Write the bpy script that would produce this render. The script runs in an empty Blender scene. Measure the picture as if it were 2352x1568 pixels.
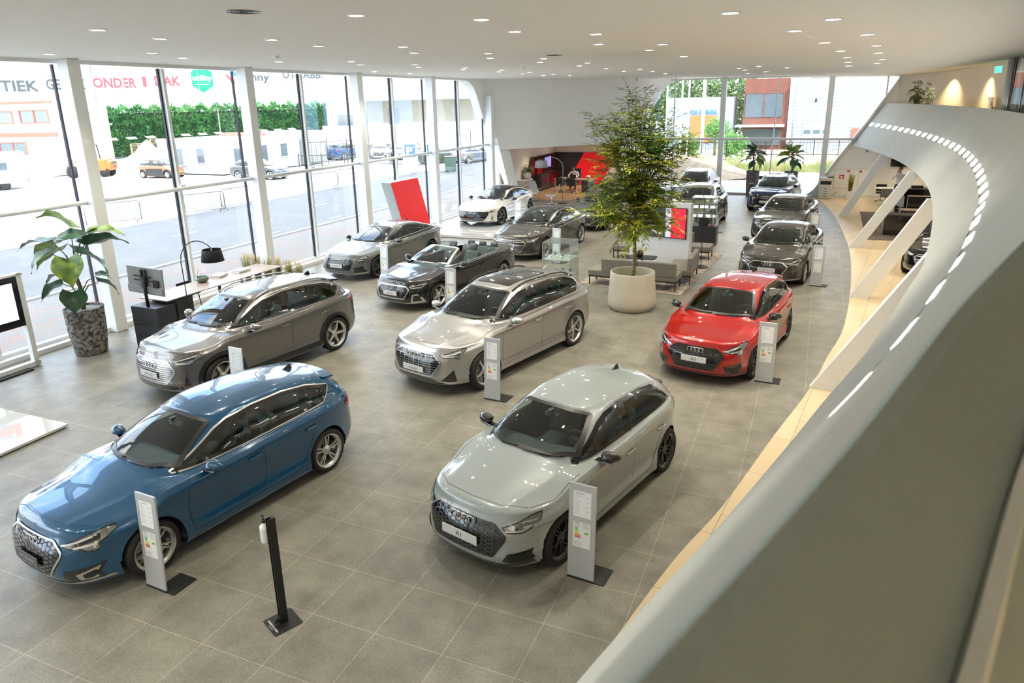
import bpy, bmesh, math, random
import numpy as np
from mathutils import Vector, Matrix, Euler
from mathutils.bvhtree import BVHTree
PI=math.pi
SC=bpy.context.scene
COL=SC.collection
random.seed(7)
# ---------------- camera (world Y runs along the glass facade) ----------------
PSI,PITCH,ROLL,FPX=.4123,.28681,.02248,1616.8
cam_d=bpy.data.cameras.new('camera'); cam=bpy.data.objects.new('camera',cam_d); COL.objects.link(cam)
cam_d.sensor_fit='HORIZONTAL'; cam_d.sensor_width=36.0; cam_d.lens=36.0*FPX/2352.0
cam_d.shift_x=5.9/2352; cam_d.shift_y=-71.4/2352
cam_d.clip_start=.02; cam_d.clip_end=600
def _cam_matrix():
    cp,sp=math.cos(PITCH),math.sin(PITCH); cr,sr=math.cos(ROLL),math.sin(ROLL); cy,sy=math.cos(PSI),math.sin(PSI)
    R=np.array([[1,0,0],[0,-sp,-cp],[0,cp,-sp]]); W=np.array([[cy,sy,0],[-sy,cy,0],[0,0,1]])
    M=np.array([[cr,sr,0],[-sr,cr,0],[0,0,1]])@R@W      # rows: right, down, forward
    m=Matrix(((M[0][0],-M[1][0],-M[2][0],0),(M[0][1],-M[1][1],-M[2][1],0),(M[0][2],-M[1][2],-M[2][2],5.0),(0,0,0,1)))
    return m
cam.matrix_world=_cam_matrix()
cam_d.dof.use_dof=True; cam_d.dof.focus_distance=16.0; cam_d.dof.aperture_fstop=3.6
SC.camera=cam
# ---------------- view ----------------
SC.view_settings.view_transform='Standard'; SC.view_settings.look='None'; SC.view_settings.gamma=1.0
SC.view_settings.use_curve_mapping=False
SC.view_settings.exposure=1.04
# ---------------- world: bright summer sky with white cloud ----------------
wd=bpy.data.worlds.new('sky'); SC.world=wd; wd.use_nodes=True
nt=wd.node_tree; nt.nodes.clear()
def N(t,ty,**k):
    n=t.nodes.new(ty)
    for a,b in k.items():
        if a.startswith('i_'): n.inputs[a[2:].replace('_',' ')].default_value=b
        else: setattr(n,a,b)
    return n
tc=N(nt,'ShaderNodeTexCoord'); mp=N(nt,'ShaderNodeMapping'); mp.inputs['Scale'].default_value=(1.2,1.2,3.2)
nz=N(nt,'ShaderNodeTexNoise'); nz.inputs['Scale'].default_value=1.7; nz.inputs['Detail'].default_value=6
cr_=N(nt,'ShaderNodeValToRGB'); cr_.color_ramp.elements[0].position=.40; cr_.color_ramp.elements[0].color=(.36,.58,.95,1)
cr_.color_ramp.elements[1].position=.56; cr_.color_ramp.elements[1].color=(1,1,1,1)
bg=N(nt,'ShaderNodeBackground'); bg.inputs['Strength'].default_value=2.7
wo=N(nt,'ShaderNodeOutputWorld')
nt.links.new(tc.outputs['Generated'],mp.inputs['Vector']); nt.links.new(mp.outputs[0],nz.inputs['Vector'])
nt.links.new(nz.outputs['Fac'],cr_.inputs[0]); nt.links.new(cr_.outputs[0],bg.inputs['Color']); nt.links.new(bg.outputs[0],wo.inputs[0])
sun_d=bpy.data.lights.new('sun','SUN'); sun_d.energy=3.0; sun_d.angle=.03; sun_d.color=(1,.96,.9)
sun=bpy.data.objects.new('sun',sun_d); COL.objects.link(sun); sun.rotation_euler=(math.radians(38),math.radians(32),0)
# daylight portals just outside the two glass fronts (sampling guides only)
def portal(name,loc,rot,sx,sy):
    d=bpy.data.lights.new(name,'AREA'); d.shape='RECTANGLE'; d.size=sx; d.size_y=sy
    try: d.cycles.is_portal=True
    except Exception: pass
    o=bpy.data.objects.new(name,d); COL.objects.link(o); o.location=loc; o.rotation_euler=rot
portal('daylight_portal',(-15.75,13,3.05),(PI/2,0,-PI/2),44,6.2)
portal('daylight_portal',(-3.0,41.95,3.05),(PI/2,0,PI),12,6.2)

# ---------------- helpers ----------------
MAT={}
def mat(name,col=(.8,.8,.8),rough=.5,metal=0.,coat=0.,coat_rough=.03,spec=.5,emit=None,es=0.,noise=0.,nscale=8.,bump=0.,bscale=60.,col2=None,alpha=None,trans=0.,sheen=0.):
    if name in MAT: return MAT[name]
    m=bpy.data.materials.new(name); m.use_nodes=True; t=m.node_tree; b=t.nodes['Principled BSDF']
    b.inputs['Base Color'].default_value=(*col,1); b.inputs['Roughness'].default_value=rough; b.inputs['Metallic'].default_value=metal
    b.inputs['Coat Weight'].default_value=coat; b.inputs['Coat Roughness'].default_value=coat_rough
    b.inputs['Specular IOR Level'].default_value=spec; b.inputs['Transmission Weight'].default_value=trans
    if emit: b.inputs['Emission Color'].default_value=(*emit,1); b.inputs['Emission Strength'].default_value=es
    if noise or bump or col2:
        c=N(t,'ShaderNodeTexCoord')
        if noise or col2:
            n=N(t,'ShaderNodeTexNoise'); n.inputs['Scale'].default_value=nscale; n.inputs['Detail'].default_value=5
            r=N(t,'ShaderNodeValToRGB'); k2=col2 or tuple(x*(1-noise) for x in col)
            r.color_ramp.elements[0].color=(*k2,1); r.color_ramp.elements[1].color=(*col,1)
            r.color_ramp.elements[0].position=.35; r.color_ramp.elements[1].position=.65
            t.links.new(c.outputs['Object'],n.inputs['Vector']); t.links.new(n.outputs['Fac'],r.inputs[0]); t.links.new(r.outputs[0],b.inputs['Base Color'])
        if bump:
            n2=N(t,'ShaderNodeTexNoise'); n2.inputs['Scale'].default_value=bscale; n2.inputs['Detail'].default_value=3
            bp=N(t,'ShaderNodeBump'); bp.inputs['Strength'].default_value=bump; bp.inputs['Distance'].default_value=.01
            t.links.new(c.outputs['Object'],n2.inputs['Vector']); t.links.new(n2.outputs['Fac'],bp.inputs['Height']); t.links.new(bp.outputs[0],b.inputs['Normal'])
    MAT[name]=m; return m
def glass_mat(name,tint=(.9,.95,.95),refl=1.0,base=.0):
    """thin pane: clear/tinted see-through plus mirror reflection by Fresnel"""
    if name in MAT: return MAT[name]
    m=bpy.data.materials.new(name); m.use_nodes=True; t=m.node_tree; t.nodes.clear()
    tr=N(t,'ShaderNodeBsdfTransparent'); tr.inputs[0].default_value=(*tint,1)
    gl=N(t,'ShaderNodeBsdfGlossy'); gl.inputs['Roughness'].default_value=.0; gl.inputs[0].default_value=(1,1,1,1)
    fr=N(t,'ShaderNodeFresnel'); fr.inputs[0].default_value=1.5
    ge=N(t,'ShaderNodeNewGeometry')
    # use the same facing angle on both sides of the pane
    mx=N(t,'ShaderNodeMath',operation='MULTIPLY_ADD'); mx.inputs[1].default_value=refl; mx.inputs[2].default_value=base
    lw=N(t,'ShaderNodeLayerWeight'); lw.inputs[0].default_value=.5
    p5=N(t,'ShaderNodeMath',operation='POWER'); p5.inputs[1].default_value=4.0
    t.links.new(lw.outputs['Facing'],p5.inputs[0])
    ad=N(t,'ShaderNodeMath',operation='ADD'); ad.inputs[1].default_value=.07; ad.use_clamp=True
    t.links.new(p5.outputs[0],ad.inputs[0]); t.links.new(ad.outputs[0],mx.inputs[0])
    ms=N(t,'ShaderNodeMixShader'); o=N(t,'ShaderNodeOutputMaterial')
    t.links.new(mx.outputs[0],ms.inputs[0]); t.links.new(tr.outputs[0],ms.inputs[1]); t.links.new(gl.outputs[0],ms.inputs[2]); t.links.new(ms.outputs[0],o.inputs[0])
    MAT[name]=m; return m
def tag(o,label=None,cat=None,group=None,kind=None):
    if label: o['label']=label
    if cat: o['category']=cat
    if group: o['group']=group
    if kind: o['kind']=kind
    return o
def empty(name,loc=(0,0,0),rz=0,label=None,cat=None,group=None,parent=None):
    o=bpy.data.objects.new(name,None); COL.objects.link(o); o.location=loc; o.rotation_euler=(0,0,rz); o.empty_display_size=.1
    if parent: o.parent=parent
    return tag(o,label,cat,group)
def link(name,me,m=None,parent=None,loc=None,rot=None,smooth=False):
    o=bpy.data.objects.new(name,me); COL.objects.link(o)
    if m is not None:
        for q in (m if isinstance(m,(list,tuple)) else [m]): me.materials.append(q)
    if parent: o.parent=parent
    if loc is not None: o.location=loc
    if rot is not None: o.rotation_euler=rot
    if smooth: me.polygons.foreach_set('use_smooth',[True]*len(me.polygons))
    return o
class MB:
    """mesh builder: many shapes, one mesh object"""
    def __init__(s): s.bm=bmesh.new(); s.mi=0
    def _add(s,vs,fs):
        b=[s.bm.verts.new(v) for v in vs]
        for f in fs:
            try:
                q=s.bm.faces.new([b[i] for i in f]); q.material_index=s.mi
            except ValueError: pass
        return b
    def box(s,c,d,rz=0,M=None,bev=0,seg=2):
        x,y,z=d[0]/2,d[1]/2,d[2]/2
        T=(M or Matrix.Rotation(rz,4,'Z')); T=Matrix.Translation(c)@T
        if bev:
            b=bmesh.new(); bmesh.ops.create_cube(b,size=1)
            for v in b.verts: v.co=Vector((v.co.x*d[0],v.co.y*d[1],v.co.z*d[2]))
            bmesh.ops.bevel(b,geom=b.edges[:],offset=min(bev,min(d)*.49),segments=seg,affect='EDGES',profile=.5)
            b.verts.index_update()
            s._add([T@v.co for v in b.verts],[[v.index for v in f.verts] for f in b.faces]); b.free(); return s
        vs=[T@Vector((i*x,j*y,k*z)) for i in(-1,1) for j in(-1,1) for k in(-1,1)]
        s._add(vs,[(0,1,3,2),(4,6,7,5),(0,4,5,1),(2,3,7,6),(0,2,6,4),(1,5,7,3)]); return s
    def hexa(s,p):  # 8 points: bottom 4 ccw, top 4 ccw
        s._add([Vector(q) for q in p],[(3,2,1,0),(4,5,6,7),(0,1,5,4),(1,2,6,5),(2,3,7,6),(3,0,4,7)]); return s
    def quad(s,*p): s._add([Vector(q) for q in p],[tuple(range(len(p)))]); return s
    def tube(s,pts,r,n=8,cap=True,closed=False):
        pts=[Vector(p) for p in pts]; R=r if isinstance(r,(list,tuple)) else [r]*len(pts)
        rings=[]; up=None; m=len(pts)
        for i,p in enumerate(pts):
            a=pts[(i-1)%m] if (closed or i>0) else p; b=pts[(i+1)%m] if (closed or i<m-1) else p
            d=(b-a).normalized() if (b-a).length>1e-9 else Vector((0,0,1))
            if up is None:
                up=Vector((0,0,1)) if abs(d.z)<.9 else Vector((1,0,0))
            u=(up-d*up.dot(d)); u=u.normalized() if u.length>1e-6 else d.orthogonal().normalized(); w=d.cross(u); up=u
            rings.append([s.bm.verts.new(p+u*(math.cos(2*PI*k/n)*R[i])+w*(math.sin(2*PI*k/n)*R[i])) for k in range(n)])
        for i in range(m if closed else m-1):
            A,B=rings[i],rings[(i+1)%m]
            for k in range(n):
                try: f=s.bm.faces.new((A[k],A[(k+1)%n],B[(k+1)%n],B[k])); f.material_index=s.mi; f.smooth=True
                except ValueError: pass
        if cap and not closed:
            for q in (rings[0][::-1],rings[-1]):
                try: f=s.bm.faces.new(q); f.material_index=s.mi
                except ValueError: pass
        return s
    def cyl(s,c,r,h,n=20,r2=None,axis='Z'):
        r2=r if r2 is None else r2; c=Vector(c)
        ax={'X':Vector((1,0,0)),'Y':Vector((0,1,0)),'Z':Vector((0,0,1))}[axis]
        return s.tube([c,c+ax*h],[r,r2],n)
    def lathe(s,prof,c=(0,0,0),n=28,M=None,axis='Z',smooth=True):
        c=Vector(c); rings=[]
        for r,z in prof:
            R=[]
            for k in range(n):
                a=2*PI*k/n
                v=Vector((r*math.cos(a),r*math.sin(a),z)) if axis=='Z' else Vector((r*math.cos(a),z,r*math.sin(a)))
                R.append(s.bm.verts.new((M@v if M else v)+c))
            rings.append(R)
        for i in range(len(prof)-1):
            A,B=rings[i],rings[i+1]
            for k in range(n):
                try: f=s.bm.faces.new((A[k],A[(k+1)%n],B[(k+1)%n],B[k])); f.material_index=s.mi; f.smooth=smooth
                except ValueError: pass
        return s
    def ell(s,c,d,n=12,m=8,M=None):
        b=bmesh.new(); bmesh.ops.create_uvsphere(b,u_segments=n,v_segments=m,radius=1)
        b.verts.index_update(); T=Matrix.Translation(c)@(M or Matrix())
        vs=s._add([T@Vector((v.co.x*d[0],v.co.y*d[1],v.co.z*d[2])) for v in b.verts],[[v.index for v in f.verts] for f in b.faces])
        for v in vs:
            for f in v.link_faces: f.smooth=True
        b.free(); return s
    def prism(s,poly,z0,z1):
        n=len(poly); a=[Vector((p[0],p[1],z0)) for p in poly]+[Vector((p[0],p[1],z1)) for p in poly]
        s._add(a,[tuple(range(n))[::-1],tuple(range(n,2*n))]+[(i,(i+1)%n,n+(i+1)%n,n+i) for i in range(n)]); return s
    def build(s,name,m=None,parent=None,loc=None,rot=None,smooth=False,tri=False):
        me=bpy.data.meshes.new(name); 
        if tri: bmesh.ops.triangulate(s.bm,faces=s.bm.faces[:])
        s.bm.to_mesh(me); s.bm.free()
        o=link(name,me,m,parent,loc,rot)
        if smooth: me.polygons.foreach_set('use_smooth',[True]*len(me.polygons))
        return o
def copy_tree(o,parent=None,loc=None,rz=None,label=None,group=None):
    c=o.copy(); COL.objects.link(c)
    if parent: c.parent=parent
    if loc is not None: c.location=loc
    if rz is not None: c.rotation_euler=(0,0,rz)
    if label: c['label']=label
    if group: c['group']=group
    for ch in list(o.children): copy_tree(ch,c)
    return c
def fr(name,m,poly_or_fn,**k): pass
def cat_interp(pts,n):
    """Catmull-Rom through control points"""
    P=[Vector(p) for p in pts]; P=[P[0]*2-P[1]]+P+[P[-1]*2-P[-2]]; o=[]
    for i in range(1,len(P)-2):
        for k in range(n):
            t=k/n; a,b,c,d=P[i-1],P[i],P[i+1],P[i+2]
            o.append(.5*((2*b)+(c-a)*t+(2*a-5*b+4*c-d)*t*t+(3*b-a-3*c+d)*t**3))
    o.append(P[-2].copy()); return o
def text_mesh(s,size=.1,bold=False,spacing=1.0):
    cu=bpy.data.curves.new('lettering','FONT'); cu.body=s; cu.size=size; cu.align_x='CENTER'; cu.align_y='CENTER'; cu.extrude=0; cu.space_character=spacing
    if bold: cu.offset=size*.03
    cu.resolution_u=2
    ob=bpy.data.objects.new('lettering_tmp',cu); COL.objects.link(ob)
    dg=bpy.context.evaluated_depsgraph_get(); me=bpy.data.meshes.new_from_object(ob.evaluated_get(dg))
    bpy.data.objects.remove(ob); return me
def lettering(s,size,m,parent,M,name='lettering',bold=False,spacing=1.0):
    me=text_mesh(s,size,bold,spacing); me.transform(M); me.materials.clear()
    return link(name,me,m,parent)
# ======================= CARS =======================
def pchip(xs,ys,x):
    xs=np.asarray(xs,float); ys=np.asarray(ys,float); one=ys.ndim==1
    if one: ys=ys[:,None]
    h=np.diff(xs)[:,None]; d=np.diff(ys,axis=0)/h; n=len(xs); m=np.zeros_like(ys)
    m[0]=d[0]; m[-1]=d[-1]
    for i in range(1,n-1):
        s=d[i-1]*d[i]; w1=2*h[i]+h[i-1]; w2=h[i]+2*h[i-1]
        with np.errstate(divide='ignore',invalid='ignore'):
            v=(w1+w2)/(w1/d[i-1]+w2/d[i])
        m[i]=np.where(s>0,v,0)
    x=np.clip(np.asarray(x,float),xs[0],xs[-1]); i=np.clip(np.searchsorted(xs,x)-1,0,n-2); t=((x-xs[i])/(xs[i+1]-xs[i]))[:,None]; hh=h[i]
    r=(2*t**3-3*t**2+1)*ys[i]+(t**3-2*t**2+t)*hh*m[i]+(-2*t**3+3*t**2)*ys[i+1]+(t**3-t**2)*hh*m[i+1]
    return r[:,0] if one else r
def sp(pts,x):
    p=sorted(pts); return pchip([a for a,b in p],[b for a,b in p],np.atleast_1d(x))
def theta_samples(n):
    t=np.linspace(0,PI,4001); a,w,k=2.25,.9,3.8
    x=a*np.sign(np.cos(t))*np.abs(np.cos(t))**(2/k); y=w*np.abs(np.sin(t))**(2/k)
    s=np.concatenate([[0],np.cumsum(np.hypot(np.diff(x),np.diff(y)))]); s/=s[-1]
    return np.interp(np.linspace(0,1,n),s,t)
def in_poly(px_,py_,poly):
    c=np.zeros(len(px_),bool); n=len(poly); j=n-1
    for i in range(n):
        xi,yi=poly[i]; xj,yj=poly[j]
        k=((yi>py_)!=(yj>py_))&(px_<(xj-xi)*(py_-yi)/((yj-yi) or 1e-9)+xi); c^=k; j=i
    return c
def inset(poly,d):
    """move polygon edges inwards by d (2D)"""
    P=[Vector(p) for p in poly]; n=len(P); A=sum(P[i].x*P[(i+1)%n].y-P[(i+1)%n].x*P[i].y for i in range(n)); s=1 if A>0 else -1; o=[]
    for i in range(n):
        a,b,c=P[i-1],P[i],P[(i+1)%n]; e1=(b-a).normalized(); e2=(c-b).normalized()
        n1=Vector((-e1.y,e1.x))*s; n2=Vector((-e2.y,e2.x))*s; m=(n1+n2); L=m.length
        m=m/L if L>1e-6 else n1; o.append(tuple(b+m*(d/max(.35,m.dot(n1)))))
    return o
def roundp(poly,r=.04,n=4):
    """round polygon corners"""
    P=[Vector(p) for p in poly]; k=len(P); o=[]
    for i in range(k):
        a,b,c=P[i-1],P[i],P[(i+1)%k]; e1=(a-b); e2=(c-b); q=min(r,e1.length*.45,e2.length*.45)
        s=b+e1.normalized()*q; e=b+e2.normalized()*q
        for j in range(n+1):
            t=j/n; o.append(tuple((1-t)**2*s+2*t*(1-t)*b+t*t*e))
    return o
def flat_mesh(poly,step):
    bm=bmesh.new(); vs=[bm.verts.new((p[0],p[1],0)) for p in poly]
    f=bm.faces.new(vs); bmesh.ops.triangulate(bm,faces=[f])
    xs=[p[0] for p in poly]; ys=[p[1] for p in poly]
    for a,b,ax in ((min(xs),max(xs),0),(min(ys),max(ys),1)):
        n=max(1,int((b-a)/step))
        for i in range(1,n+1):
            t=a+(b-a)*i/(n+1); co=[0,0,0]; no=[0,0,0]; co[ax]=t; no[ax]=1
            bmesh.ops.bisect_plane(bm,geom=bm.verts[:]+bm.edges[:]+bm.faces[:],plane_co=co,plane_no=no,dist=1e-5)
    bm.verts.index_update()
    V=[(v.co.x,v.co.y) for v in bm.verts]; F=[[v.index for v in q.verts] for q in bm.faces]; bm.free(); return V,F
def strip_mesh(pts,w,closed=False,step=.06):
    P=[Vector(p) for p in pts]; Q=[]
    m=len(P); rng=range(m) if closed else range(m-1)
    for i in rng:
        a,b=P[i],P[(i+1)%m]; n=max(1,int((b-a).length/step))
        for k in range(n): Q.append(a.lerp(b,k/n))
    if not closed: Q.append(P[-1])
    V=[];F=[];n=len(Q)
    for i in range(n):
        a=Q[i-1] if (i>0 or closed) else Q[i]; b=Q[(i+1)%n] if (i<n-1 or closed) else Q[i]
        d=(b-a).normalized() if (b-a).length>1e-9 else Vector((1,0)); nn=Vector((-d.y,d.x))*w/2
        V+= [tuple(Q[i]+nn),tuple(Q[i]-nn)]
    for i in range(n if closed else n-1):
        j=(i+1)%n; F.append([2*i,2*i+1,2*j+1,2*j])
    return V,F
class Draper:
    """throws flat outlines onto the body shell along a direction"""
    def __init__(s,bvh): s.bvh=bvh
    def go(s,mb,V,F,frame,off=.004,far=None):
        O,U,W,D=[Vector(q) for q in frame]; out=[]; last=None
        for u,v in V:
            p=O+U*u+W*v; h=s.bvh.ray_cast(p,D)
            if h[0] is None:
                h2=s.bvh.find_nearest(p+D*2.2 if last is None else p+D*last); q=h2[0]
            else:
                q=h[0]; last=(q-p).length
            out.append(q-D*off)
        mb._add(out,F); return out
FRONT=((5,0,0),(0,1,0),(0,0,1),(-1,0,0)); REAR=((-5,0,0),(0,1,0),(0,0,1),(1,0,0))
LEFT=((0,3,0),(1,0,0),(0,0,1),(0,-1,0)); RIGHT=((0,-3,0),(1,0,0),(0,0,1),(0,1,0)); TOP=((0,0,4),(1,0,0),(0,1,0),(0,0,-1))
def quarter(ang,sy=1,back=False):
    """view direction turned `ang` from the nose (or tail) towards side sy"""
    c,s=math.cos(ang),math.sin(ang); f=-1 if back else 1
    d=Vector((-c*f,-s*sy,0)); u=Vector((-s*f,c*sy,0)) 
    return (tuple(-d*5),tuple(u),(0,0,1),tuple(d))
def mirror_frame(fr):
    return tuple((q[0],-q[1],q[2]) for q in fr)

def paint(name,col,metal=.5,rough=.28):
    return mat('paint_'+name,col,rough=rough,metal=metal,coat=1.0,coat_rough=.015,spec=.5)
def body_paint(name,col,metal=.5,rough=.28):
    n='paint_'+name
    if n in MAT: return MAT[n]
    m=paint(name,col,metal,rough); t=m.node_tree; b=t.nodes['Principled BSDF']; o=[q for q in t.nodes if q.type=='OUTPUT_MATERIAL'][0]
    d=N(t,'ShaderNodeBsdfPrincipled'); d.inputs['Base Color'].default_value=(.02,.02,.022,1); d.inputs['Roughness'].default_value=.7
    g=N(t,'ShaderNodeNewGeometry'); mx=N(t,'ShaderNodeMixShader')     # inner side of the shell is dark lining
    t.links.new(g.outputs['Backfacing'],mx.inputs[0]); t.links.new(b.outputs[0],mx.inputs[1]); t.links.new(d.outputs[0],mx.inputs[2]); t.links.new(mx.outputs[0],o.inputs[0])
    # fine flake
    c=N(t,'ShaderNodeTexCoord'); nz=N(t,'ShaderNodeTexNoise'); nz.inputs['Scale'].default_value=900; r=N(t,'ShaderNodeMix',data_type='RGBA')
    r.inputs[6].default_value=(*[x*.85 for x in col],1); r.inputs[7].default_value=(*[min(1,x*1.15) for x in col],1)
    t.links.new(c.outputs['Object'],nz.inputs['Vector']); t.links.new(nz.outputs['Fac'],r.inputs[0]); t.links.new(r.outputs[2],b.inputs['Base Color'])
    return m
M_blk=mat('black_trim',(.012,.012,.013),rough=.35,coat=.3,noise=.2); M_gloss=mat('gloss_black',(.006,.006,.007),rough=.12,coat=1,noise=.1)
M_tyre=mat('tyre_rubber',(.018,.018,.018),rough=.75,bump=.3,bscale=40,noise=.3); M_chr=mat('chrome',(.78,.79,.8),rough=.12,metal=1,noise=.05)
M_satin=mat('satin_silver',(.62,.62,.61),rough=.3,metal=.9,noise=.05); M_lens=mat('headlight_lens',(.32,.34,.36),rough=.1,metal=.6,coat=1,noise=.35,nscale=25)
M_led=mat('headlight_reflector',(.85,.88,.92),rough=.12,metal=.6,coat=1,noise=.1); M_red=mat('tail_red',(.45,.008,.01),rough=.12,coat=1,noise=.3,nscale=20)
M_plate=mat('plate_grey',(.62,.63,.63),rough=.4,noise=.05); M_plate_d=mat('plate_dark',(.06,.065,.07),rough=.4,noise=.05); M_ink=mat('black_ink',(.015,.015,.015),rough=.5,noise=.1)
M_int=mat('interior_trim',(.045,.058,.058),rough=.55,bump=.1,bscale=300,noise=.3); M_seat=mat('seat_leather',(.085,.10,.10),rough=.5,bump=.1,bscale=200,noise=.25)
M_rim=mat('rim_silver',(.66,.66,.64),rough=.22,metal=.9,noise=.06); M_rimd=mat('rim_dark',(.05,.05,.052),rough=.25,metal=.6,coat=.6,noise=.1); M_disc=mat('brake_disc',(.3,.3,.3),rough=.35,metal=.9,noise=.2)
M_ring=mat('badge_chrome',(.85,.86,.88),rough=.15,metal=1,noise=.03); M_mesh=mat('grille_mesh',(.06,.06,.063),rough=.35,metal=.7,noise=.2)
G_screen=glass_mat('windscreen_glass',(.78,.87,.85),1.0); G_side=glass_mat('side_glass',(.60,.72,.70),1.0); G_priv=glass_mat('privacy_glass',(.10,.12,.12),1.0)

def wheel_meshes(style,r,w,rimd):
    """returns (tyre mesh, rim mesh, disc mesh); axle along Y, outer face at +Y"""
    rr=r*.745 if style!='small' else r*.62; h=w/2
    t=MB(); t.lathe([(rr-.005,-h+.012),(rr+.01,-h),(r*.90,-h-.004),(r*.965,-h+.012),(r-.002,-h+.035),(r,-h*.3),(r,h*.3),(r-.002,h-.035),(r*.965,h-.012),(r*.90,h+.004),(rr+.01,h),(rr-.005,h-.012)],axis='Y',n=40)
    tm=bpy.data.meshes.new('tyre'); t.bm.to_mesh(tm); t.bm.free()
    a=MB(); a.lathe([(rr,-h+.02),(rr-.02,-h+.03),(rr-.03,0),(rr-.035,h-.05),(rr-.02,h-.012),(rr,h-.004),(rr+.008,h+.001)],axis='Y',n=40)
    yc=h-.03                                                     # spokes
    def spoke(a0,w0,w1,r0,r1,y0,y1,tw=0):
        ca,sa=math.cos(a0),math.sin(a0); cb,sb=math.cos(a0+tw),math.sin(a0+tw); P=[]
        for (rad,ww,yy,c,s) in ((r0,w0,y0,ca,sa),((r0+r1)/2,(w0+w1)/2,(y0+y1)/2+.008,(ca+cb)/2,(sa+sb)/2),(r1,w1,y1,cb,sb)):
            P.append([Vector((rad*c-k*ww*s,yy+q,rad*s+k*ww*c)) for k,q in ((-.5,-.03),(.5,-.03),(.36,0),(-.36,0))])
        for A,B in ((P[0],P[1]),(P[1],P[2])): a.hexa([A[0],A[1],A[2],A[3],B[0],B[1],B[2],B[3]])
    R1=rr-.018
    if style=='double':
        for k in range(5):
            for q in (-.17,.17): spoke(2*PI*k/5+q*1.0,.030,.026,.055,R1,yc-.012,yc+.008,tw=-q*.15)
    elif style=='ten':
        for k in range(10): spoke(2*PI*k/10+.1,.032,.02,.05,R1,yc-.014,yc+.006)
    elif style=='multi':
        for k in range(5):
            a0=2*PI*k/5
            for q in (-.25,0,.25): spoke(a0+q,.018,.016,.06,R1,yc-.012,yc+.006)
            spoke(a0+.62,.012,.03,.1,R1,yc-.03,yc-.004)
    elif style=='turbine':
        for k in range(5):
            spoke(2*PI*k/5,.06,.045,.05,R1,yc-.012,yc+.006,tw=.18)
            for q in (.55,.72,.9): spoke(2*PI*k/5+q,.007,.010,.12,R1,yc-.025,yc-.004,tw=.1)
    elif style=='five':
        for k in range(5): spoke(2*PI*k/5,.085,.05,.045,R1,yc-.016,yc+.006)
    elif style=='vee':
        for k in range(5):
            for q in (-.3,.3): spoke(2*PI*k/5,.03,.03,.05,R1,yc-.012,yc+.006,tw=q)
    else:
        for k in range(8): spoke(2*PI*k/8,.05,.035,.03,R1,yc-.014,yc-.004)
    a.lathe([(.0,yc+.012),(.028,yc+.012),(.034,yc+.006),(.06,yc),(.075,yc-.012),(.075,yc-.05)],axis='Y',n=20)
    am=bpy.data.meshes.new('rim'); a.bm.to_mesh(am); a.bm.free()
    d=MB(); d.lathe([(0,-.02),(rr*.72,-.02),(rr*.72,.0),(0,.0)],axis='Y',n=24); d.box((rr*.5,.0,rr*.25),(.1,.05,.16))
    dm=bpy.data.meshes.new('brake_disc'); d.bm.to_mesh(dm); d.bm.free()
    b=MB(); b.lathe([(rr-.012,-h+.025),(0.0,-h+.025)],axis='Y',n=24)
    for m_ in (tm,am,dm): pass
    tm.materials.append(M_tyre); am.materials.append(rimd); dm.materials.append(M_disc); b.bm.free()
    for q in (tm,): q.polygons.foreach_set('use_smooth',[True]*len(q.polygons))
    return tm,am,dm

def seat_mesh():
    m=MB()
    m.box((0,0,.16),(.52,.50,.16),bev=.06,seg=3)
    T=Matrix.Rotation(math.radians(-16),4,'Y')
    m.box((-.30,0,.50),(.16,.50,.62),M=T,bev=.07,seg=3)
    m.box((-.26,.21,.42),(.13,.10,.40),M=T,bev=.045); m.box((-.26,-.21,.42),(.13,.10,.40),M=T,bev=.045)
    m.box((-.41,0,.90),(.10,.26,.19),M=T,bev=.045,seg=3)
    me=bpy.data.meshes.new('seat'); m.bm.to_mesh(me); m.bm.free(); me.materials.append(M_seat)
    me.polygons.foreach_set('use_smooth',[True]*len(me.polygons)); return me
SEAT=seat_mesh()

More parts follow.
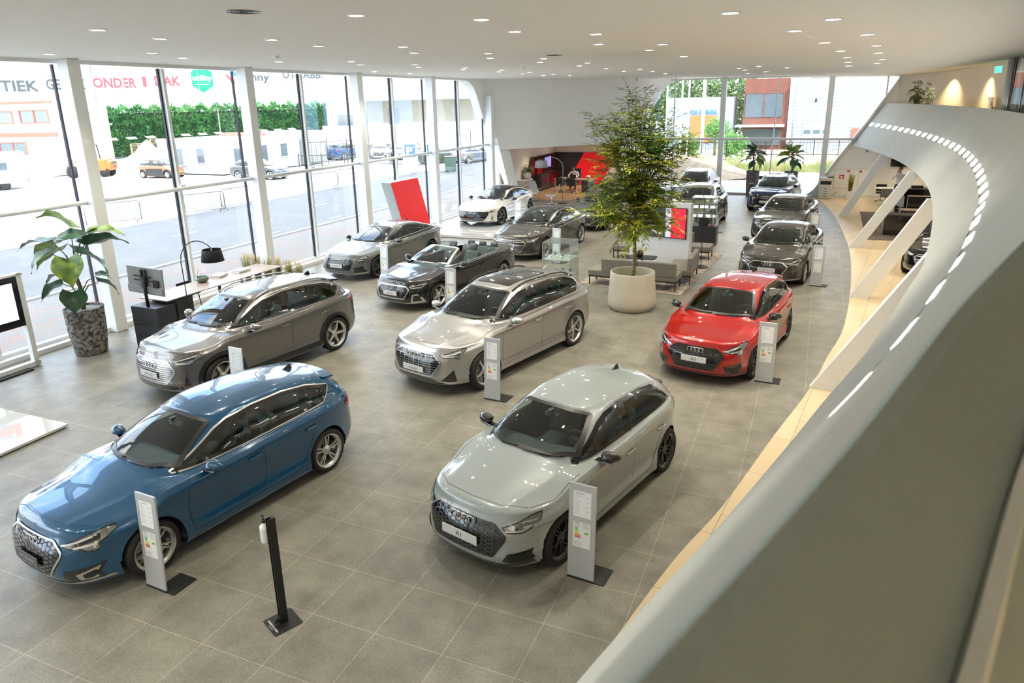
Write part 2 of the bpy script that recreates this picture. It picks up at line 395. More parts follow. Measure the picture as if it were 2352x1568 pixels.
def make_car(name,S,pos,yaw,label,pt,rim_style='double',rimd=None,group=None,z0=0.,lod=1,cat='car'):
    g=S.get; L,W,H,WB,FO,r=S['dims']; hw=W/2
    xF=WB/2+FO; xR=xF-L; fa,ra=WB/2,-WB/2
    zh=g('zh',.76)            # nose height (bonnet lip)
    zc=g('zc',.98)            # cowl
    be=g('belt',((xF,zh-.03),(fa+.1,.80),(S['xc'],.92),(0,.95),(-1.2,.99),(xR,.96)))
    Cl=g('cl',((xF,zh),(xF-.25,zh+.075),(fa,zh+.14),(S['xc'],zc),(0,zc),(S['xrb'],S['zrb']),(xR,S['zrb']-g('tdrop',.05))))
    Rf=S['roof']              # roof centreline control points
    nF,nR=g('nF',5.0),g('nR',5.2); swp=g('sweep',.13)
    w8,w10=g('w8',.86)*hw,g('w10',.62)*hw
    xc,xwt,xrr,xrb=S['xc'],S['xwt'],S['xrr'],S['xrb']
    gc=g('gc',.16)
    edge=lambda x: sp(be,x); cen=lambda x: sp(Cl,x); roof=lambda x: sp(Rf,x)
    kz=lambda z: (lambda x: np.full_like(x,z))
    def low(zf,zm,zr): return lambda x: sp(((xF,zf),(fa-.45,zm),(ra+.4,zm),(xR,zr)),x)
    sill=g('sill',.20)
    swp_=[swp]
    def outline(th,xf,xr,w,nf,nr,x0=0.):
        c,s=np.cos(th),np.sin(th); fr=c>=0; n=np.where(fr,nf,nr); a=np.where(fr,xf-x0,x0-xr)
        y=w*np.abs(s)**(2/n)
        return x0+np.sign(c)*a*np.abs(c)**(2/n)-swp_[0]*np.where(fr,1,-.6)*(y/max(w,1e-6))**2*np.minimum(1,np.abs(c)*1.6), y
    nth=int(g('nth',112) if lod==1 else 56); th=theta_samples(nth)
    RG=[]  # rings: (v, xf, xr, w, nf, nr, zfunc, x0)
    def T(x,y,w): 
        e=edge(x); return e+(cen(x)-e)*(1-np.clip(np.abs(y)/w,0,1)**2.4)
    W6=hw*.945
    rows=[]
    def add(v,xf,xr,w,nf,nr,zf,x0=0.,top=None):
        x,y=outline(th,xf,xr,w,nf,nr,x0)
        z=zf(x) if top is None else T(x,y,W6)
        rows.append((v,np.stack([x,y,z],1)))
    fb=g('fb',.0)
    add(0,xF-.35,xR+.35,hw*.80,3,3,low(sill+.02,sill-.04,sill+.06))
    add(1,xF-.10,xR+.14,hw*.945,nF,nR,low(sill-.01,sill-.03,sill+.05))
    add(1.4,xF-.035,xR+.06,hw*.97,nF,nR,low(sill+.05,sill+.01,sill+.12))
    add(2,xF-.0,xR+.02,hw*.985,nF,nR,low(sill+.16,sill+.12,sill+.22))
    add(3,xF-.005,xR+.0,hw*.972,nF,nR,low(.47,.47,.50))
    add(4,xF-.03,xR+.02,hw*.978,nF,nR,low(zh-.17,.63,.70))
    add(4.6,xF-.055,xR+.045,hw*.998,nF,nR,lambda x: edge(x)-.115)
    add(5,xF-.075,xR+.06,hw*.996,nF,nR,lambda x: edge(x)-.07)
    add(5.5,xF-.10,xR+.07,hw*.965,nF,nR,lambda x: edge(x)-.02)
    add(6,xF-.135,xR+.085,W6,nF,nR,None,top=1)
    xr8=xrb; nv=6
    for k in range(1,nv):
        q=k/nv; xf_=(xF-.135)*(1-q)+q*(xc); w_=W6*(1-q)+q*w8; xr_=(xR+.085)*(1-q)+q*xr8
        add(6+2*q,xf_,xr_,w_,nF*(1-q)+q*5.5,nR*(1-q)+q*5.5,None,x0=(xc+xrb)/2*q,top=1)
    xm=(xc+xrb)/2
    # greenhouse
    swp_[0]=.02
    def roofz(y_over,x): return roof(x)-g('crown',.045)*np.abs(y_over)**2.2
    x8,y8=outline(th,xc,xr8,w8,5.5,5.5,xm); z8=T(x8,y8,W6); rows.append((8,np.stack([x8,y8,z8],1)))
    xm2=(xwt+xrr)/2
    x10,y10=outline(th,xwt,xrr,w10,5.0,5.0,xm2); z10=roofz(y10/w10,x10)-.012
    for q,bul in ((.33,.022),(.66,.024),(.9,.010)):
        x=x8*(1-q)+x10*q; y=y8*(1-q)+y10*q; z=z8*(1-q)+z10*q
        rows.append((8+2*q,np.stack([x+np.cos(th)*bul*1.0,y+np.sin(th)*bul,z+bul*.5],1)))
    rows.append((10,np.stack([x10,y10,z10],1)))
    for q in (.12,.35,.65,1.0):
        w=w10*(1-q); x,y=outline(th,xwt-.06*q,xrr+.06*q,max(w,0),5-q*2,5-q*2,xm2); y=y10*(1-q)
        z=roof(x)-g('crown',.045)*np.abs(y/w10)**2.2
        rows.append((10+2*q,np.stack([x,y,z],1)))
    rows.sort(key=lambda a:a[0]); vs=[a for a,b in rows]; P=np.array([b for a,b in rows])   # (R,nth,3)
    nr_=100 if lod==1 else 44
    # denser sampling
    vd=np.interp(np.linspace(0,1,nr_),np.linspace(0,1,10),[0,1,2.2,4,5,6,8,9,10.1,12])
    G=np.zeros((nr_,nth,3))
    for j in range(nth): G[:,j,:]=pchip(vs,P[:,j,:],vd)
    # wheel arch flares
    Ra=r+g('arch',.045)
    for ax in (fa,ra):
        d=np.hypot(G[:,:,0]-ax,G[:,:,2]-r); side=(G[:,:,1]>hw*.6)&(vd[:,None]<6)
        G[:,:,1]+=np.where(side,g('flare',.016)*np.exp(-np.clip(d-Ra,0,9)**2/.006),0)*np.where(G[:,:,2]<r+Ra+.15,1,0)
    if g('crease',1):   # lower door scallop
        sc=np.exp(-((G[:,:,2]-.42)/.10)**2)*np.exp(-(np.abs(G[:,:,0])/(WB*.36))**6)
        G[:,:,1]-=np.where((G[:,:,1]>hw*.7)&(vd[:,None]<4.8),.022*sc,0)
    # power creases of the bonnet
    if g('hoodcrease',1):
        X,Y=G[:,:,0],G[:,:,1]; m=(X>xc-.02)&(X<xF-.12)&(vd[:,None]>6)&(vd[:,None]<8.05)
        t=(X-xc)/(xF-xc); yc_=.60-.22*t
        G[:,:,2]+=np.where(m,.010*np.exp(-((Y-yc_)/.05)**2)*np.clip(np.sin(PI*np.clip(t,0,1)),0,1)**.5,0)
    full=np.concatenate([G,G[:,::-1][:,1:-1]*np.array([1,-1,1])],1)      # close around (th 0..pi then back)
    nc=full.shape[1]; V=full.reshape(-1,3)
    fr_=np.arange(nr_-1)[:,None]; cc=np.arange(nc)[None,:]; c2=(cc+1)%nc
    F=np.stack([fr_*nc+cc,fr_*nc+c2+0*fr_,(fr_+1)*nc+c2,(fr_+1)*nc+cc],-1).reshape(-1,4)
    rowv=np.repeat((vd[:-1]+vd[1:])/2,nc)
    bvh=BVHTree.FromPolygons([tuple(v) for v in V],[tuple(f) for f in F.tolist()])
    D=Draper(bvh)
    # ---- openings
    C=V[F].mean(1); keep=np.ones(len(F),bool)
    V=V.copy()
    for ax in (fa,ra):                                     # wheel arches: cut then snap the rim to a clean circle
        dv=np.hypot(V[:,0]-ax,V[:,2]-r); sidev=(np.abs(V[:,1])>hw*.55)&(V[:,2]<r+Ra+.05)
        ins=(dv<Ra)&sidev; fi=ins[F]; keep&=~fi.all(1)
        use=np.zeros(len(V),bool); use[F[keep&fi.any(1)].ravel()]=True; mv=use&ins
        k=Ra/np.maximum(dv,1e-6); V[:,0]=np.where(mv,ax+(V[:,0]-ax)*k,V[:,0]); V[:,2]=np.where(mv,r+(V[:,2]-r)*k,V[:,2])
        keep&=~((np.hypot(C[:,0]-ax,C[:,2]-r)<Ra-.0)&(np.abs(C[:,1])>hw*.35)&(rowv<2.2))
    scr=S['screen']; dlo=[(x-.07 if x>.0 else x,z+(.006 if z<1.12 and x>.3 else 0)) for x,z in S['dlo']]; rg=g('rearglass'); topen=g('open')
    scr_full=[(-scr[0][0],scr[0][1]),(-scr[0][0]*.5,scr[0][2]),(scr[0][0]*.5,scr[0][2]),(scr[0][0],scr[0][1]),(scr[1][0],scr[1][1]),(scr[1][0]*.5,scr[1][2]),(-scr[1][0]*.5,scr[1][2]),(-scr[1][0],scr[1][1])]
    def tilt(poly,xd,zd,sgn):
        """re-express an outline given in (y,z) in a frame square to the pane"""
        L_=math.hypot(xd,zd); dv=Vector((-zd*sgn,0,-xd))/L_; wv=Vector((-xd*sgn,0,zd))/L_; o=[]; fr0=FRONT if sgn>0 else REAR
        for y,z in poly:
            h=bvh.ray_cast(Vector((5*sgn,y,z)),Vector((-sgn,0,0)))[0]; x=h.x if h is not None else (xwt if sgn>0 else xrr)
            o.append((y,x*wv.x+z*wv.z))
        return o,(tuple(-dv*5),(0,1,0),tuple(wv),tuple(dv))
    scr_full,SFR=tilt(scr_full,xc-xwt,scr[1][2]-scr[0][2],1)
    wv=Vector(SFR[2]); tC=C[:,0]*wv.x+C[:,2]*wv.z
    keep&=~(in_poly(C[:,1],tC,inset(scr_full,.010))&(C[:,0]>xwt-.12)&(rowv>7.9)&(C[:,2]>zc-.1))
    if rg:
        rg_full=[(-rg[0][0],rg[0][1]),(rg[0][0],rg[0][1]),(rg[1][0],rg[1][1]),(-rg[1][0],rg[1][1])]
        rg_full,RFR=tilt(rg_full,xrr-xrb,rg[1][1]-rg[0][1],-1); wv=Vector(RFR[2]); tC=C[:,0]*wv.x+C[:,2]*wv.z
        keep&=~(in_poly(C[:,1],tC,inset(rg_full,.03))&(C[:,0]<xrr+.3)&(rowv>7.9)&(C[:,2]>S['zrb']-.1))
    keep&=~(in_poly(C[:,0],C[:,2],inset(dlo,.018))&(rowv>7.9)&(rowv<10.3)&(np.abs(C[:,1])>w10*.7))
    if topen: keep&=~((rowv>8.0)|((rowv>7.6)&(C[:,0]<xc-.25)&(C[:,0]>topen)&(np.abs(C[:,1])<w8*.93)))
    Fk=F[keep]; used=np.unique(Fk); remap=-np.ones(len(V),int); remap[used]=np.arange(len(used))
    me=bpy.data.meshes.new('body'); me.from_pydata([tuple(v) for v in V[used]],[],[tuple(q) for q in remap[Fk].tolist()])
    root=empty(name,(pos[0],pos[1],z0),yaw,label,cat,group)
    me.polygons.foreach_set('use_smooth',[True]*len(me.polygons)); me.materials.append(pt)
    if g('roofmat'):
        me.materials.append(g('roofmat')); rk=rowv[keep]; ck=C[keep]
        me.polygons.foreach_set('material_index',((rk>9.75)|((rk>8)&(ck[:,0]<xwt-.1)&(ck[:,0]>xwt-.1)) ).astype(int).tolist())
    body=link('body',me,None,root)
    if not topen: pass
    # ---- glass
    def panel(nm,poly,frame,m,off=.004,step=.12,par=root,both=False,lab=None):
        q=MB(); Vv,Ff=flat_mesh(poly,step); D.go(q,Vv,Ff,frame,off)
        if both: D.go(q,Vv,Ff,mirror_frame(frame),off)
        q.bm.normal_update(); o=q.build(nm,m,par,smooth=True)
        if lab: o['label']=lab
        return o
    def lines(nm,Ls,m,par=root,off=.0025):
        q=MB()
        for pts,w,frame,closed,both in Ls:
            Vv,Ff=strip_mesh(pts,w,closed); D.go(q,Vv,Ff,frame,off)
            if both: D.go(q,Vv,Ff,mirror_frame(frame),off)
        return q.build(nm,m,par,smooth=True)
    srf=roundp(scr_full,.05,3)
    ws=panel('windscreen',srf,SFR,G_screen,.009,.10)
    lines('windscreen_border',[(inset(srf,.025),.056,SFR,True,False)],M_satin if topen else M_blk,ws,.013)
    dl=roundp(dlo,.035,3)
    bp=g('bpil',-.25)
    for f_ in (LEFT,RIGHT):
        if topen:
            sg=panel('side_window',dl,f_,G_side,.004,.16); lines('window_trim',[([(.85,.945),(-.3,.965),(-1.3,1.0)],.022,f_,False,False)],M_satin,root,.008); lines('window_seal',[(inset(dl,.006),.012,f_,True,False)],M_blk,sg,.006); continue
        fp=[p for p in dl]; x0=bp
        a=MB(); Vv,Ff=flat_mesh(dl,.14); pts=D.go(a,Vv,Ff,f_,.004); a.bm.free()
        def part(cond,nm,mm):
            b=MB(); b._add(pts,[q for q in Ff if cond(sum(Vv[i][0] for i in q)/len(q))]); bmesh.ops.delete(b.bm,geom=[v for v in b.bm.verts if not v.link_faces],context='VERTS'); return b.build(nm,mm,root,smooth=True)
        w1=part(lambda x:x>x0,'front_side_window',G_side); w2=part(lambda x:x<=x0,'rear_side_window',G_priv if g('priv') else G_side)
        zb_=lambda x: sp([(p[0]+i*1e-6,p[1]) for i,p in enumerate(dlo)],x)[0]
        tops=max(p[1] for p in dlo); bots=min(p[1] for p in dlo)
        def vline(x,w,tilt=.05):
            ys=[]
            n=len(dl)
            for i in range(n):
                (ax_,ay),(bx,by)=dl[i],dl[(i+1)%n]
                if (ax_-x)*(bx-x)<0: ys.append(ay+(by-ay)*(x-ax_)/(bx-ax_))
            if len(ys)<2: return None
            return ([(x,min(ys)),(x-tilt,max(ys))],w,f_,False,False)
        LL=[(inset(dl,.018),.042,f_,True,False)]
        for x,w in [(bp,g('bw',.13))]+list(g('pil',())):
            q=vline(x,w)
            if q: LL.append(q)
        lines('window_pillar',LL,M_gloss,root,.006)
        tm=g('trim')
        if tm is not False:
            lines('window_trim',[(inset(dl,-.005),.014,f_,True,False)] if tm=='all' else [([p for p in dlo if p[1]<(tops+bots)/2][:2] if 0 else [(max(p[0] for p in dlo),min(p[1] for p in dlo if p[0]>0.2)),(min(p[0] for p in dlo)+.12,[p[1] for p in dlo if p[0]==min(q[0] for q in dlo)][0]-.0)],.018,f_,False,False)],M_satin if tm else M_blk,root,.0075)
    if rg and not topen:
        rr_=roundp(rg_full,.05,3); rw=panel('rear_window',rr_,RFR,G_priv if g('priv') else G_side,.003,.16); lines('rear_window_border',[(inset(rr_,.016),.036,RFR,True,False)],M_blk,rw,.005)
    # ---- shut lines
    if lod==1:
        dx=g('doors',(xc-.22,bp+.02,ra+.42)); zl=sill+.10
        def zside(x): return float(edge(x)[0])-.0
        LL=[([(dx[0],zside(dx[0])-.0),(dx[0]+.04,.62),(dx[0]+.01,zl),(dx[0]-.12,zl-.015)],.007,LEFT,False,True),
            ([(dx[0]-.12,zl-.015),(dx[2]+.1,zl-.005)],.007,LEFT,False,True),
            ([(dx[1],zside(dx[1])),(dx[1]-.02,.6),(dx[1]+.0,zl)],.007,LEFT,False,True)]
        if g('ndoor',4)==4: LL.append(([(dx[2]+.10,zl),(dx[2]-.02,.45),(dx[2]-.20,.75),(dx[2]-.22,zside(dx[2]-.2))],.007,LEFT,False,True))
        LL.append(([(xc-.10,hw*.90),(fa+.1,hw*.865),(xF-.42,hw*.74)],.007,TOP,False,True))
        LL.append(([(xF-.42,hw*.74),(xF-.25,hw*.45),(xF-.215,0)],.006,TOP,False,True))
        lines('shut_line',LL,M_blk,root,.0015)
    # ---- arch liners
    n=22
    for ax in (fa,ra):
        for sy in (1,-1):
            A=[];B=[]; q=MB()
            for k in range(n+1):
                a=-.22+(PI+.44)*k/n; p=(ax+Ra*1.0*math.cos(a),r+Ra*math.sin(a))
                h=bvh.ray_cast(Vector((ax+(Ra+.006)*math.cos(a),sy*3,r+(Ra+.006)*math.sin(a))),Vector((0,-sy,0)))
                yo=(abs(h[0].y)-.004) if h[0] is not None and abs(h[0].y)>hw*.6 else hw*.90
                A.append(Vector((p[0],sy*yo,p[1]))); B.append(Vector((p[0],sy*(hw-.33),p[1])))
            for k in range(n): q.quad(A[k],A[k+1],B[k+1],B[k])
            c_=Vector((ax,sy*(hw-.33),r))
            for k in range(n): q.quad(B[k],B[k+1],c_)
            q.build('wheel_arch_liner',M_int,root)
    if g('clad'):
        ch=g('cladh',.12)
        for f_ in (LEFT,RIGHT):
            for ax in (fa,ra):
                pts=[(ax+(Ra+.03)*math.cos(a),r+(Ra+.03)*math.sin(a)) for a in np.linspace(-.42,PI+.42,24)]
                Vv,Ff=strip_mesh(pts,.075); q=MB(); D.go(q,Vv,Ff,f_,.006); q.build('wheel_arch_cladding',g('clad'),root,smooth=True)
            pl=[(fa-Ra-.05,sill+.0),(fa-Ra-.02,sill+ch),(ra+Ra+.02,sill+ch),(ra+Ra+.05,sill+.0)]
            Vv,Ff=flat_mesh(pl,.12); q=MB(); D.go(q,Vv,Ff,f_,.006); q.build('sill_cladding',g('clad'),root,smooth=True)
    # ---- wheels
    rd=rimd or M_rim; key=(rim_style,r,rd.name)
    if key not in WHEELS: WHEELS[key]=wheel_meshes(rim_style,r,.235 if r>.33 else .215,rd)
    tm_,am_,dm_=WHEELS[key]
    for i,(ax,sy) in enumerate(((fa,1),(fa,-1),(ra,1),(ra,-1))):
        wo_=link('wheel',tm_,None,root,(ax,sy*(hw-.118-.028),r),(0,0,0 if sy>0 else PI)); 
        wo_.rotation_euler=(0,g('spin',.3)*(i+1),0) if sy>0 else (0,g('spin',.3)*(i+1),PI)
        if i<2 and g('steer'): wo_.rotation_euler[2]+=g('steer')
        link('rim',am_,None,wo_); link('brake_disc',dm_,None,wo_)
    # ---- mirrors
    if lod==1:
        mx,mz=g('mirror',(xc-.50,zc+.03)); mm=g('mirror_mat') or pt
        for sy in (1,-1):
            q=MB(); q.ell((0,0,0),(.088,.122,.07),14,9)
            for v in q.bm.verts:
                if v.co.x<-.03: v.co.x=-.03-(abs(v.co.x)-.03)*.25
                v.co.z*=1-.25*(v.co.y*sy/.135)*(1 if v.co.y*sy>0 else 0); v.co.x-=.05*max(0,v.co.y*sy)/.135
                if v.co.z<-.03: v.co.z=-.03-(abs(v.co.z)-.03)*.5
            mo=q.build('mirror',mm,root,(mx,sy*(hw+.075),mz),smooth=True)
            q=MB(); q.hexa([(.06,-sy*.20,-.10),(-.05,-sy*.20,-.10),(-.05,sy*.05,-.055),(.05,sy*.05,-.055),(.05,-sy*.20,-.07),(-.04,-sy*.20,-.07),(-.04,sy*.05,-.035),(.04,sy*.05,-.035)]) if sy>0 else q.hexa([(.05,sy*.05,-.055),(-.05,sy*.05,-.055),(-.05,-sy*.20,-.10),(.06,-sy*.20,-.10),(.04,sy*.05,-.035),(-.04,sy*.05,-.035),(-.04,-sy*.20,-.07),(.05,-sy*.20,-.07)])
            q.build('mirror_foot',M_gloss,mo)
            q=MB(); q.ell((-.048,sy*.0,.0),(.01,.105,.058),12,8); q.build('mirror_glass',M_chr,mo,smooth=True)
        # door handles
        hz=g('hz',.80); q=None
        for hx in (bp+.16,)+((ra+.30,) if g('ndoor',4)==4 else ()):
            for sy in (1,-1):
                h=bvh.ray_cast(Vector((hx,sy*3,hz)),Vector((0,-sy,0)))[0]; 
                if h is None: continue
                q=MB(); q.box((0,sy*.024,0),(.20,.018,.026),bev=.009,seg=2); q.box((.085,sy*.01,0),(.025,.03,.022)); q.box((-.085,sy*.01,0),(.025,.03,.022))
                q.build('door_handle',g('handle_mat',pt),root,(hx,h.y,h.z),(0,.04,0),smooth=True)
    # fin, rails, sunroof
    if not topen:
        zx=xrr+.30; zr=float(roof(zx)[0])
        if lod==1:
            q=MB(); q.hexa([(-.10,-.028,-.01),(.09,-.018,-.01),(.09,.018,-.01),(-.10,.028,-.01),(-.085,-.006,.062),(-.045,-.004,.052),(-.045,.004,.052),(-.085,.006,.062)]); q.build('antenna_fin',g('fin_mat') or pt,root,(zx,0,zr))
        if g('spoiler'):
            q=MB(); n=10; A=[]
            for k in range(n+1):
                y=-w10*.97+2*w10*.97*k/n; e=1-(abs(y)/(w10))**3*.35
                zt=float(roof(xrr+.04)[0])-.045*abs(y/w10)**2.2
                A.append([Vector((xrr+.12,y,zt+.002)),Vector((xrr-.13*e,y,zt-.030)),Vector((xrr-.12*e,y,zt-.052)),Vector((xrr+.05,y,zt-.05))])
            for k in range(n):
                for j in range(4): q.quad(A[k][j],A[k+1][j],A[k+1][(j+1)%4],A[k][(j+1)%4])
            q.quad(*A[0]); q.quad(*A[-1][::-1]); q.build('roof_spoiler',g('spoiler_mat') or pt,root,smooth=False)
        if g('rails'):
            for sy in (1,-1):
                q=MB(); pts=[]
                for k in range(15):
                    x=xwt-.10-(xwt-.10-xrr-.22)*k/14; zz=float(roof(x)[0])-.045; lift=.045*min(1,k/1.5,(14-k)/1.5)
                    pts.append((x,sy*w10*(.985-.03*abs(k-7)/7),zz+lift-.005))
                q.tube(pts,.017,8); q.build('roof_rail',g('rails'),root)
        if g('sunroof'):
            x0,x1=g('sunroof'); panel('sunroof',roundp([(x0,-w10*.70),(x1,-w10*.68),(x1,w10*.68),(x0,w10*.70)],.05,3),TOP,M_gloss,.006,.12)
            lines('sunroof_gap',[([((x0+x1)/2,-w10*.7),((x0+x1)/2,w10*.7)],.02,TOP,False,False)],M_blk,root,.008)
    # ---- nose
    face=g('face'); 
    if face: face_parts(S,D,root,pt,lod,panel,lines,xF,hw)
    tl=g('tail',[(.50,.86),(.62,.93),(.83,.95),(.93,.86),(.88,.80),(.60,.80)])
    dz=g('taildz',0)
    for sy in (1,-1):
        fr_q=quarter(math.radians(42),sy,True)
        # u on this frame for a point at (xR+a, y)
        pts=[]
        U=Vector(fr_q[1])
        for yf,z in tl:
            x,y=xR+.10+.45*max(0,(yf-.6))**1.3*2.2,yf*hw*sy; pts.append((x*U.x+y*U.y,z+dz))
        Vv,Ff=flat_mesh(pts,.08); q=MB(); D.go(q,Vv,Ff,fr_q,.006); q.build('tail_light',M_red,root,smooth=True)
    # ---- interior
    fz=.30; q=MB()
    q.box(((xc+xrb)/2+.15,0,fz),(xc-xrb-.7,hw*1.55,.04)); q.build('cabin_floor',M_int,root)
    q=MB(); dxs=xc-.38; zt=zc-.055
    sec=[(xc+.02,zt-.05),(xc-.20,zt+.0),(xc-.50,zt+.012),(xc-.62,zt-.05),(xc-.66,zt-.18),(xc-.55,zt-.45),(xc-.1,zt-.5)]
    n=10; R=[]
    for k in range(n+1):
        y=-w8*.93+2*w8*.93*k/n; bul=.035*math.exp(-((y-.36)/.17)**2)
        R.append([Vector((x-(.03*(abs(y)/w8)**2),y,z+(bul if 1<=i<=3 else 0)-(.03*(abs(y)/w8)**4))) for i,(x,z) in enumerate(sec)])
    for k in range(n):
        for i in range(len(sec)-1): q.quad(R[k][i],R[k+1][i],R[k+1][i+1],R[k][i+1])
    dash=q.build('dashboard',M_int,root,smooth=True)
    q=MB(); Tm=Matrix.Translation((xc-.80,.37,zt+.0))@Matrix.Rotation(math.radians(-66),4,'Y')
    q.tube([Tm@Vector((.185*math.cos(a),.185*math.sin(a),0)) for a in np.linspace(0,2*PI,25)[:-1]],.016,8,closed=True); q.tube([Tm@Vector((0,-.17,0)),Tm@Vector((0,.17,0))],.02,6); q.tube([Tm@Vector((0,0,0)),Tm@Vector((-.17,0,0))],.02,6); q.tube([Tm@Vector((0,0,.02)),Tm@Vector((0,0,-.2))],.045,8)
    q.build('steering_wheel',M_int,root)
    if lod==1:
        for sy in (1,-1): link('seat',SEAT,None,root,(xc-1.33,sy*.37,zt-.62))
        q=MB(); q.box((0,0,.14),(.5,hw*1.5,.16),bev=.06); q.box((-.30,0,.42),(.16,hw*1.5,.55),M=Matrix.Rotation(math.radians(-20),4,'Y'),bev=.06)
        for sy in (1,0,-1): q.box((-.42,sy*.42,.74),(.09,.24,.14),bev=.04)
        q.build('rear_seat',M_seat,root,(xc-2.22,0,zt-.56),smooth=True)
        if not topen:
            q=MB(); q.box((0,0,0),(.06,.22,.06),bev=.02); q.box((.04,0,.05),(.08,.05,.08)); q.build('rear_view_mirror',M_int,root,(xwt+.10,0,float(roof(xwt)[0])-.13))
    # wipers
    if lod==1:
        q=MB()
        for (ya,yb,t1) in ((-.62,-.10,.10),(-.02,.52,.10)):
            pts=[]
            for k in range(7):
                y=ya+(yb-ya)*k/6; z=scr[0][2]+.012+ (t1*.12)*k/6
                h=bvh.ray_cast(Vector((5,y,z)),Vector((-1,0,0)))[0]
                if h is not None: pts.append(h+Vector((.02,0,.012)))
            if len(pts)>2: q.tube(pts,.008,5)
        q.build('wiper',M_blk,root)
    return root
WHEELS={}

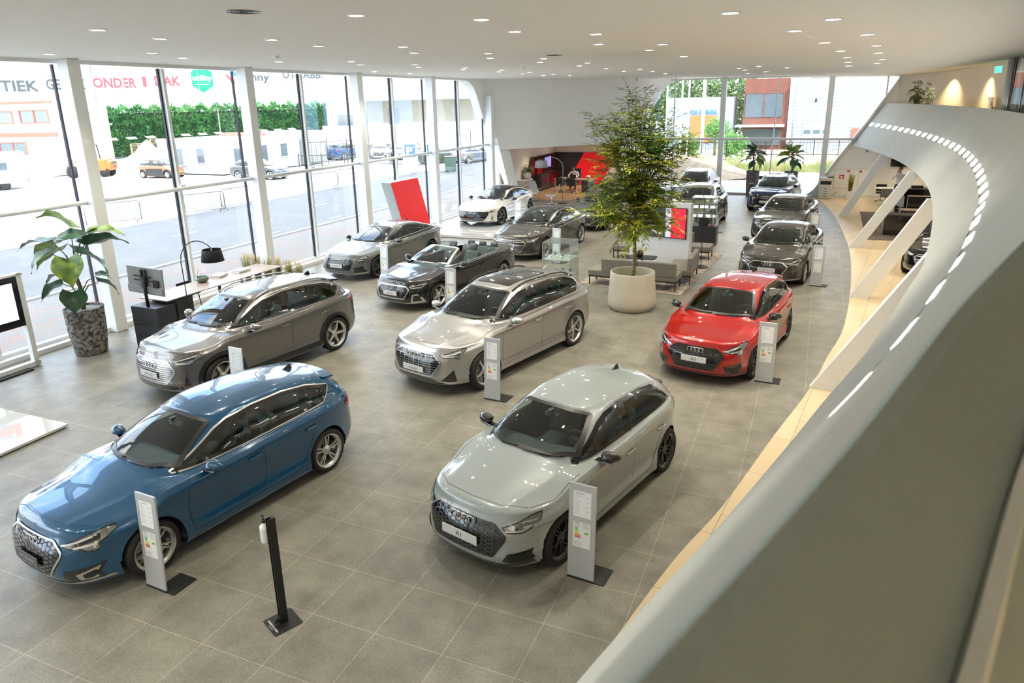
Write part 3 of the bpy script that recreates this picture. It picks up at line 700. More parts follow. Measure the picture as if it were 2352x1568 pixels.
def hex_net(poly,cw,ch):
    """honeycomb edges (2D segments) clipped to polygon"""
    xs=[p[0] for p in poly]; ys=[p[1] for p in poly]; segs=[]; P=inset(poly,.012); h=cw/2; i=-int((max(xs)-min(xs))/(1.5*h))
    for i in range(-12,13):
        cx=1.5*h*i
        if not min(xs)-h<cx<max(xs)+h: continue
        z=min(ys)-ch+(ch/2 if i%2 else 0)
        while z<max(ys)+ch:
            a=(cx-h,z); b=(cx-h/2,z+ch/2); c=(cx+h/2,z+ch/2); d=(cx+h,z)
            for s,e in ((a,b),(b,c),(c,d)):
                if in_poly(np.array([s[0],e[0]]),np.array([s[1],e[1]]),P).all(): segs.append((s,e))
            z+=ch
    return segs
def face_parts(S,D,root,pt,lod,panel,lines,xF,hw):
    f=S['face']; gp=f['grille']; gfull=[(-y,z) for y,z in gp]+[(y,z) for y,z in gp[::-1]]
    gr=panel('grille',roundp(gfull,.03,2),FRONT,f.get('gmat',M_gloss),.008,.06)
    if f.get('frame') is not None:
        lines('grille_frame',[(inset(roundp(gfull,.03,2),.0),f.get('fw',.02),FRONT,True,False)],f['frame'],gr,.012)
    q=MB(); pat=f.get('pat','hex'); zs=[z for y,z in gp]; z0,z1=min(zs),max(zs); pm=f.get('pmat',M_mesh)
    if pat=='hex' and lod==1:
        cw=f.get('cell',.085)
        for s,e in hex_net(gfull,cw,cw*.55):
            Vv,Ff=strip_mesh([s,e],.009,step=.1); D.go(q,Vv,Ff,FRONT,.013)
    elif pat in('bars','vbars'):
        n=f.get('nb',8)
        def span(t,ax):
            o=[]; m=len(gfull)
            for i in range(m):
                a,b=gfull[i],gfull[(i+1)%m]
                if (a[ax]-t)*(b[ax]-t)<0: o.append(a[1-ax]+(b[1-ax]-a[1-ax])*(t-a[ax])/(b[ax]-a[ax]))
            return (min(o),max(o)) if len(o)>1 else None
        for k in range(1,n):
            z=z0+(z1-z0)*k/n; s_=span(z,1)
            if s_: Vv,Ff=strip_mesh([(s_[0]+.01,z),(s_[1]-.01,z)],f.get('bw',.014)); D.go(q,Vv,Ff,FRONT,.015)
        for k in range(1,f.get('nv',0)):
            y=-.5+k/f['nv']; s_=span(y,0)
            if s_: Vv,Ff=strip_mesh([(y,s_[0]+.01),(y,s_[1]-.01)],.02); D.go(q,Vv,Ff,FRONT,.016)
    q.build('grille_mesh',pm,gr)
    # four rings
    def hit(y,z):
        h=D.bvh.ray_cast(Vector((5,y,z)),Vector((-1,0,0)))[0]; return h.x if h is not None else xF
    if f.get('rings',1):
        rz=f.get('rz',z1-.075); rr=f.get('rr',.043); q=MB(); xr_=hit(0,rz)+.026
        for k in range(4):
            yc=(k-1.5)*rr*1.42; q.tube([(xr_-(abs(yc)*.04),yc+rr*math.cos(a),rz+rr*math.sin(a)) for a in np.linspace(0,2*PI,21)[:-1]],rr*.13,6,closed=True)
        q.build('ring_badge',M_ring,root,smooth=True)
    pl=f.get('plate')
    if pl:
        w,h,z,txt,ts,pm_,tm=pl; xp=max(hit(0,z+h/2),hit(0,z-h/2),hit(0,z))+.024
        q=MB(); q.box((xp,0,z),(.012,w,h),bev=.004); po=q.build('number_plate',pm_,root)
        if txt:
            M=Matrix.Translation((xp+.0072,0,z))@Matrix(((0,0,1,0),(1,0,0,0),(0,1,0,0),(0,0,0,1)))
            lettering(txt,ts,tm,po,M,'plate_lettering')
    # headlights on a quarter projection
    ang=math.radians(f.get('ha',38))
    for sy in (1,-1):
        fq=quarter(ang,sy); U=Vector(fq[1])
        def uv(p):
            y,z=p[0]*sy,p[1]; d=p[2] if len(p)>2 else None
            if d is None: x=hit(y,z)
            else: x=xF-d
            return (x*U.x+y*U.y,z)
        hp=[uv(p) for p in f['head']]
        if lod==1: hb=roundp(hp,.015,2)
        else: hb=hp
        q=MB(); Vv,Ff=flat_mesh(hb,.05); D.go(q,Vv,Ff,fq,.006); ho=q.build('headlight',M_lens if f.get('hm') is None else f['hm'],root,smooth=True)
        q=MB(); Vv,Ff=strip_mesh(inset(hb,.004),.010,True); D.go(q,Vv,Ff,fq,.0085); q.build('headlight_rim',M_gloss,ho)
        if lod==1:
            q=MB()
            for seg,w in f.get('leds',()):
                Vv,Ff=strip_mesh([uv(p) for p in seg],w,step=.05); D.go(q,Vv,Ff,fq,.0095)
            q.build('light_strip',M_led,ho)
            q=MB()
            for seg,w in f.get('darks',()):
                Vv,Ff=strip_mesh([uv(p) for p in seg],w,step=.05); D.go(q,Vv,Ff,fq,.0080)
            q.build('lamp_module',M_gloss,ho)
        for nm,key,mm,off in (('air_intake','intake',M_gloss,.005),('intake_insert','insert',f.get('imat',M_satin),.009),('intake_mesh','imesh',M_blk,.012)):
            if f.get(key):
                q=MB()
                for poly in (f[key] if isinstance(f[key][0][0],(tuple,list)) else [f[key]]):
                    ip=[uv(p) for p in poly]; Vv,Ff=flat_mesh(roundp(ip,.012,2),.06); D.go(q,Vv,Ff,fq,off)
                q.build(nm,mm,root,smooth=True)
    if f.get('lip'):
        lp,w,m_=f['lip']; lines('front_lip',[([(-y,z) for y,z in lp[::-1]][:-1]+lp,w,FRONT,False,False)],m_,root,.008)
    if f.get('lower'):
        lo=f['lower']; panel('lower_intake',[(-y,z) for y,z in lo]+[(y,z) for y,z in lo[::-1]],FRONT,M_gloss,.005,.1)
# ---------------- car specifications ----------------
def spec(**k): return dict(k)
def face_a3(plate,pat='hex',frame=None,**k):
    f=dict(grille=[(.37,.705),(.51,.60),(.50,.56),(.35,.315)],frame=frame or M_satin,pat=pat,plate=plate,
        head=[(.45,.665),(.58,.725),(.80,.795,.33),(.86,.80,.46),(.87,.755,.47),(.82,.665,.30),(.76,.595),(.70,.590),(.67,.635),(.56,.64)],
        leds=[([(.47,.672),(.60,.700),(.78,.745,.30)],.016),([(.60,.650),(.74,.668)],.020),([(.74,.62),(.80,.69,.28)],.030)],
        darks=[([(.58,.680),(.80,.730,.33)],.05)],
        intake=[(.52,.40),(.78,.445),(.845,.35,.22),(.76,.255),(.50,.275)],insert=[(.62,.36),(.76,.42),(.82,.35,.2),(.74,.28),(.64,.285)],imesh=[(.67,.35),(.74,.385),(.76,.345),(.72,.30),(.67,.30)],
        lip=([(.0,.235),(.5,.235),(.80,.25)],.03,M_satin),rz=.655,rr=.047)
    f.update(k); return f
def PL(txt,ts=.055,w=.46,h=.11,z=.47,m=None,t=None): return (w,h,z,txt,ts,m or M_plate,t or M_ink)
A3=spec(dims=(4.34,1.816,1.43,2.636,.875,.32),xc=1.05,zc=.975,xwt=.22,xrr=-1.74,xrb=-2.03,zrb=.99,
  roof=((1.2,1.0),(.22,1.372),(-.3,1.428),(-.8,1.420),(-1.3,1.372),(-1.75,1.300),(-2.1,1.2)),
  screen=((.67,.985,1.00),(.50,1.315,1.345)),rearglass=((.56,1.04),(.46,1.235)),
  dlo=[(.95,.972),(.30,1.255),(.10,1.315),(-.35,1.352),(-.85,1.343),(-1.25,1.292),(-1.62,1.185),(-1.40,1.015),(-.3,.985)],
  bpil=-.24,pil=((-1.16,.05),),spoiler=1,trim='all',hz=.815)
def var(b,**k): d=dict(b); d.update(k); return d
A3blue=var(A3,face=face_a3(PL('Audi A3 Sportback',.04,z=.46,m=M_plate_d,t=M_plate)),fin_mat=M_ink,mirror_mat=None)
A3red=var(A3,face=face_a3(PL('A3',.085,z=.50),imat=None,frame=M_gloss,insert=None,intake=[(.50,.42),(.78,.46),(.85,.33,.2),(.76,.25),(.56,.27)],imesh=[(.60,.37),(.76,.41),(.80,.33,.2),(.73,.28),(.62,.29)],pmat=M_blk,lip=([(.0,.235),(.5,.235),(.80,.25)],.02,M_gloss)),trim=None,fin_mat=M_gloss,mirror_mat=M_gloss)
A3L=var(A3,dims=(4.495,1.816,1.425,2.636,.875,.32),xrr=-1.25,xrb=-1.83,zrb=1.07,tdrop=.04,spoiler=0,
  roof=((1.2,1.0),(.22,1.372),(-.3,1.425),(-.8,1.405),(-1.25,1.335),(-1.8,1.15)),rearglass=((.60,1.10),(.48,1.30)),
  dlo=[(.95,.972),(.30,1.255),(.10,1.315),(-.35,1.350),(-.85,1.328),(-1.25,1.235),(-1.52,1.10),(-1.35,1.02),(-.3,.985)],
  face=face_a3(PL('Audi A3 Limousine',.045,z=.50),frame=M_satin,insert=None,intake=[(.50,.42),(.78,.46),(.85,.33,.2),(.76,.25),(.56,.27)],imesh=[(.60,.37),(.76,.41),(.80,.33,.2),(.73,.28),(.62,.29)]))
A1=spec(dims=(4.03,1.74,1.41,2.563,.80,.315),xc=.99,zc=.985,xwt=.20,xrr=-1.52,xrb=-1.86,zrb=.99,zh=.79,
  roof=((1.2,1.0),(.20,1.365),(-.3,1.410),(-.8,1.402),(-1.2,1.36),(-1.52,1.30),(-1.9,1.2)),
  screen=((.66,.990,1.005),(.50,1.305,1.335)),rearglass=((.54,1.04),(.46,1.23)),
  dlo=[(.88,.975),(.27,1.25),(.08,1.305),(-.3,1.338),(-.85,1.325),(-1.22,1.27),(-1.52,1.02),(-1.38,1.005),(-.3,.98)],
  bpil=-.30,spoiler=0,trim=None,hz=.80,mirror_mat=M_gloss,fin_mat=M_ink,hoodcrease=1,
  face=dict(grille=[(.40,.715),(.55,.60),(.54,.54),(.42,.34)],frame=None,pat='hex',pmat=mat('grille_grey',(.09,.095,.10),rough=.4,metal=.5,noise=.1),plate=PL('A1',.085,z=.50,w=.50),
   head=[(.47,.685),(.60,.735),(.76,.79,.28),(.83,.80,.40),(.83,.73,.38),(.78,.655,.24),(.66,.625),(.54,.635)],
   leds=[([(.52,.65),(.66,.65),(.76,.68,.24)],.014),([(.54,.70),(.60,.68)],.05),([(.66,.71),(.74,.715)],.06)],darks=[([(.62,.655),(.63,.73)],.02)],
   intake=[(.50,.30),(.56,.40),(.74,.425),(.80,.34,.2),(.74,.265),(.56,.27)],imesh=[(.56,.31),(.59,.385),(.72,.40),(.75,.31),(.58,.295)],
   lip=([(.0,.235),(.5,.235),(.74,.25)],.035,M_gloss),rz=.672,rr=.055))
ETR=spec(dims=(4.90,1.935,1.62,2.928,.90,.375),xc=1.18,zc=1.09,zh=.86,xwt=.28,xrr=-1.98,xrb=-2.28,zrb=1.10,w10=.60,w8=.85,sill=.24,
  roof=((1.4,1.1),(.28,1.545),(-.3,1.612),(-1.0,1.60),(-1.6,1.535),(-2.0,1.455),(-2.4,1.35)),
  belt=((2.36,.83),(1.55,.92),(1.18,1.03),(0,1.06),(-1.2,1.10),(-2.5,1.06)),cl=((2.364,.86),(2.1,.945),(1.46,1.02),(1.18,1.09),(0,1.09),(-2.28,1.10),(-2.53,1.04)),
  screen=((.72,1.105,1.12),(.54,1.48,1.515)),rearglass=((.60,1.15),(.50,1.39)),
  dlo=[(1.06,1.09),(.38,1.40),(.15,1.475),(-.35,1.52),(-1.0,1.512),(-1.5,1.45),(-1.98,1.30),(-1.72,1.135),(-.3,1.10)],
  bpil=-.28,pil=((-1.30,.04),),trim=None,hz=.93,rails=M_gloss,sunroof=(.10,-1.15),spin=.5,arch=.03,spoiler=1,mirror=(.68,1.12),taildz=.12,
  face=dict(grille=[(.40,.80),(.56,.66),(.55,.62),(.40,.40)],frame=M_satin,fw=.03,pat='bars',nb=9,nv=8,pmat=mat('slat_grey',(.28,.29,.3),rough=.3,metal=.8,noise=.1),plate=PL('e-tron',.085,z=.50,w=.50),
   head=[(.50,.775),(.66,.83),(.86,.885,.36),(.90,.87,.44),(.85,.74,.28),(.79,.70),(.75,.745),(.60,.745)],
   leds=[([(.54,.775),(.70,.80),(.84,.835,.33)],.03),([(.60,.76),(.74,.765)],.018),([(.80,.73),(.86,.78,.3)],.014)],darks=[([(.62,.785),(.84,.80,.33)],.018)],
   intake=[(.52,.30),(.74,.53),(.86,.32,.18),(.82,.285,.14)],insert=[(.42,.345),(.70,.30),(.86,.30,.18),(.84,.27,.16),(.66,.262)],imesh=None,imat=None,
   lower=[(.36,.36),(.62,.30),(.66,.262),(.40,.262)],lip=([(.0,.25),(.5,.25),(.84,.265)],.02,M_satin),rz=.725,rr=.062))
Q4=spec(dims=(4.588,1.865,1.63,2.764,.86,.365),xc=1.22,zc=1.10,zh=.90,xwt=.36,xrr=-1.80,xrb=-2.12,zrb=1.12,w10=.61,w8=.85,sill=.24,
  roof=((1.4,1.1),(.36,1.535),(-.2,1.61),(-.9,1.60),(-1.5,1.54),(-1.85,1.47),(-2.2,1.35)),
  belt=((2.24,.87),(1.5,.95),(1.22,1.04),(0,1.06),(-1.2,1.11),(-2.4,1.08)),cl=((2.242,.90),(2.0,.985),(1.38,1.04),(1.22,1.10),(0,1.10),(-2.12,1.12),(-2.34,1.06)),
  screen=((.70,1.115,1.13),(.53,1.475,1.505)),rearglass=((.58,1.16),(.49,1.40)),
  dlo=[(1.12,1.095),(.46,1.39),(.22,1.465),(-.3,1.515),(-.9,1.508),(-1.4,1.45),(-1.80,1.315),(-1.58,1.14),(-.3,1.105)],
  bpil=-.22,pil=((-1.12,.04),),trim='all',hz=.93,rails=M_satin,clad=M_blk,spoiler=1,spoiler_mat=M_gloss,mirror=(.70,1.12),fin_mat=M_gloss,spin=.2,taildz=.12,
  face=dict(grille=[(.44,.80),(.58,.66),(.57,.60),(.42,.40)],frame=M_satin,fw=.025,gmat=mat('closed_grille',(.20,.205,.21),rough=.25,metal=.8,coat=.5,noise=.1),pat='bars',nb=11,bw=.018,pmat=mat('slat_silver',(.5,.5,.5),rough=.25,metal=.9,noise=.1),plate=PL('Q4 e-tron',.06,z=.54,w=.48),
   head=[(.50,.785),(.64,.85),(.84,.905,.40),(.88,.895,.46),(.86,.80,.36),(.78,.735),(.62,.745)],
   leds=[([(.54,.80),(.70,.845),(.84,.875,.38)],.018),([(.58,.77),(.74,.765),(.82,.80,.3)],.03)],darks=[([(.60,.805),(.82,.84,.35)],.03)],
   intake=[(.68,.36),(.72,.62),(.80,.63,.14),(.84,.36,.18)],insert=None,imesh=None,
   lower=[(.45,.37),(.66,.36),(.66,.29),(.45,.28)],lip=([(.0,.265),(.5,.265),(.80,.28)],.04,M_satin),rz=.715,rr=.060))
A5=spec(dims=(4.757,1.843,1.386,2.824,.88,.33),xc=1.02,zc=.94,zh=.73,xwt=.10,xrr=-1.55,xrb=-2.18,zrb=1.02,w10=.60,
  roof=((1.2,.95),(.10,1.315),(-.45,1.383),(-1.0,1.345),(-1.55,1.225),(-2.2,1.04)),
  belt=((2.29,.70),(1.5,.80),(1.02,.89),(0,.92),(-1.2,.98),(-2.4,.97)),
  screen=((.68,.955,.965),(.50,1.265,1.29)),rearglass=((.60,1.05),(.48,1.19)),
  dlo=[(.95,.945),(.22,1.205),(.0,1.262),(-.5,1.305),(-1.0,1.275),(-1.45,1.18),(-1.80,1.06),(-1.62,1.005),(-.3,.955)],
  bpil=-.34,trim=True,hz=.80,mirror_mat=M_gloss,fin_mat=M_blk,tdrop=.03,
  face=face_a3(PL('Audi A5 Sportback',.045,z=.47),frame=M_gloss,head=[(.48,.635),(.62,.685),(.82,.735,.40),(.86,.725,.46),(.84,.65,.36),(.76,.60),(.58,.60)],leds=[([(.52,.65),(.66,.675),(.82,.705,.36)],.012),([(.60,.62),(.78,.64,.25)],.016)],darks=[([(.58,.645),(.80,.68,.33)],.03)],
    grille=[(.44,.655),(.53,.58),(.52,.54),(.42,.345)],rz=.615,insert=None,intake=[(.54,.42),(.74,.45),(.84,.40,.2),(.80,.27),(.58,.27)],imesh=[(.62,.40),(.74,.41),(.78,.31),(.64,.30)]))
A5C=var(A5,dims=(4.697,1.846,1.384,2.765,.88,.33),xrr=-1.30,xrb=-1.70,zrb=.99,open=-1.35,ndoor=2,bpil=-.55,doors=(.80,-.52,-.95),
  roof=((1.2,.95),(.10,1.315),(-.45,1.375),(-1.0,1.30),(-1.55,1.12)),
  cl=((2.262,.73),(2.0,.80),(1.38,.87),(1.02,.94),(-1.35,.99),(-1.7,1.0),(-2.1,.99),(-2.43,.95)),
  belt=((2.26,.70),(1.5,.80),(1.02,.89),(0,.92),(-1.2,.96),(-2.4,.93)),
  dlo=[(.95,.945),(.20,1.20),(-.0,1.245),(-.5,1.255),(-.9,1.20),(-1.25,1.05),(-1.15,.98),(-.3,.955)],
  face=face_a3(PL('Audi A5',.06,z=.47),frame=M_satin,fw=.028,head=[(.48,.635),(.62,.685),(.82,.735,.40),(.86,.725,.46),(.84,.65,.36),(.76,.60),(.58,.60)],leds=[([(.52,.65),(.66,.675),(.82,.705,.36)],.012),([(.60,.62),(.78,.64,.25)],.016)],darks=[([(.58,.645),(.80,.68,.33)],.03)],
    grille=[(.44,.655),(.53,.58),(.52,.54),(.42,.345)],rz=.615,insert=[(.60,.46),(.80,.48,.1),(.86,.38,.22),(.80,.26),(.56,.25)],intake=None,imesh=[(.63,.43),(.77,.445),(.82,.38,.18),(.76,.29),(.61,.285)]))
GT=spec(dims=(4.989,1.964,1.414,2.90,.93,.36),xc=.98,zc=.93,zh=.70,xwt=.02,xrr=-1.75,xrb=-2.30,zrb=.99,w10=.56,w8=.80,flare=.035,nR=3.8,
  roof=((1.2,.95),(.02,1.30),(-.5,1.41),(-1.1,1.355),(-1.75,1.19),(-2.3,1.02)),roofmat=M_gloss,
  belt=((2.38,.67),(1.6,.80),(.98,.87),(0,.90),(-1.2,.97),(-2.5,.96)),
  screen=((.68,.945,.955),(.48,1.24,1.265)),rearglass=((.60,1.04),(.44,1.15)),
  dlo=[(.90,.93),(.15,1.18),(-.1,1.245),(-.55,1.295),(-1.05,1.25),(-1.5,1.13),(-1.72,1.04),(-1.55,.99),(-.3,.94)],bpil=-.40,trim=None,hz=.78,mirror_mat=M_gloss,
  face=dict(grille=[(.62,.625),(.70,.56),(.60,.36),(.50,.27)],frame=M_gloss,pat='none',plate=PL('e-tron GT',.05,z=.46,w=.42,m=M_plate_d,t=M_plate),
   head=[(.56,.65),(.72,.68),(.88,.70,.42),(.90,.68,.46),(.84,.60,.26),(.64,.60)],leds=[([(.60,.64),(.76,.655),(.88,.67,.40)],.018)],darks=[([(.62,.62),(.82,.63,.3)],.03)],
   intake=[(.76,.30),(.80,.50),(.88,.52,.22),(.90,.34,.25),(.84,.27,.15)],insert=None,imesh=None,lip=([(.0,.215),(.5,.215),(.84,.235)],.03,M_gloss),rz=.59,rr=.045))
A6=spec(dims=(4.939,1.886,1.457,2.924,.92,.345),xc=1.02,zc=.99,zh=.78,xwt=.12,xrr=-1.52,xrb=-2.02,zrb=1.08,w10=.61,
  roof=((1.2,1.0),(.12,1.385),(-.45,1.452),(-1.0,1.42),(-1.55,1.30),(-2.05,1.11)),roofmat=M_gloss,
  belt=((2.38,.75),(1.55,.84),(1.02,.94),(0,.96),(-1.2,1.0),(-2.5,1.0)),tdrop=.03,
  screen=((.69,1.0,1.015),(.51,1.325,1.355)),rearglass=((.62,1.12),(.49,1.265)),
  dlo=[(.95,.985),(.24,1.265),(.02,1.325),(-.5,1.372),(-1.0,1.345),(-1.45,1.245),(-1.80,1.09),(-1.62,1.04),(-.3,.995)],
  bpil=-.32,pil=((-1.42,.035),),trim='all',hz=.83,spin=.6,
  face=dict(grille=[(.46,.69),(.55,.60),(.54,.55),(.42,.33)],frame=M_satin,pat='bars',nb=8,bw=.02,pmat=M_satin,plate=PL('A6',.07,z=.50,w=.40),
   head=[(.52,.67),(.66,.72),(.86,.775,.42),(.90,.76,.48),(.86,.68,.36),(.74,.625),(.60,.63)],leds=[([(.56,.68),(.70,.71),(.86,.745,.40)],.012),([(.60,.65),(.80,.675,.3)],.014),([(.62,.665),(.84,.71,.36)],.01)],darks=[([(.62,.672),(.82,.70,.33)],.02)],
   intake=[(.56,.40),(.78,.43),(.84,.34,.18),(.78,.27),(.58,.27)],insert=None,imesh=None,lip=([(.0,.245),(.5,.245),(.82,.26)],.02,M_satin),rz=.64,rr=.053))
A8=var(A6,dims=(5.17,1.945,1.485,3.00,.98,.365),roofmat=None,face=dict(A6['face'],plate=None,rings=0,grille=[(.50,.74),(.60,.64),(.58,.56),(.42,.30)],fw=.03,nb=9),xrb=-2.15,xrr=-1.62,rearglass=((.62,1.13),(.49,1.27)))
Q5=var(Q4,dims=(4.68,1.893,1.66,2.82,.89,.375),clad=None,rails=M_satin,spin=.1,face=dict(Q4['face'],gmat=M_gloss,pat='bars',plate=PL('Q5',.06,z=.54,w=.48)),spoiler_mat=None)
Q3=var(Q5,dims=(4.484,1.856,1.62,2.68,.87,.365),face=dict(Q5['face'],plate=PL('Q3',.06,z=.54,w=.48)))
Q2=var(Q4,dims=(4.20,1.794,1.51,2.60,.82,.345),xc=1.08,zc=1.06,zh=.86,xwt=.30,xrr=-1.62,xrb=-1.92,zrb=1.05,clad=None,
  roof=((1.3,1.05),(.30,1.43),(-.2,1.50),(-.9,1.49),(-1.4,1.43),(-1.7,1.36),(-2.0,1.25)),
  belt=((2.12,.83),(1.4,.91),(1.08,1.0),(0,1.01),(-1.2,1.04),(-2.2,1.02)),cl=((2.12,.86),(1.9,.94),(1.3,1.0),(1.08,1.06),(0,1.06),(-1.92,1.05),(-2.08,1.0)),
  screen=((.66,1.07,1.085),(.51,1.375,1.40)),rearglass=((.55,1.09),(.47,1.30)),mirror=(.58,1.08),mirror_mat=M_gloss,
  dlo=[(.98,1.055),(.40,1.29),(.18,1.36),(-.3,1.41),(-.9,1.40),(-1.3,1.345),(-1.60,1.22),(-1.40,1.07),(-.3,1.06)],
  face=dict(Q4['face'],gmat=M_gloss,pat='hex',grille=[(.44,.79),(.56,.70),(.50,.44),(.42,.40)],plate=PL('Q2',.06,z=.50,w=.46),pmat=M_mesh,frame=M_gloss,rz=.70,head=[(.52,.74),(.62,.86),(.80,.87,.30),(.84,.82,.36),(.78,.74),(.62,.72)],leds=[([(.58,.78),(.74,.80)],.04)],darks=()))
A4=var(A3L,dims=(4.762,1.847,1.43,2.82,.88,.33),xc=1.06,xrr=-1.38,xrb=-1.92,face=face_a3(PL('A4',.06,z=.48),frame=M_satin,pat='bars',nb=8,pmat=M_satin,insert=None))
P_blue=body_paint('atoll_blue',(.002,.070,.17),metal=.25,rough=.2); P_stone=body_paint('pale_grey',(.30,.34,.335),metal=.0,rough=.3)
P_flor=body_paint('warm_silver',(.45,.44,.43),metal=.75,rough=.3); P_q4=body_paint('typhoon_grey',(.20,.19,.185),metal=.8,rough=.28); P_red=body_paint('tango_red',(.36,.001,.004),metal=.25,rough=.28)
P_dgrey=body_paint('daytona_grey',(.085,.08,.07),metal=.75,rough=.25); P_nardo=body_paint('medium_grey',(.13,.14,.135),metal=.3,rough=.28); P_black=body_paint('mythos_black',(.006,.006,.008),metal=.3,rough=.2)
P_white=body_paint('suzuka_white',(.62,.61,.59),metal=.2,rough=.3); P_olive=body_paint('district_green',(.17,.165,.09),metal=.7,rough=.25); P_navy=body_paint('navarra_blue',(.010,.02,.085),metal=.5,rough=.25); P_sil=body_paint('manhattan_grey',(.24,.26,.29),metal=.8,rough=.28)
# ======================= THE HALL =======================
def cz(x): return 6.1-.026*max(0,min(x,3.4)+7)+.075*max(0,min(x,5.5)-3.4)
M_wall=mat('white_plaster',(.90,.895,.86),rough=.7,bump=.05,bscale=30,noise=.03); M_ceil=mat('ceiling_plaster',(.80,.785,.75),rough=.8,noise=.02)
M_fr=mat('white_powder_coat',(.80,.82,.81),rough=.35,coat=.2,noise=.03); M_gask=mat('dark_gasket',(.02,.018,.03),rough=.5,noise=.1); M_sill=mat('white_sill',(.82,.83,.83),rough=.3,noise=.03)
M_rib=mat('sculpted_parapet',(.45,.46,.41),rough=.55,noise=.06,nscale=1.2); M_ribin=mat('parapet_inner_face',(.38,.45,.44),rough=.6,noise=.08,nscale=1.5)
G_fac=glass_mat('facade_glass',(.93,.965,.955),.9)
# floor tiles: 0.75 m, pale joints, mottled concrete look
m=bpy.data.materials.new('concrete_tiles'); m.use_nodes=True; t=m.node_tree; b=t.nodes['Principled BSDF']
c=N(t,'ShaderNodeTexCoord'); mp=N(t,'ShaderNodeMapping'); mp.inputs['Location'].default_value=(4.350+.0025,-4.735+.0025,0)
br=N(t,'ShaderNodeTexBrick',offset=0.0,squash=1.0); br.inputs['Scale'].default_value=1; br.inputs['Brick Width'].default_value=.75; br.inputs['Row Height'].default_value=.75
br.inputs['Mortar Size'].default_value=.0045; br.inputs['Mortar Smooth'].default_value=.3; br.inputs['Bias'].default_value=0
br.inputs['Color1'].default_value=(.94,.94,.94,1); br.inputs['Color2'].default_value=(1.05,1.05,1.05,1); br.inputs['Mortar'].default_value=(1.75,1.7,1.6,1)
n1=N(t,'ShaderNodeTexNoise'); n1.inputs['Scale'].default_value=2.2; n1.inputs['Detail'].default_value=8; n1.inputs['Roughness'].default_value=.62
n2=N(t,'ShaderNodeTexNoise'); n2.inputs['Scale'].default_value=45; n2.inputs['Detail'].default_value=6; n2.inputs['Roughness'].default_value=.8
r1=N(t,'ShaderNodeValToRGB'); r1.color_ramp.elements[0].color=(.145,.136,.110,1); r1.color_ramp.elements[1].color=(.25,.236,.195,1); r1.color_ramp.elements[0].position=.3; r1.color_ramp.elements[1].position=.7
r2=N(t,'ShaderNodeValToRGB'); r2.color_ramp.elements[0].color=(.50,.50,.50,1); r2.color_ramp.elements[1].color=(1.08,1.08,1.08,1); r2.color_ramp.elements[0].position=.3; r2.color_ramp.elements[1].position=.52
mu=N(t,'ShaderNodeMix',data_type='RGBA',blend_type='MULTIPLY'); mu.inputs[0].default_value=1; mv=N(t,'ShaderNodeMix',data_type='RGBA',blend_type='MULTIPLY'); mv.inputs[0].default_value=1
L=t.links.new; L(c.outputs['Object'],mp.inputs[0]); L(mp.outputs[0],br.inputs['Vector']); L(c.outputs['Object'],n1.inputs['Vector']); L(c.outputs['Object'],n2.inputs['Vector']); L(n1.outputs[0],r1.inputs[0]); L(n2.outputs[0],r2.inputs[0])
L(r1.outputs[0],mu.inputs[6]); L(r2.outputs[0],mu.inputs[7]); L(mu.outputs[2],mv.inputs[6]); L(br.outputs['Color'],mv.inputs[7]); L(mv.outputs[2],b.inputs['Base Color'])
b.inputs['Roughness'].default_value=.42; b.inputs['Specular IOR Level'].default_value=.55
bp=N(t,'ShaderNodeBump'); bp.inputs['Strength'].default_value=.08; bp.inputs['Distance'].default_value=.004; L(n2.outputs[0],bp.inputs['Height']); L(bp.outputs[0],b.inputs['Normal'])
M_tile=m
def plank_mat(name,c1,c2,w,l,rot):
    m=bpy.data.materials.new(name); m.use_nodes=True; t=m.node_tree; b=t.nodes['Principled BSDF']; L=t.links.new
    c=N(t,'ShaderNodeTexCoord'); mp=N(t,'ShaderNodeMapping'); mp.inputs['Rotation'].default_value=(0,0,rot)
    br=N(t,'ShaderNodeTexBrick',offset=.37); br.inputs['Scale'].default_value=1; br.inputs['Brick Width'].default_value=l; br.inputs['Row Height'].default_value=w; br.inputs['Mortar Size'].default_value=.004
    br.inputs['Color1'].default_value=(*c1,1); br.inputs['Color2'].default_value=(*c2,1); br.inputs['Mortar'].default_value=(c1[0]*.4,c1[1]*.4,c1[2]*.4,1)
    L(c.outputs['Object'],mp.inputs[0]); L(mp.outputs[0],br.inputs['Vector']); L(br.outputs[0],b.inputs['Base Color']); b.inputs['Roughness'].default_value=.32
    return m
M_oak=plank_mat('pale_oak_planks',(.60,.47,.29),(.68,.55,.36),.42,1.25,PI/2+.12)
M_oak2=plank_mat('warm_oak_planks',(.42,.27,.14),(.50,.33,.18),.18,1.4,.2)
WOOD=[(-1.9,3.2),(-1.5,5.0),(-1.1,6.94),(-.72,8.33),(-.25,10.6),(.22,12.75),(.51,14.58),(.82,16.46),(1.03,19.17),(1.18,22.77),(1.21,26.18),(1.07,29.65),(.85,33.25),(.55,36.14),(.11,39.21),(-.1,40.3)]
W_=[(v.x,v.y) for v in cat_interp([(x,y,0) for x,y in WOOD],4)]
q=MB(); q.quad(*[(x,y,0) for x,y in [(-2.6,-7)]+W_+[(-.1,43),(-15.45,43),(-15.45,-7)]][::1]); q.bm.normal_update()
fl=q.build('floor',M_tile); fl['kind']='structure'
for p in fl.data.polygons:
    if p.normal.z<0: fl.data.flip_normals(); break
q=MB(); q.quad(*([(x,y,0) for x,y in [(-2.6,-7),(14,-7),(14,43),(-.1,43)]]+[(x,y,0) for x,y in W_[::-1]])); wf=q.build('floor_wood',M_oak); wf['kind']='structure'
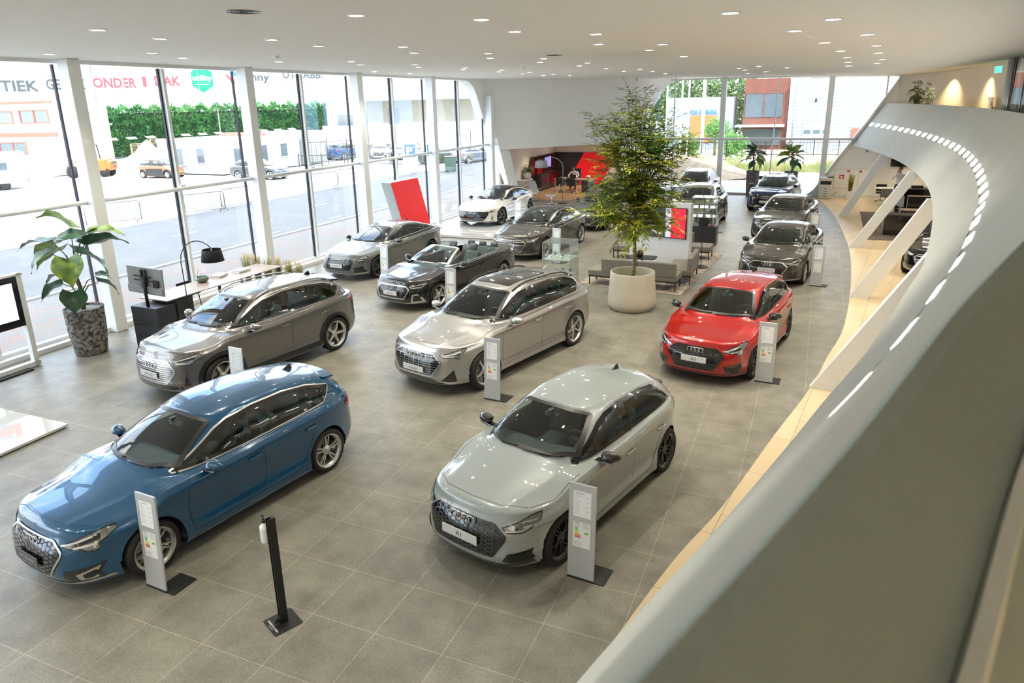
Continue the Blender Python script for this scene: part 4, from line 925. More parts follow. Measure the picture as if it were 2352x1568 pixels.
q=MB(); q.quad((-15.2,36.3,.006),(-14.9,36.0,.006),(-12.2,34.9,.006),(-9.5,38.2,.006),(-9.5,42.3,.006),(-15.2,42.3,.006)); q.build('floor_niche',M_oak2)['kind']='structure'
# ceiling (gently changing height to the right)
q=MB(); xs=[-15.6,-12,-7,-5,-2,0,2,3.4,4,4.8,5.5,14]; ys=[-7,5,15,25,35,43.5]
for i in range(len(xs)-1):
    for j in range(len(ys)-1): q.quad((xs[i],ys[j],cz(xs[i])),(xs[i],ys[j+1],cz(xs[i])),(xs[i+1],ys[j+1],cz(xs[i+1])),(xs[i+1],ys[j],cz(xs[i+1])))
bmesh.ops.remove_doubles(q.bm,verts=q.bm.verts[:],dist=.001)
ce=q.build('ceiling',M_ceil,smooth=True); ce['kind']='structure'
q=MB(); q.box((-1,18,6.6),(30,51,.3)); q.build('ceiling_slab',M_ceil)['kind']='structure'
# rear + far right boundary walls (out of view, they close the hall)
q=MB(); q.box((-1,-7.1,3.2),(30,.2,6.8)); q.build('wall_rear',M_wall)['kind']='structure'
q=MB(); q.box((14.1,18,3.2),(.2,51,6.8)); q.build('wall_right',M_wall)['kind']='structure'
# ---------------- glass facade on the left ----------------
colY=[.55,5.8,10.95,16.15,21.45,26.65,32.35]
def facade_column(i,y,h=6.1,w=.30,x=-14.98):
    q=MB(); q.box((x,y,h/2),(.34,w,h),bev=.012,seg=1); o=q.build('trim_%d'%i,M_fr); o['kind']='structure'
for i,y in enumerate(colY): facade_column(i+1,y,6.1 if i<6 else 5.35)
XG=-15.32
for i in range(len(colY)):
    y0=colY[i-1]+.15 if i else -6.9; y1=colY[i]-.15; 
    if y1>32: pass
    ro=empty('window_%d'%(i+1),(XG,y0,0)); ro['kind']='structure'
    ym=(y0+y1)/2; d=y1-y0
    q=MB(); q.box((0.10,d/2,.05),(.36,d+.3,.10)); q.box((.02,d/2,.13),(.14,d+.3,.09)); q.box((.0,d/2,6.06),(.12,d+.3,.08)); q.build('sill',M_sill,ro)
    q=MB(); q.box((.07,d/2,3.0),(.16,.085,6.0)); q.build('mullion',M_fr,ro)
    q=MB(); q.box((.03,d/2-.065,3.0),(.06,.045,6.0)); q.box((.03,d-.02,3.0),(.06,.045,6.0)); q.build('gasket',M_gask,ro)
    if i: q=MB(); q.tube([(.28,-.05,3.05),(.28,d+.05,3.05)],.052,12); q.box((.2,d/2,3.12),(.12,.16,.05)); q.build('transom',M_fr,ro)
    q=MB()
    if i<6: 
        q.quad((0,0,.17),(0,d/2-.04,.17),(0,d/2-.04,6.03),(0,0,6.03)); q.quad((0,d/2+.04,.17),(0,d,.17),(0,d,6.03),(0,d/2+.04,6.03))
    else: q.quad((0,0,.17),(0,d/2-.04,.17),(0,d/2-.04,6.03),(0,0,6.03)); q.quad((0,d/2+.04,.17),(0,d+3.2,.17),(0,d+3.2,6.03),(0,d/2+.04,6.03))
    q.build('pane',G_fac,ro)
# last bit beyond the end column
q=MB(); q.tube([(-15.04,32.3,3.05),(-15.04,33.25,3.05)],.045,10); q.build('trim_8',M_fr)['kind']='structure'
q=MB(); q.box((-15.1,34.35,.95),(.12,.14,1.9)); q.build('trim_9',M_fr)['kind']='structure'
# white wall that swallows the facade: rounded head, slanting leg
E1=[(29.6,6.12),(30.3,6.04),(30.8,5.92),(31.2,5.70),(31.5,5.35),(31.8,4.85),(32.3,4.05),(33.0,2.95),(33.6,2.05),(34.3,1.0),(34.95,0)]
E1=[(v.x,v.y) for v in cat_interp([(y,z,0) for y,z in E1],3)]
def legpt(z): # right side of the leg on the diagonal wall plane
    k=[(0,(-14.28,33.58)),(.62,(-14.42,33.4)),(2.78,(-14.76,32.99)),(6.12,(-15.27,32.34))]
    for (z0,a),(z1,b_) in zip(k,k[1:]):
        if z<=z1: f=(z-z0)/(z1-z0); return (a[0]+(b_[0]-a[0])*f,a[1]+(b_[1]-a[1])*f)
    return k[-1][1]
q=MB(); A=[]
for y,z in E1:
    r_=legpt(z); yi=min(y,max(r_[1],y-.0)); A.append([Vector((-15.62,y,z)),Vector((-15.22,y,z)),Vector((r_[0],max(r_[1],min(y,40)) if z>4.6 else r_[1],z)),Vector((r_[0]+.25,r_[1]+.6,z)),Vector((-15.6,max(y,r_[1])+1.0,z))])
for k in range(len(A)-1):
    for j in range(4): q.quad(A[k][j],A[k+1][j],A[k+1][j+1],A[k][j+1])
q.build('wall_left_end',M_wall,smooth=True)['kind']='structure'
q=MB(); q.box((-15.6,39.2,3.05),(.3,9.0,6.2)); q.build('wall_left',M_wall)['kind']='structure'
# dropped diagonal wall with lower recess behind it
dx,dy=7.3/11.74,9.2/11.74
P0=Vector((-15.27,32.34,0)); dv=Vector((dx,dy,0)); nv_=Vector((dy,-dx,0))
edge_r=[(6.12,12.75),(6.03,12.3),(5.85,11.75),(5.58,11.35),(5.11,10.93),(4.4,10.45),(3.5,9.9),(2.74,9.45)]
q=MB(); F_=[];B_=[]
for z,t_ in [(v.x,v.y) for v in cat_interp([(z,t,0) for z,t in edge_r],3)]:
    l_=legpt(max(z,2.74)); tl=(Vector((l_[0],l_[1],0))-P0).dot(dv)
    F_.append((P0+dv*tl+Vector((0,0,z)),P0+dv*t_+Vector((0,0,z)))); B_.append((P0+dv*tl-nv_*.35+Vector((0,0,z)),P0+dv*t_-nv_*.35+Vector((0,0,z))))
for k in range(len(F_)-1):
    q.quad(F_[k][0],F_[k][1],F_[k+1][1],F_[k+1][0]); q.quad(B_[k][1],B_[k][0],B_[k+1][0],B_[k+1][1]); q.quad(F_[k][1],B_[k][1],B_[k+1][1],F_[k+1][1])
q.quad(F_[-1][0],F_[-1][1],B_[-1][1],B_[-1][0])
q.build('wall_back_drop',M_wall)['kind']='structure'
M_cream=mat('cream_plaster',(.74,.69,.60),rough=.75,noise=.03)
q=MB(); q.quad((-15.45,33.2,2.74),(-14.7,33.1,2.74),(-8.9,40.4,2.74),(-8.9,42.6,2.74),(-15.45,42.6,2.74)); q.build('ceiling_niche',M_cream)['kind']='structure'
q=MB(); q.box((-15.32,38.5,1.4),(.2,9.2,2.8)); q.build('wall_niche_side',M_cream)['kind']='structure'
q=MB(); q.box((-13.2,42.45,1.4),(4.4,.25,2.8)); q.build('wall_niche_back',M_cream)['kind']='structure'
# ---------------- far glass front ----------------
YF=40.0
ro=empty('window_8',(0,YF,0)); ro['kind']='structure'
q=MB(); q.quad((-11.6,.1,.12),(-.4,.1,.12),(3.2,.1,cz(3)),(-8.0,.1,6.1)); q.build('pane',G_fac,ro)
def fcol(x0,x1,w,d,nm='mullion'):
    q=MB(); z1=cz(x1); q.hexa([(x0-w/2,-d,0),(x0+w/2,-d,0),(x0+w/2,0,0),(x0-w/2,0,0),(x1-w/2,-d,z1),(x1+w/2,-d,z1),(x1+w/2,0,z1),(x1-w/2,0,z1)]); q.build(nm,M_fr,ro)
fcol(-4.88,-4.90,.26,.30); fcol(.20,.24,.26,.30); fcol(-2.35,-2.25,.055,.08); fcol(-7.45,-7.45,.06,.08); fcol(-10.0,-10.0,.2,.3) if 0 else None
q=MB(); q.box((2.70,-.03,5.2),(.07,.07,1.3)); q.build('mullion',M_fr,ro)
q=MB(); q.tube([(-10.2,-.32,2.92),(1.6,-.32,2.90)],.06,10); q.box((-6.0,-.15,.06),(11.6,.3,.12)); q.box((-2.2,-.05,5.97),(11,.12,.07)); q.build('transom',M_fr,ro)
# slanting cut edge and end wall on the right of the far glass
SL=[(-.95,0),(-.62,.05),(-.30,.22),(.0,.62),(.52,1.46),(1.41,2.95 if 0 else 2.9),(2.69,4.90 if 0 else 4.95),(3.30,5.84)]
SL=[(-.9,0),(-.55,.06),(-.15,.30),(.15,.75),(.56,1.46),(1.45,2.86),(2.50,4.56),(3.27,5.84)]
SL_=[(v.x,v.y) for v in cat_interp([(x,z,0) for x,z in SL],4)]
q=MB()
pts=SL_+[(14,5.95),(14,0)]
q.quad(*[(x,YF-.12,z) for x,z in pts]); q.quad(*[(x,YF+.30,z) for x,z in pts[::-1]])
for k in range(len(SL_)-1): a,b_=SL_[k],SL_[k+1]; q.quad((a[0],YF-.12,a[1]),(b_[0],YF-.12,b_[1]),(b_[0],YF+.3,b_[1]),(a[0],YF+.3,a[1]))
q.build('wall_back_right',M_wall)['kind']='structure'
q=MB()
for k in range(len(SL_)-1):
    a,b_=SL_[k],SL_[k+1]; q.hexa([(a[0]-.05,YF-.22,a[1]),(a[0]+.03,YF-.22,a[1]),(a[0]+.03,YF+.32,a[1]),(a[0]-.05,YF+.32,a[1]),(b_[0]-.05,YF-.22,b_[1]),(b_[0]+.03,YF-.22,b_[1]),(b_[0]+.03,YF+.32,b_[1]),(b_[0]-.05,YF+.32,b_[1])])
q.build('trim_10',M_fr)['kind']='structure'
q=MB(); q.box((4.2,YF-.14,.05),(8,.03,.10)); q.build('baseboard_back',M_fr)['kind']='structure'
# ---------------- mezzanine ribbon ----------------
Bc=[(-1.55,-1.6),(-1.28,.3),(-.98,1.4),(-.75,2.35),(-.57,2.99),(-.33,3.8),(0,5.03),(.23,5.93),(.65,7.52),(1.24,10.23),(1.6,12.0),(2.2,16.28),(2.65,20.76),(2.82,25.0),(2.74,29.5),(2.45,33),(1.95,36.8),(1.42,39.95)]
Tc=[(-.85,-1.6),(-.105,.3),(.245,1.4),(.56,2.35),(.76,2.99),(1.03,3.8),(1.40,5.03),(1.63,5.93),(2.0,7.52),(2.52,10.23),(2.83,12.0),(3.43,16.28),(3.80,20.76),(3.88,25.0),(3.76,29.5),(3.52,33),(3.13,36.8),(2.66,39.95)]
NB=220
def resample(P,n):
    C=cat_interp([(x,y,0) for x,y in P],12); a=np.array([[v.x,v.y] for v in C]); s=np.concatenate([[0],np.cumsum(np.hypot(*np.diff(a,axis=0).T))]); u=np.linspace(0,1,n)*s[-1]
    return np.stack([np.interp(u,s,a[:,0]),np.interp(u,s,a[:,1])],1)
# pair the two edges control point by control point
Cb=np.array([[v.x,v.y] for v in cat_interp([(x,y,0) for x,y in Bc],12)]); Ct=np.array([[v.x,v.y] for v in cat_interp([(x,y,0) for x,y in Tc],12)])
nR_=len(Cb)
ztop=lambda i: 4.65-.07*min(1,i/(nR_*.6))
def ribpt(i,f):
    b_,t_=Cb[i],Ct[i]; z=2.6+(ztop(i)-2.6)*f; bul=.02*math.sin(PI*f)
    return Vector((b_[0]+(t_[0]-b_[0])*f-bul,b_[1]+(t_[1]-b_[1])*f,z))
q=MB(); nf=10; G_=[[q.bm.verts.new(ribpt(i,j/nf)) for j in range(nf+1)] for i in range(nR_)]
for i in range(nR_-1):
    for j in range(nf): f=q.bm.faces.new((G_[i][j],G_[i+1][j],G_[i+1][j+1],G_[i][j+1])); f.smooth=True
rib=q.build('wall_mezzanine_parapet',M_rib); rib['kind']='structure'
def offn(i,d):
    a=Ct[max(0,i-1)]; b_=Ct[min(nR_-1,i+1)]; t_=b_-a; t_=t_/np.linalg.norm(t_); return Vector((Ct[i][0]+t_[1]*d,Ct[i][1]-t_[0]*d,0))
q=MB(); prof=[(0,0),(.012,.012),(.03,.0),(.13,-.26)]
for i in range(nR_-1):
    for k in range(len(prof)-1):
        P_=[]
        for ii,kk in ((i,k),(i+1,k),(i+1,k+1),(i,k+1)):
            v=offn(ii,prof[kk][0]); v.z=ztop(ii)+prof[kk][1]; P_.append(v)
        q.quad(*P_)
bmesh.ops.remove_doubles(q.bm,verts=q.bm.verts[:],dist=1e-4)
q.build('wall_parapet_inner',M_ribin)['kind']='structure'
q=MB(); prof=[(.13,-.26),(.135,-.245),(.155,-.245),(.16,-.26)]
for i in range(nR_-1):
    for k in range(len(prof)-1):
        P_=[]
        for ii,kk in ((i,k),(i+1,k),(i+1,k+1),(i,k+1)):
            v=offn(ii,prof[kk][0]); v.z=ztop(ii)+prof[kk][1]; P_.append(v)
        q.quad(*P_)
q.build('trim_11',M_fr)['kind']='structure'
q=MB(); prof=[(.16,-.26),(.24,-.8),(.26,-1.3)]
for i in range(nR_-1):
    for k in range(len(prof)-1):
        P_=[]
        for ii,kk in ((i,k),(i+1,k),(i+1,k+1),(i,k+1)):
            v=offn(ii,prof[kk][0]); v.z=ztop(ii)+prof[kk][1]; P_.append(v)
        q.quad(*P_)
q.build('wall_parapet_lower',M_ribin,smooth=True)['kind']='structure'
# mezzanine slab
q=MB(); e=[(Cb[i][0]+.05,Cb[i][1]) for i in range(0,nR_,4)]; q.quad(*([(x,y,2.62) for x,y in e]+[(14,40,2.62),(14,-6,2.62)]))
q.build('ceiling_under_mezzanine',M_wall)['kind']='structure'
q=MB(); e=[(offn(i,.2).x,offn(i,.2).y) for i in range(0,nR_,4)]; q.quad(*([(x,y,3.32) for x,y in e]+[(14,40,3.32),(14,-6,3.32)])); q.build('floor_mezzanine',M_oak)['kind']='structure'
# recessed light slots along the parapet face
M_slot=mat('light_slot',(1,1,1),emit=(1,.97,.90),es=9.0,noise=.02); M_slit=mat('slot_shadow_joint',(.10,.10,.09),rough=.7,noise=.1)
cum=np.concatenate([[0],np.cumsum(np.hypot(*np.diff(Cb,axis=0).T))])
def ribat(s,f):
    i=int(np.clip(np.searchsorted(cum,s)-1,0,nR_-2)); u=(s-cum[i])/(cum[i+1]-cum[i]); return ribpt(i,f).lerp(ribpt(i+1,f),u)
s=cum[-1]-.45; slots=[]; pitch=1.16
while s>5.2: slots.append(s); s-=pitch
first=None
for k,s in enumerate(slots):
    ctr=ribat(s-.30,.52); q=MB(); nrm=(ribat(s,.6)-ribat(s,.5)).cross(ribat(s-.5,.55)-ribat(s,.55)).normalized()
    if nrm.x>0: nrm=-nrm
    P_=[]
    yy=ctr.y; hh=.018+.047*min(1,max(0,(yy-3)/9)); ln=.60+.12*max(0,1-yy/6)
    for a in range(4):
        P_.append((ribat(s-ln*a/3-.0,.48),ribat(s-ln*a/3-.11*hh/.065,.48+hh)))
    for a in range(3):
        q.quad(*[v+nrm*.006-ctr for v in (P_[a][0],P_[a+1][0],P_[a+1][1],P_[a][1])])
    q.mi=1
    q.quad(*[v+nrm*.005-ctr for v in (P_[3][0],ribat(s-1.0,.472),ribat(s-1.0,.480),P_[3][0]+(P_[3][1]-P_[3][0])*.12)])
    o=q.build('parapet_light',[M_slot,M_slit],None,ctr); tag(o,'slanted white light slot in the curved grey parapet face','light slot','light slots along the mezzanine parapet')
# upper wall behind the parapet: curved, runs back to the lift
UW=[(3.15,39.9),(4.2,38.8),(5.0,36.8),(5.45,34),(5.6,31.2),(5.52,28.5),(5.42,25.75)]
U=cat_interp([(x,y,0) for x,y in UW],4)
q=MB()
for a,b_ in zip(U,U[1:]): q.quad((a.x,a.y,3.3),(b_.x,b_.y,3.3),(b_.x,b_.y,6.05),(a.x,a.y,6.05))
q.build('wall_upper',M_cream,smooth=True)['kind']='structure'
for i,(x,y) in enumerate(((4.35,36.6),(4.75,32.2))):
    d=bpy.data.lights.new('downlight_beam','SPOT'); d.energy=150; d.spot_size=math.radians(112); d.spot_blend=.75; d.color=(1,.72,.36); d.shadow_soft_size=.04
    o=empty('wall_washer',(x,y,cz(x)-.01),0,'small warm downlight over the upper landing wall','downlight','warm downlights over the upper landing')
    q=MB(); q.lathe([(.06,0),(.06,-.012),(.045,-.012),(.04,0)],n=16); q.build('ring',M_fr,o)
    l=bpy.data.objects.new('beam',d); COL.objects.link(l); l.parent=o; l.location=(.10,0,-.08); l.rotation_euler=(0,math.radians(-12),0)
# exit sign + doors upstairs
def on_upper(t_): 
    i=int(t_); f=t_-i; return U[i].lerp(U[min(i+1,len(U)-1)],f)
M_grn=mat('exit_green',(.02,.45,.2),emit=(.05,.9,.42),es=1.6,noise=.05); M_wht=mat('white_print',(.8,.8,.8),rough=.5,noise=.02); M_redp=mat('red_print',(.55,.02,.03),rough=.4,noise=.05)
def exit_sign(name,loc,rz,w,h,label):
    r=empty(name,loc,rz,label,'exit sign'); q=MB(); q.box((0,0,0),(w,.04,h),bev=.005); q.build('panel',M_grn,r)
    q=MB(); s=h/2
    q.box((-w*.26,-.022,0),(w*.16,.004,h*.7)); q.box((w*.02,-.022,s*.45),(s*.25,.004,s*.25)); q.box((w*.0,-.022,0.0),(s*.28,.004,s*.65),M=Matrix.Rotation(.4,4,'Y')); q.box((w*.05,-.022,-s*.5),(s*.18,.004,s*.6),M=Matrix.Rotation(-.6,4,'Y')); q.box((-w*.03,-.022,-s*.45),(s*.18,.004,s*.5),M=Matrix.Rotation(.7,4,'Y'))
    q.box((w*.27,-.022,0),(w*.2,.004,h*.14)); q.box((w*.35,-.022,h*.08),(w*.1,.004,h*.12),M=Matrix.Rotation(.8,4,'Y')); q.box((w*.35,-.022,-h*.08),(w*.1,.004,h*.12),M=Matrix.Rotation(-.8,4,'Y')); q.build('pictogram',M_wht,r)
    return r
exit_sign('exit_sign',(5.15,28.9,5.70),math.radians(-90+8),.55,.20,'green running man exit sign above the upstairs door')
M_dark=mat('dark_landing',(.03,.032,.03),rough=.3,noise=.2); M_met=mat('brushed_steel',(.45,.44,.42),rough=.3,metal=.9,noise=.1)
# door leaf + lift front
q=MB(); q.box((5.28,26.6,4.45),(.06,1.0,2.3)); d2=q.build('door_1',mat('door_paint',(.66,.62,.54),rough=.5,noise=.03)); d2['kind']='structure'
q=MB(); q.box((5.22,26.25,4.35),(.06,.04,.25)); q.box((5.22,26.25,4.5),(.05,.12,.03)); q.build('door_handle',M_blk,d2)
q=MB(); q.tube([(4.93,25.6,3.3),(4.93,25.6,6.0)],.15,20); o=q.build('round_column',mat('satin_column',(.55,.54,.50),rough=.35,metal=.2,noise=.05)); tag(o,'round satin grey column at the end of the upper landing','column')
r=empty('glass_lift',(4.75,24.2,3.32),0,'dark glass lift shaft with steel corner strips upstairs','lift shaft')
q=MB(); q.box((.6,-1.2,1.28),(.9,2.4,2.56)); q.build('cabin',M_dark,r)
q=MB(); q.tube([(.0,.45,0),(.0,.45,2.58)],.025,8); q.tube([(.02,-.9,0),(.02,-.9,2.58)],.02,8); q.build('corner_strip',M_met,r)
q=MB(); q.quad((.03,.45,0),(.03,-2.1,0),(.03,-2.1,2.58),(.03,.45,2.58)); q.build('glass',G_side,r)
exit_sign('exit_sign',(4.70,22.9,5.62),math.radians(-90),.18,.18,'small green exit sign seen through the lift glass')
# hatch low on the upper wall
def hatch(name,loc,rz,w,h,label,par=None,sq=True):
    r=empty(name,loc,rz,label,'wall hatch'); q=MB()
    for a,b_,c_,d_ in ((0,h/2,w,.012),(0,-h/2,w,.012)): q.box((a,-.006,b_),(c_,.012,d_))
    for s_ in(-1,1): q.box((s_*w/2,-.006,0),(.012,.012,h))
    q.build('frame',mat('hatch_line',(.42,.40,.36),rough=.6,noise=.05),r); q=MB(); q.box((0,-.003,0),(w,.006,h)); q.build('door_leaf',M_wall,r)
    return r
h_=hatch('wall_hatch',(5.42,31.0,4.35),math.radians(-90),1.3,.9,'cream access hatch low on the lit upper landing wall')
q=MB(); q.box((.45,-.01,.25),(.13,.01,.13)); q.build('pictogram',M_redp,h_); q=MB(); q.box((-.1,-.01,-.05),(.3,.01,.12)); q.build('notice',M_redp,h_)
# ---------------- slanted struts carrying the ribbon ----------------
STR=[((.98,33.4),(2.32,33.6),.34),((1.20,26.35),(2.72,26.3),.36),((1.04,19.5),(2.45,19.3),.42),((.22,12.8),(1.72,12.6),.47)]
lab=['white slanted strut nearest the copier','white slanted strut in front of the phone caller','white slanted strut beside the black office desk','white slanted strut right of the red car','white slanted strut nearest the camera under the parapet']
for k,((x0,y0),(x1,y1),w) in enumerate(STR):
    q=MB(); a=.02; z1=2.59
    q.hexa([(x0,y0,0),(x0+w,y0-.02,0),(x0+w,y0+.14,0),(x0,y0+.16,0),(x1,y1,z1),(x1+w,y1-.02,z1),(x1+w,y1+.14,z1),(x1,y1+.16,z1)])
    o=q.build('slanted_strut',M_fr); tag(o,lab[k],'strut','slanted struts under the mezzanine')
# ---------------- ceiling lights ----------------
CL=[(-9.4,7.4),(-5.3,7.7),(-4.1,8.7),(-9.8,8.8),(-1.1,9.1),(-13.9,9.8),(-8.6,10.0),(0.0,10.3),(-4.4,10.5),(-12.3,10.8),(-3.4,11.4),(-8.8,11.5),(-0.5,11.9),(-13.0,12.2),(-7.7,12.7),(0.5,13.0),(-4.0,13.6),(-2.9,14.1),(-8.4,14.3),(-0.1,14.7),(-12.5,14.7),(-7.2,15.6),(-3.5,15.7),(0.8,15.9),(-11.2,15.9),(-7.9,17.2),(-11.9,17.3),(0.2,17.5),(-10.8,18.4),(-6.9,18.4),(1.0,18.6),(-3.3,18.6),(-11.5,19.8),(-7.6,20.0),(0.4,20.5),(-13.9,21.0),(-10.6,21.2),(-6.6,21.3),(1.3,22.0),(-11.2,22.2),(-7.4,23.0),(-13.9,23.3),(0.5,23.3),(-10.4,23.6),(1.3,24.5),(-11.1,24.9),(-2.1,25.6),(-7.3,25.8),(-10.4,26.2),(0.6,26.3),(-6.4,27.2),(-2.9,27.3),(-1.3,27.3),(-11.2,27.5),(-7.4,28.7),(-10.5,29.1),(-2.9,29.3),(-6.5,29.8),(-11.3,30.1),(-10.5,31.3),(-2.3,31.5),(-6.6,32.9),(-3.2,33.6)]
CL+=[(x,y) for y in (-5.5,-2.8,0,2.6) for x in (-13,-10.2,-7.4,-4.6,-1.8)]+[(1.8,-1.8),(2.6,1.5),(1.8,-4.5)]  # unseen downlights added around the camera to brighten floor and parapet there
M_lamp=mat('lamp_disc',(1,1,1),emit=(1,.93,.80),es=22,noise=.02)
q=MB(); q.lathe([(.115,.0),(.115,-.012),(.095,-.014),(.088,.02),(.085,.03)],n=20); rm=q.build('ring_proto',M_fr).data
q=MB(); q.lathe([(0.001,-.009),(.086,-.009)],n=16); dm=q.build('disc_proto',M_lamp).data
for nm in ('ring_proto','disc_proto'): bpy.data.objects.remove(bpy.data.objects[nm])
ld=bpy.data.lights.new('beam','SPOT'); ld.energy=150; ld.spot_size=math.radians(105); ld.spot_blend=.9; ld.color=(1,.93,.77); ld.shadow_soft_size=.055
for x,y in CL:
    o=empty('ceiling_spot',(x,y,cz(x)),0,'round recessed white downlight in the hall ceiling','ceiling light','recessed downlights in the hall ceiling')
    a=link('ring',rm,None,o); d_=link('lamp_disc',dm,None,o); l=bpy.data.objects.new('beam',ld); COL.objects.link(l); l.parent=o; l.location=(0,0,-.03)
# smoke detectors, sprinkler rose
def sd(name,x,y,lab,cat,r=.06):
    q=MB(); q.lathe([(r*1.3,0),(r*1.3,-.015),(r,-.03),(r*.8,-.06),(.001,-.065)],n=16); o=q.build(name,M_fr,None,(x,y,cz(x))); tag(o,lab,cat)
for x,y,l in ((-11.2,13.1,'round smoke detector above the big left windows'),(-9.2,22.6,'round smoke detector above the cabriolet'),(-5.6,30.0,'round smoke detector above the tree'),(-.3,12.9,'round smoke detector above the dark sedans')): sd('smoke_detector',x,y,l,'smoke detector')
for x,y,l in ((-6.3,6.9,'dark speaker grille at the top edge of the ceiling'),(-6.1,17.0,'dark round speaker grille in the middle of the ceiling')):
    q=MB(); 
    for k in range(5): q.lathe([(.05+.035*k,0),(.05+.035*k,-.008),(.06+.035*k,-.008),(.06+.035*k,0)],n=20)
    o=q.build('ceiling_speaker',M_blk,None,(x,y,cz(x))); tag(o,l,'ceiling speaker')
# ======================= CARS ON SHOW =======================
R_=math.radians
CARS=[
 ('hatchback',A3blue,(-7.06,6.06),-98.3,'blue hatchback with silver window trim nearest the left front of the hall',P_blue,'double',None),
 ('hatchback',A1,(-2.70,7.92),-104.7,'small pale grey hatchback with an A1 plate in the foreground',P_stone,'multi',M_rimd),
 ('suv',ETR,(-5.71,12.41),-104.9,'silver suv with an e-tron plate, black roof rails and glass roof',P_flor,'turbine',None),
 ('suv',Q4,(-10.20,10.36),-98.7,'warm grey suv with a closed silver grille behind the blue hatchback',P_q4,'five',None),
 ('hatchback',A3red,(-1.36,14.41),-100.2,'red hatchback with black mirrors and an A3 plate',P_red,'multi',M_rimd),
 ('sedan',A3L,(-.74,22.03),-98,'dark grey saloon directly behind the red hatchback',P_dgrey,'double',None),
 ('liftback',A5,(-12.68,18.97),-94.6,'mid grey fastback beside the window in front of the red panel',P_nardo,'vee',M_rimd),
 ('cabriolet',A5C,(-9.16,16.76),-101.9,'black open cabriolet with a silver windscreen frame',P_black,'five',None),
 ('coupe',GT,(-12.82,28.23),-92.3,'white electric coupe with black roof on the glossy platform',P_white,'turbine',M_rimd),
 ('sedan',A6,(-8.82,23.14),-95.5,'bronze grey saloon with a wide chrome slatted grille behind the cabriolet',P_dgrey,'multi',None),
 ('sedan',A8,(-8.22,29.17),-97,'large black saloon half hidden by the tree',P_black,'ten',None),
 ('sedan',A4,(-.95,28.65),-98,'dark grey saloon between the navy crossover and the saloon behind the red car',P_dgrey,'double',None),
 ('crossover',Q2,(-1.76,35.52),-98.4,'navy blue crossover at the far end by the potted plants',P_navy,'five',None),
 ('suv',Q3,(-4.42,29.87),-93.5,'olive green suv behind the glass display cabinet',P_olive,'five',None),
 ('suv',Q5,(-5.56,36.5),-91,'dark silver suv at the far glass front behind the olive one',P_sil,'five',None),
 ('sedan',A6,(3.78,24.3),-104,'black saloon under the mezzanine behind the struts',P_black,'multi',None),
 ('suv',Q3,(-8.6,35.6),-96,'grey suv behind the tree crown in front of the far glass',P_sil,'double',None),
]
for nm,S,p,yw,lb,pt,st,rd in CARS:
    far_=p[1]>30
    make_car(nm,S,p,R_(yw),lb,pt,st,rd,z0=.11 if nm=='coupe' else 0.,lod=1)
# glossy platforms
M_plat=mat('glossy_white_platform',(.66,.68,.68),rough=.06,coat=1,noise=.02); M_base=mat('black_base',(.015,.015,.015),rough=.5,noise=.1)
def platform(name,poly,z,label):
    r=empty(name,(poly[0][0],poly[0][1],0),0,label,'platform'); o=Vector((poly[0][0],poly[0][1]))
    P_=[(x-o.x,y-o.y) for x,y in poly]; q=MB(); q.prism(P_,.02,z); q.build('top',M_plat,r); q=MB(); q.prism(inset(P_,.03),0,.02); q.build('base',M_base,r)
platform('display_platform',[(-14.0,23.95),(-10.55,24.05),(-10.55,31.8),(-14.75,31.8),(-14.75,25.5),(-14.0,25.5)],.11,'low glossy white platform under the white coupe')
platform('display_platform',[(-11.0,5.75),(-11.03,6.86),(-14.2,6.86),(-14.2,3.2),(-11.0,3.2)],.06,'low glossy white platform corner at the left edge of the floor')
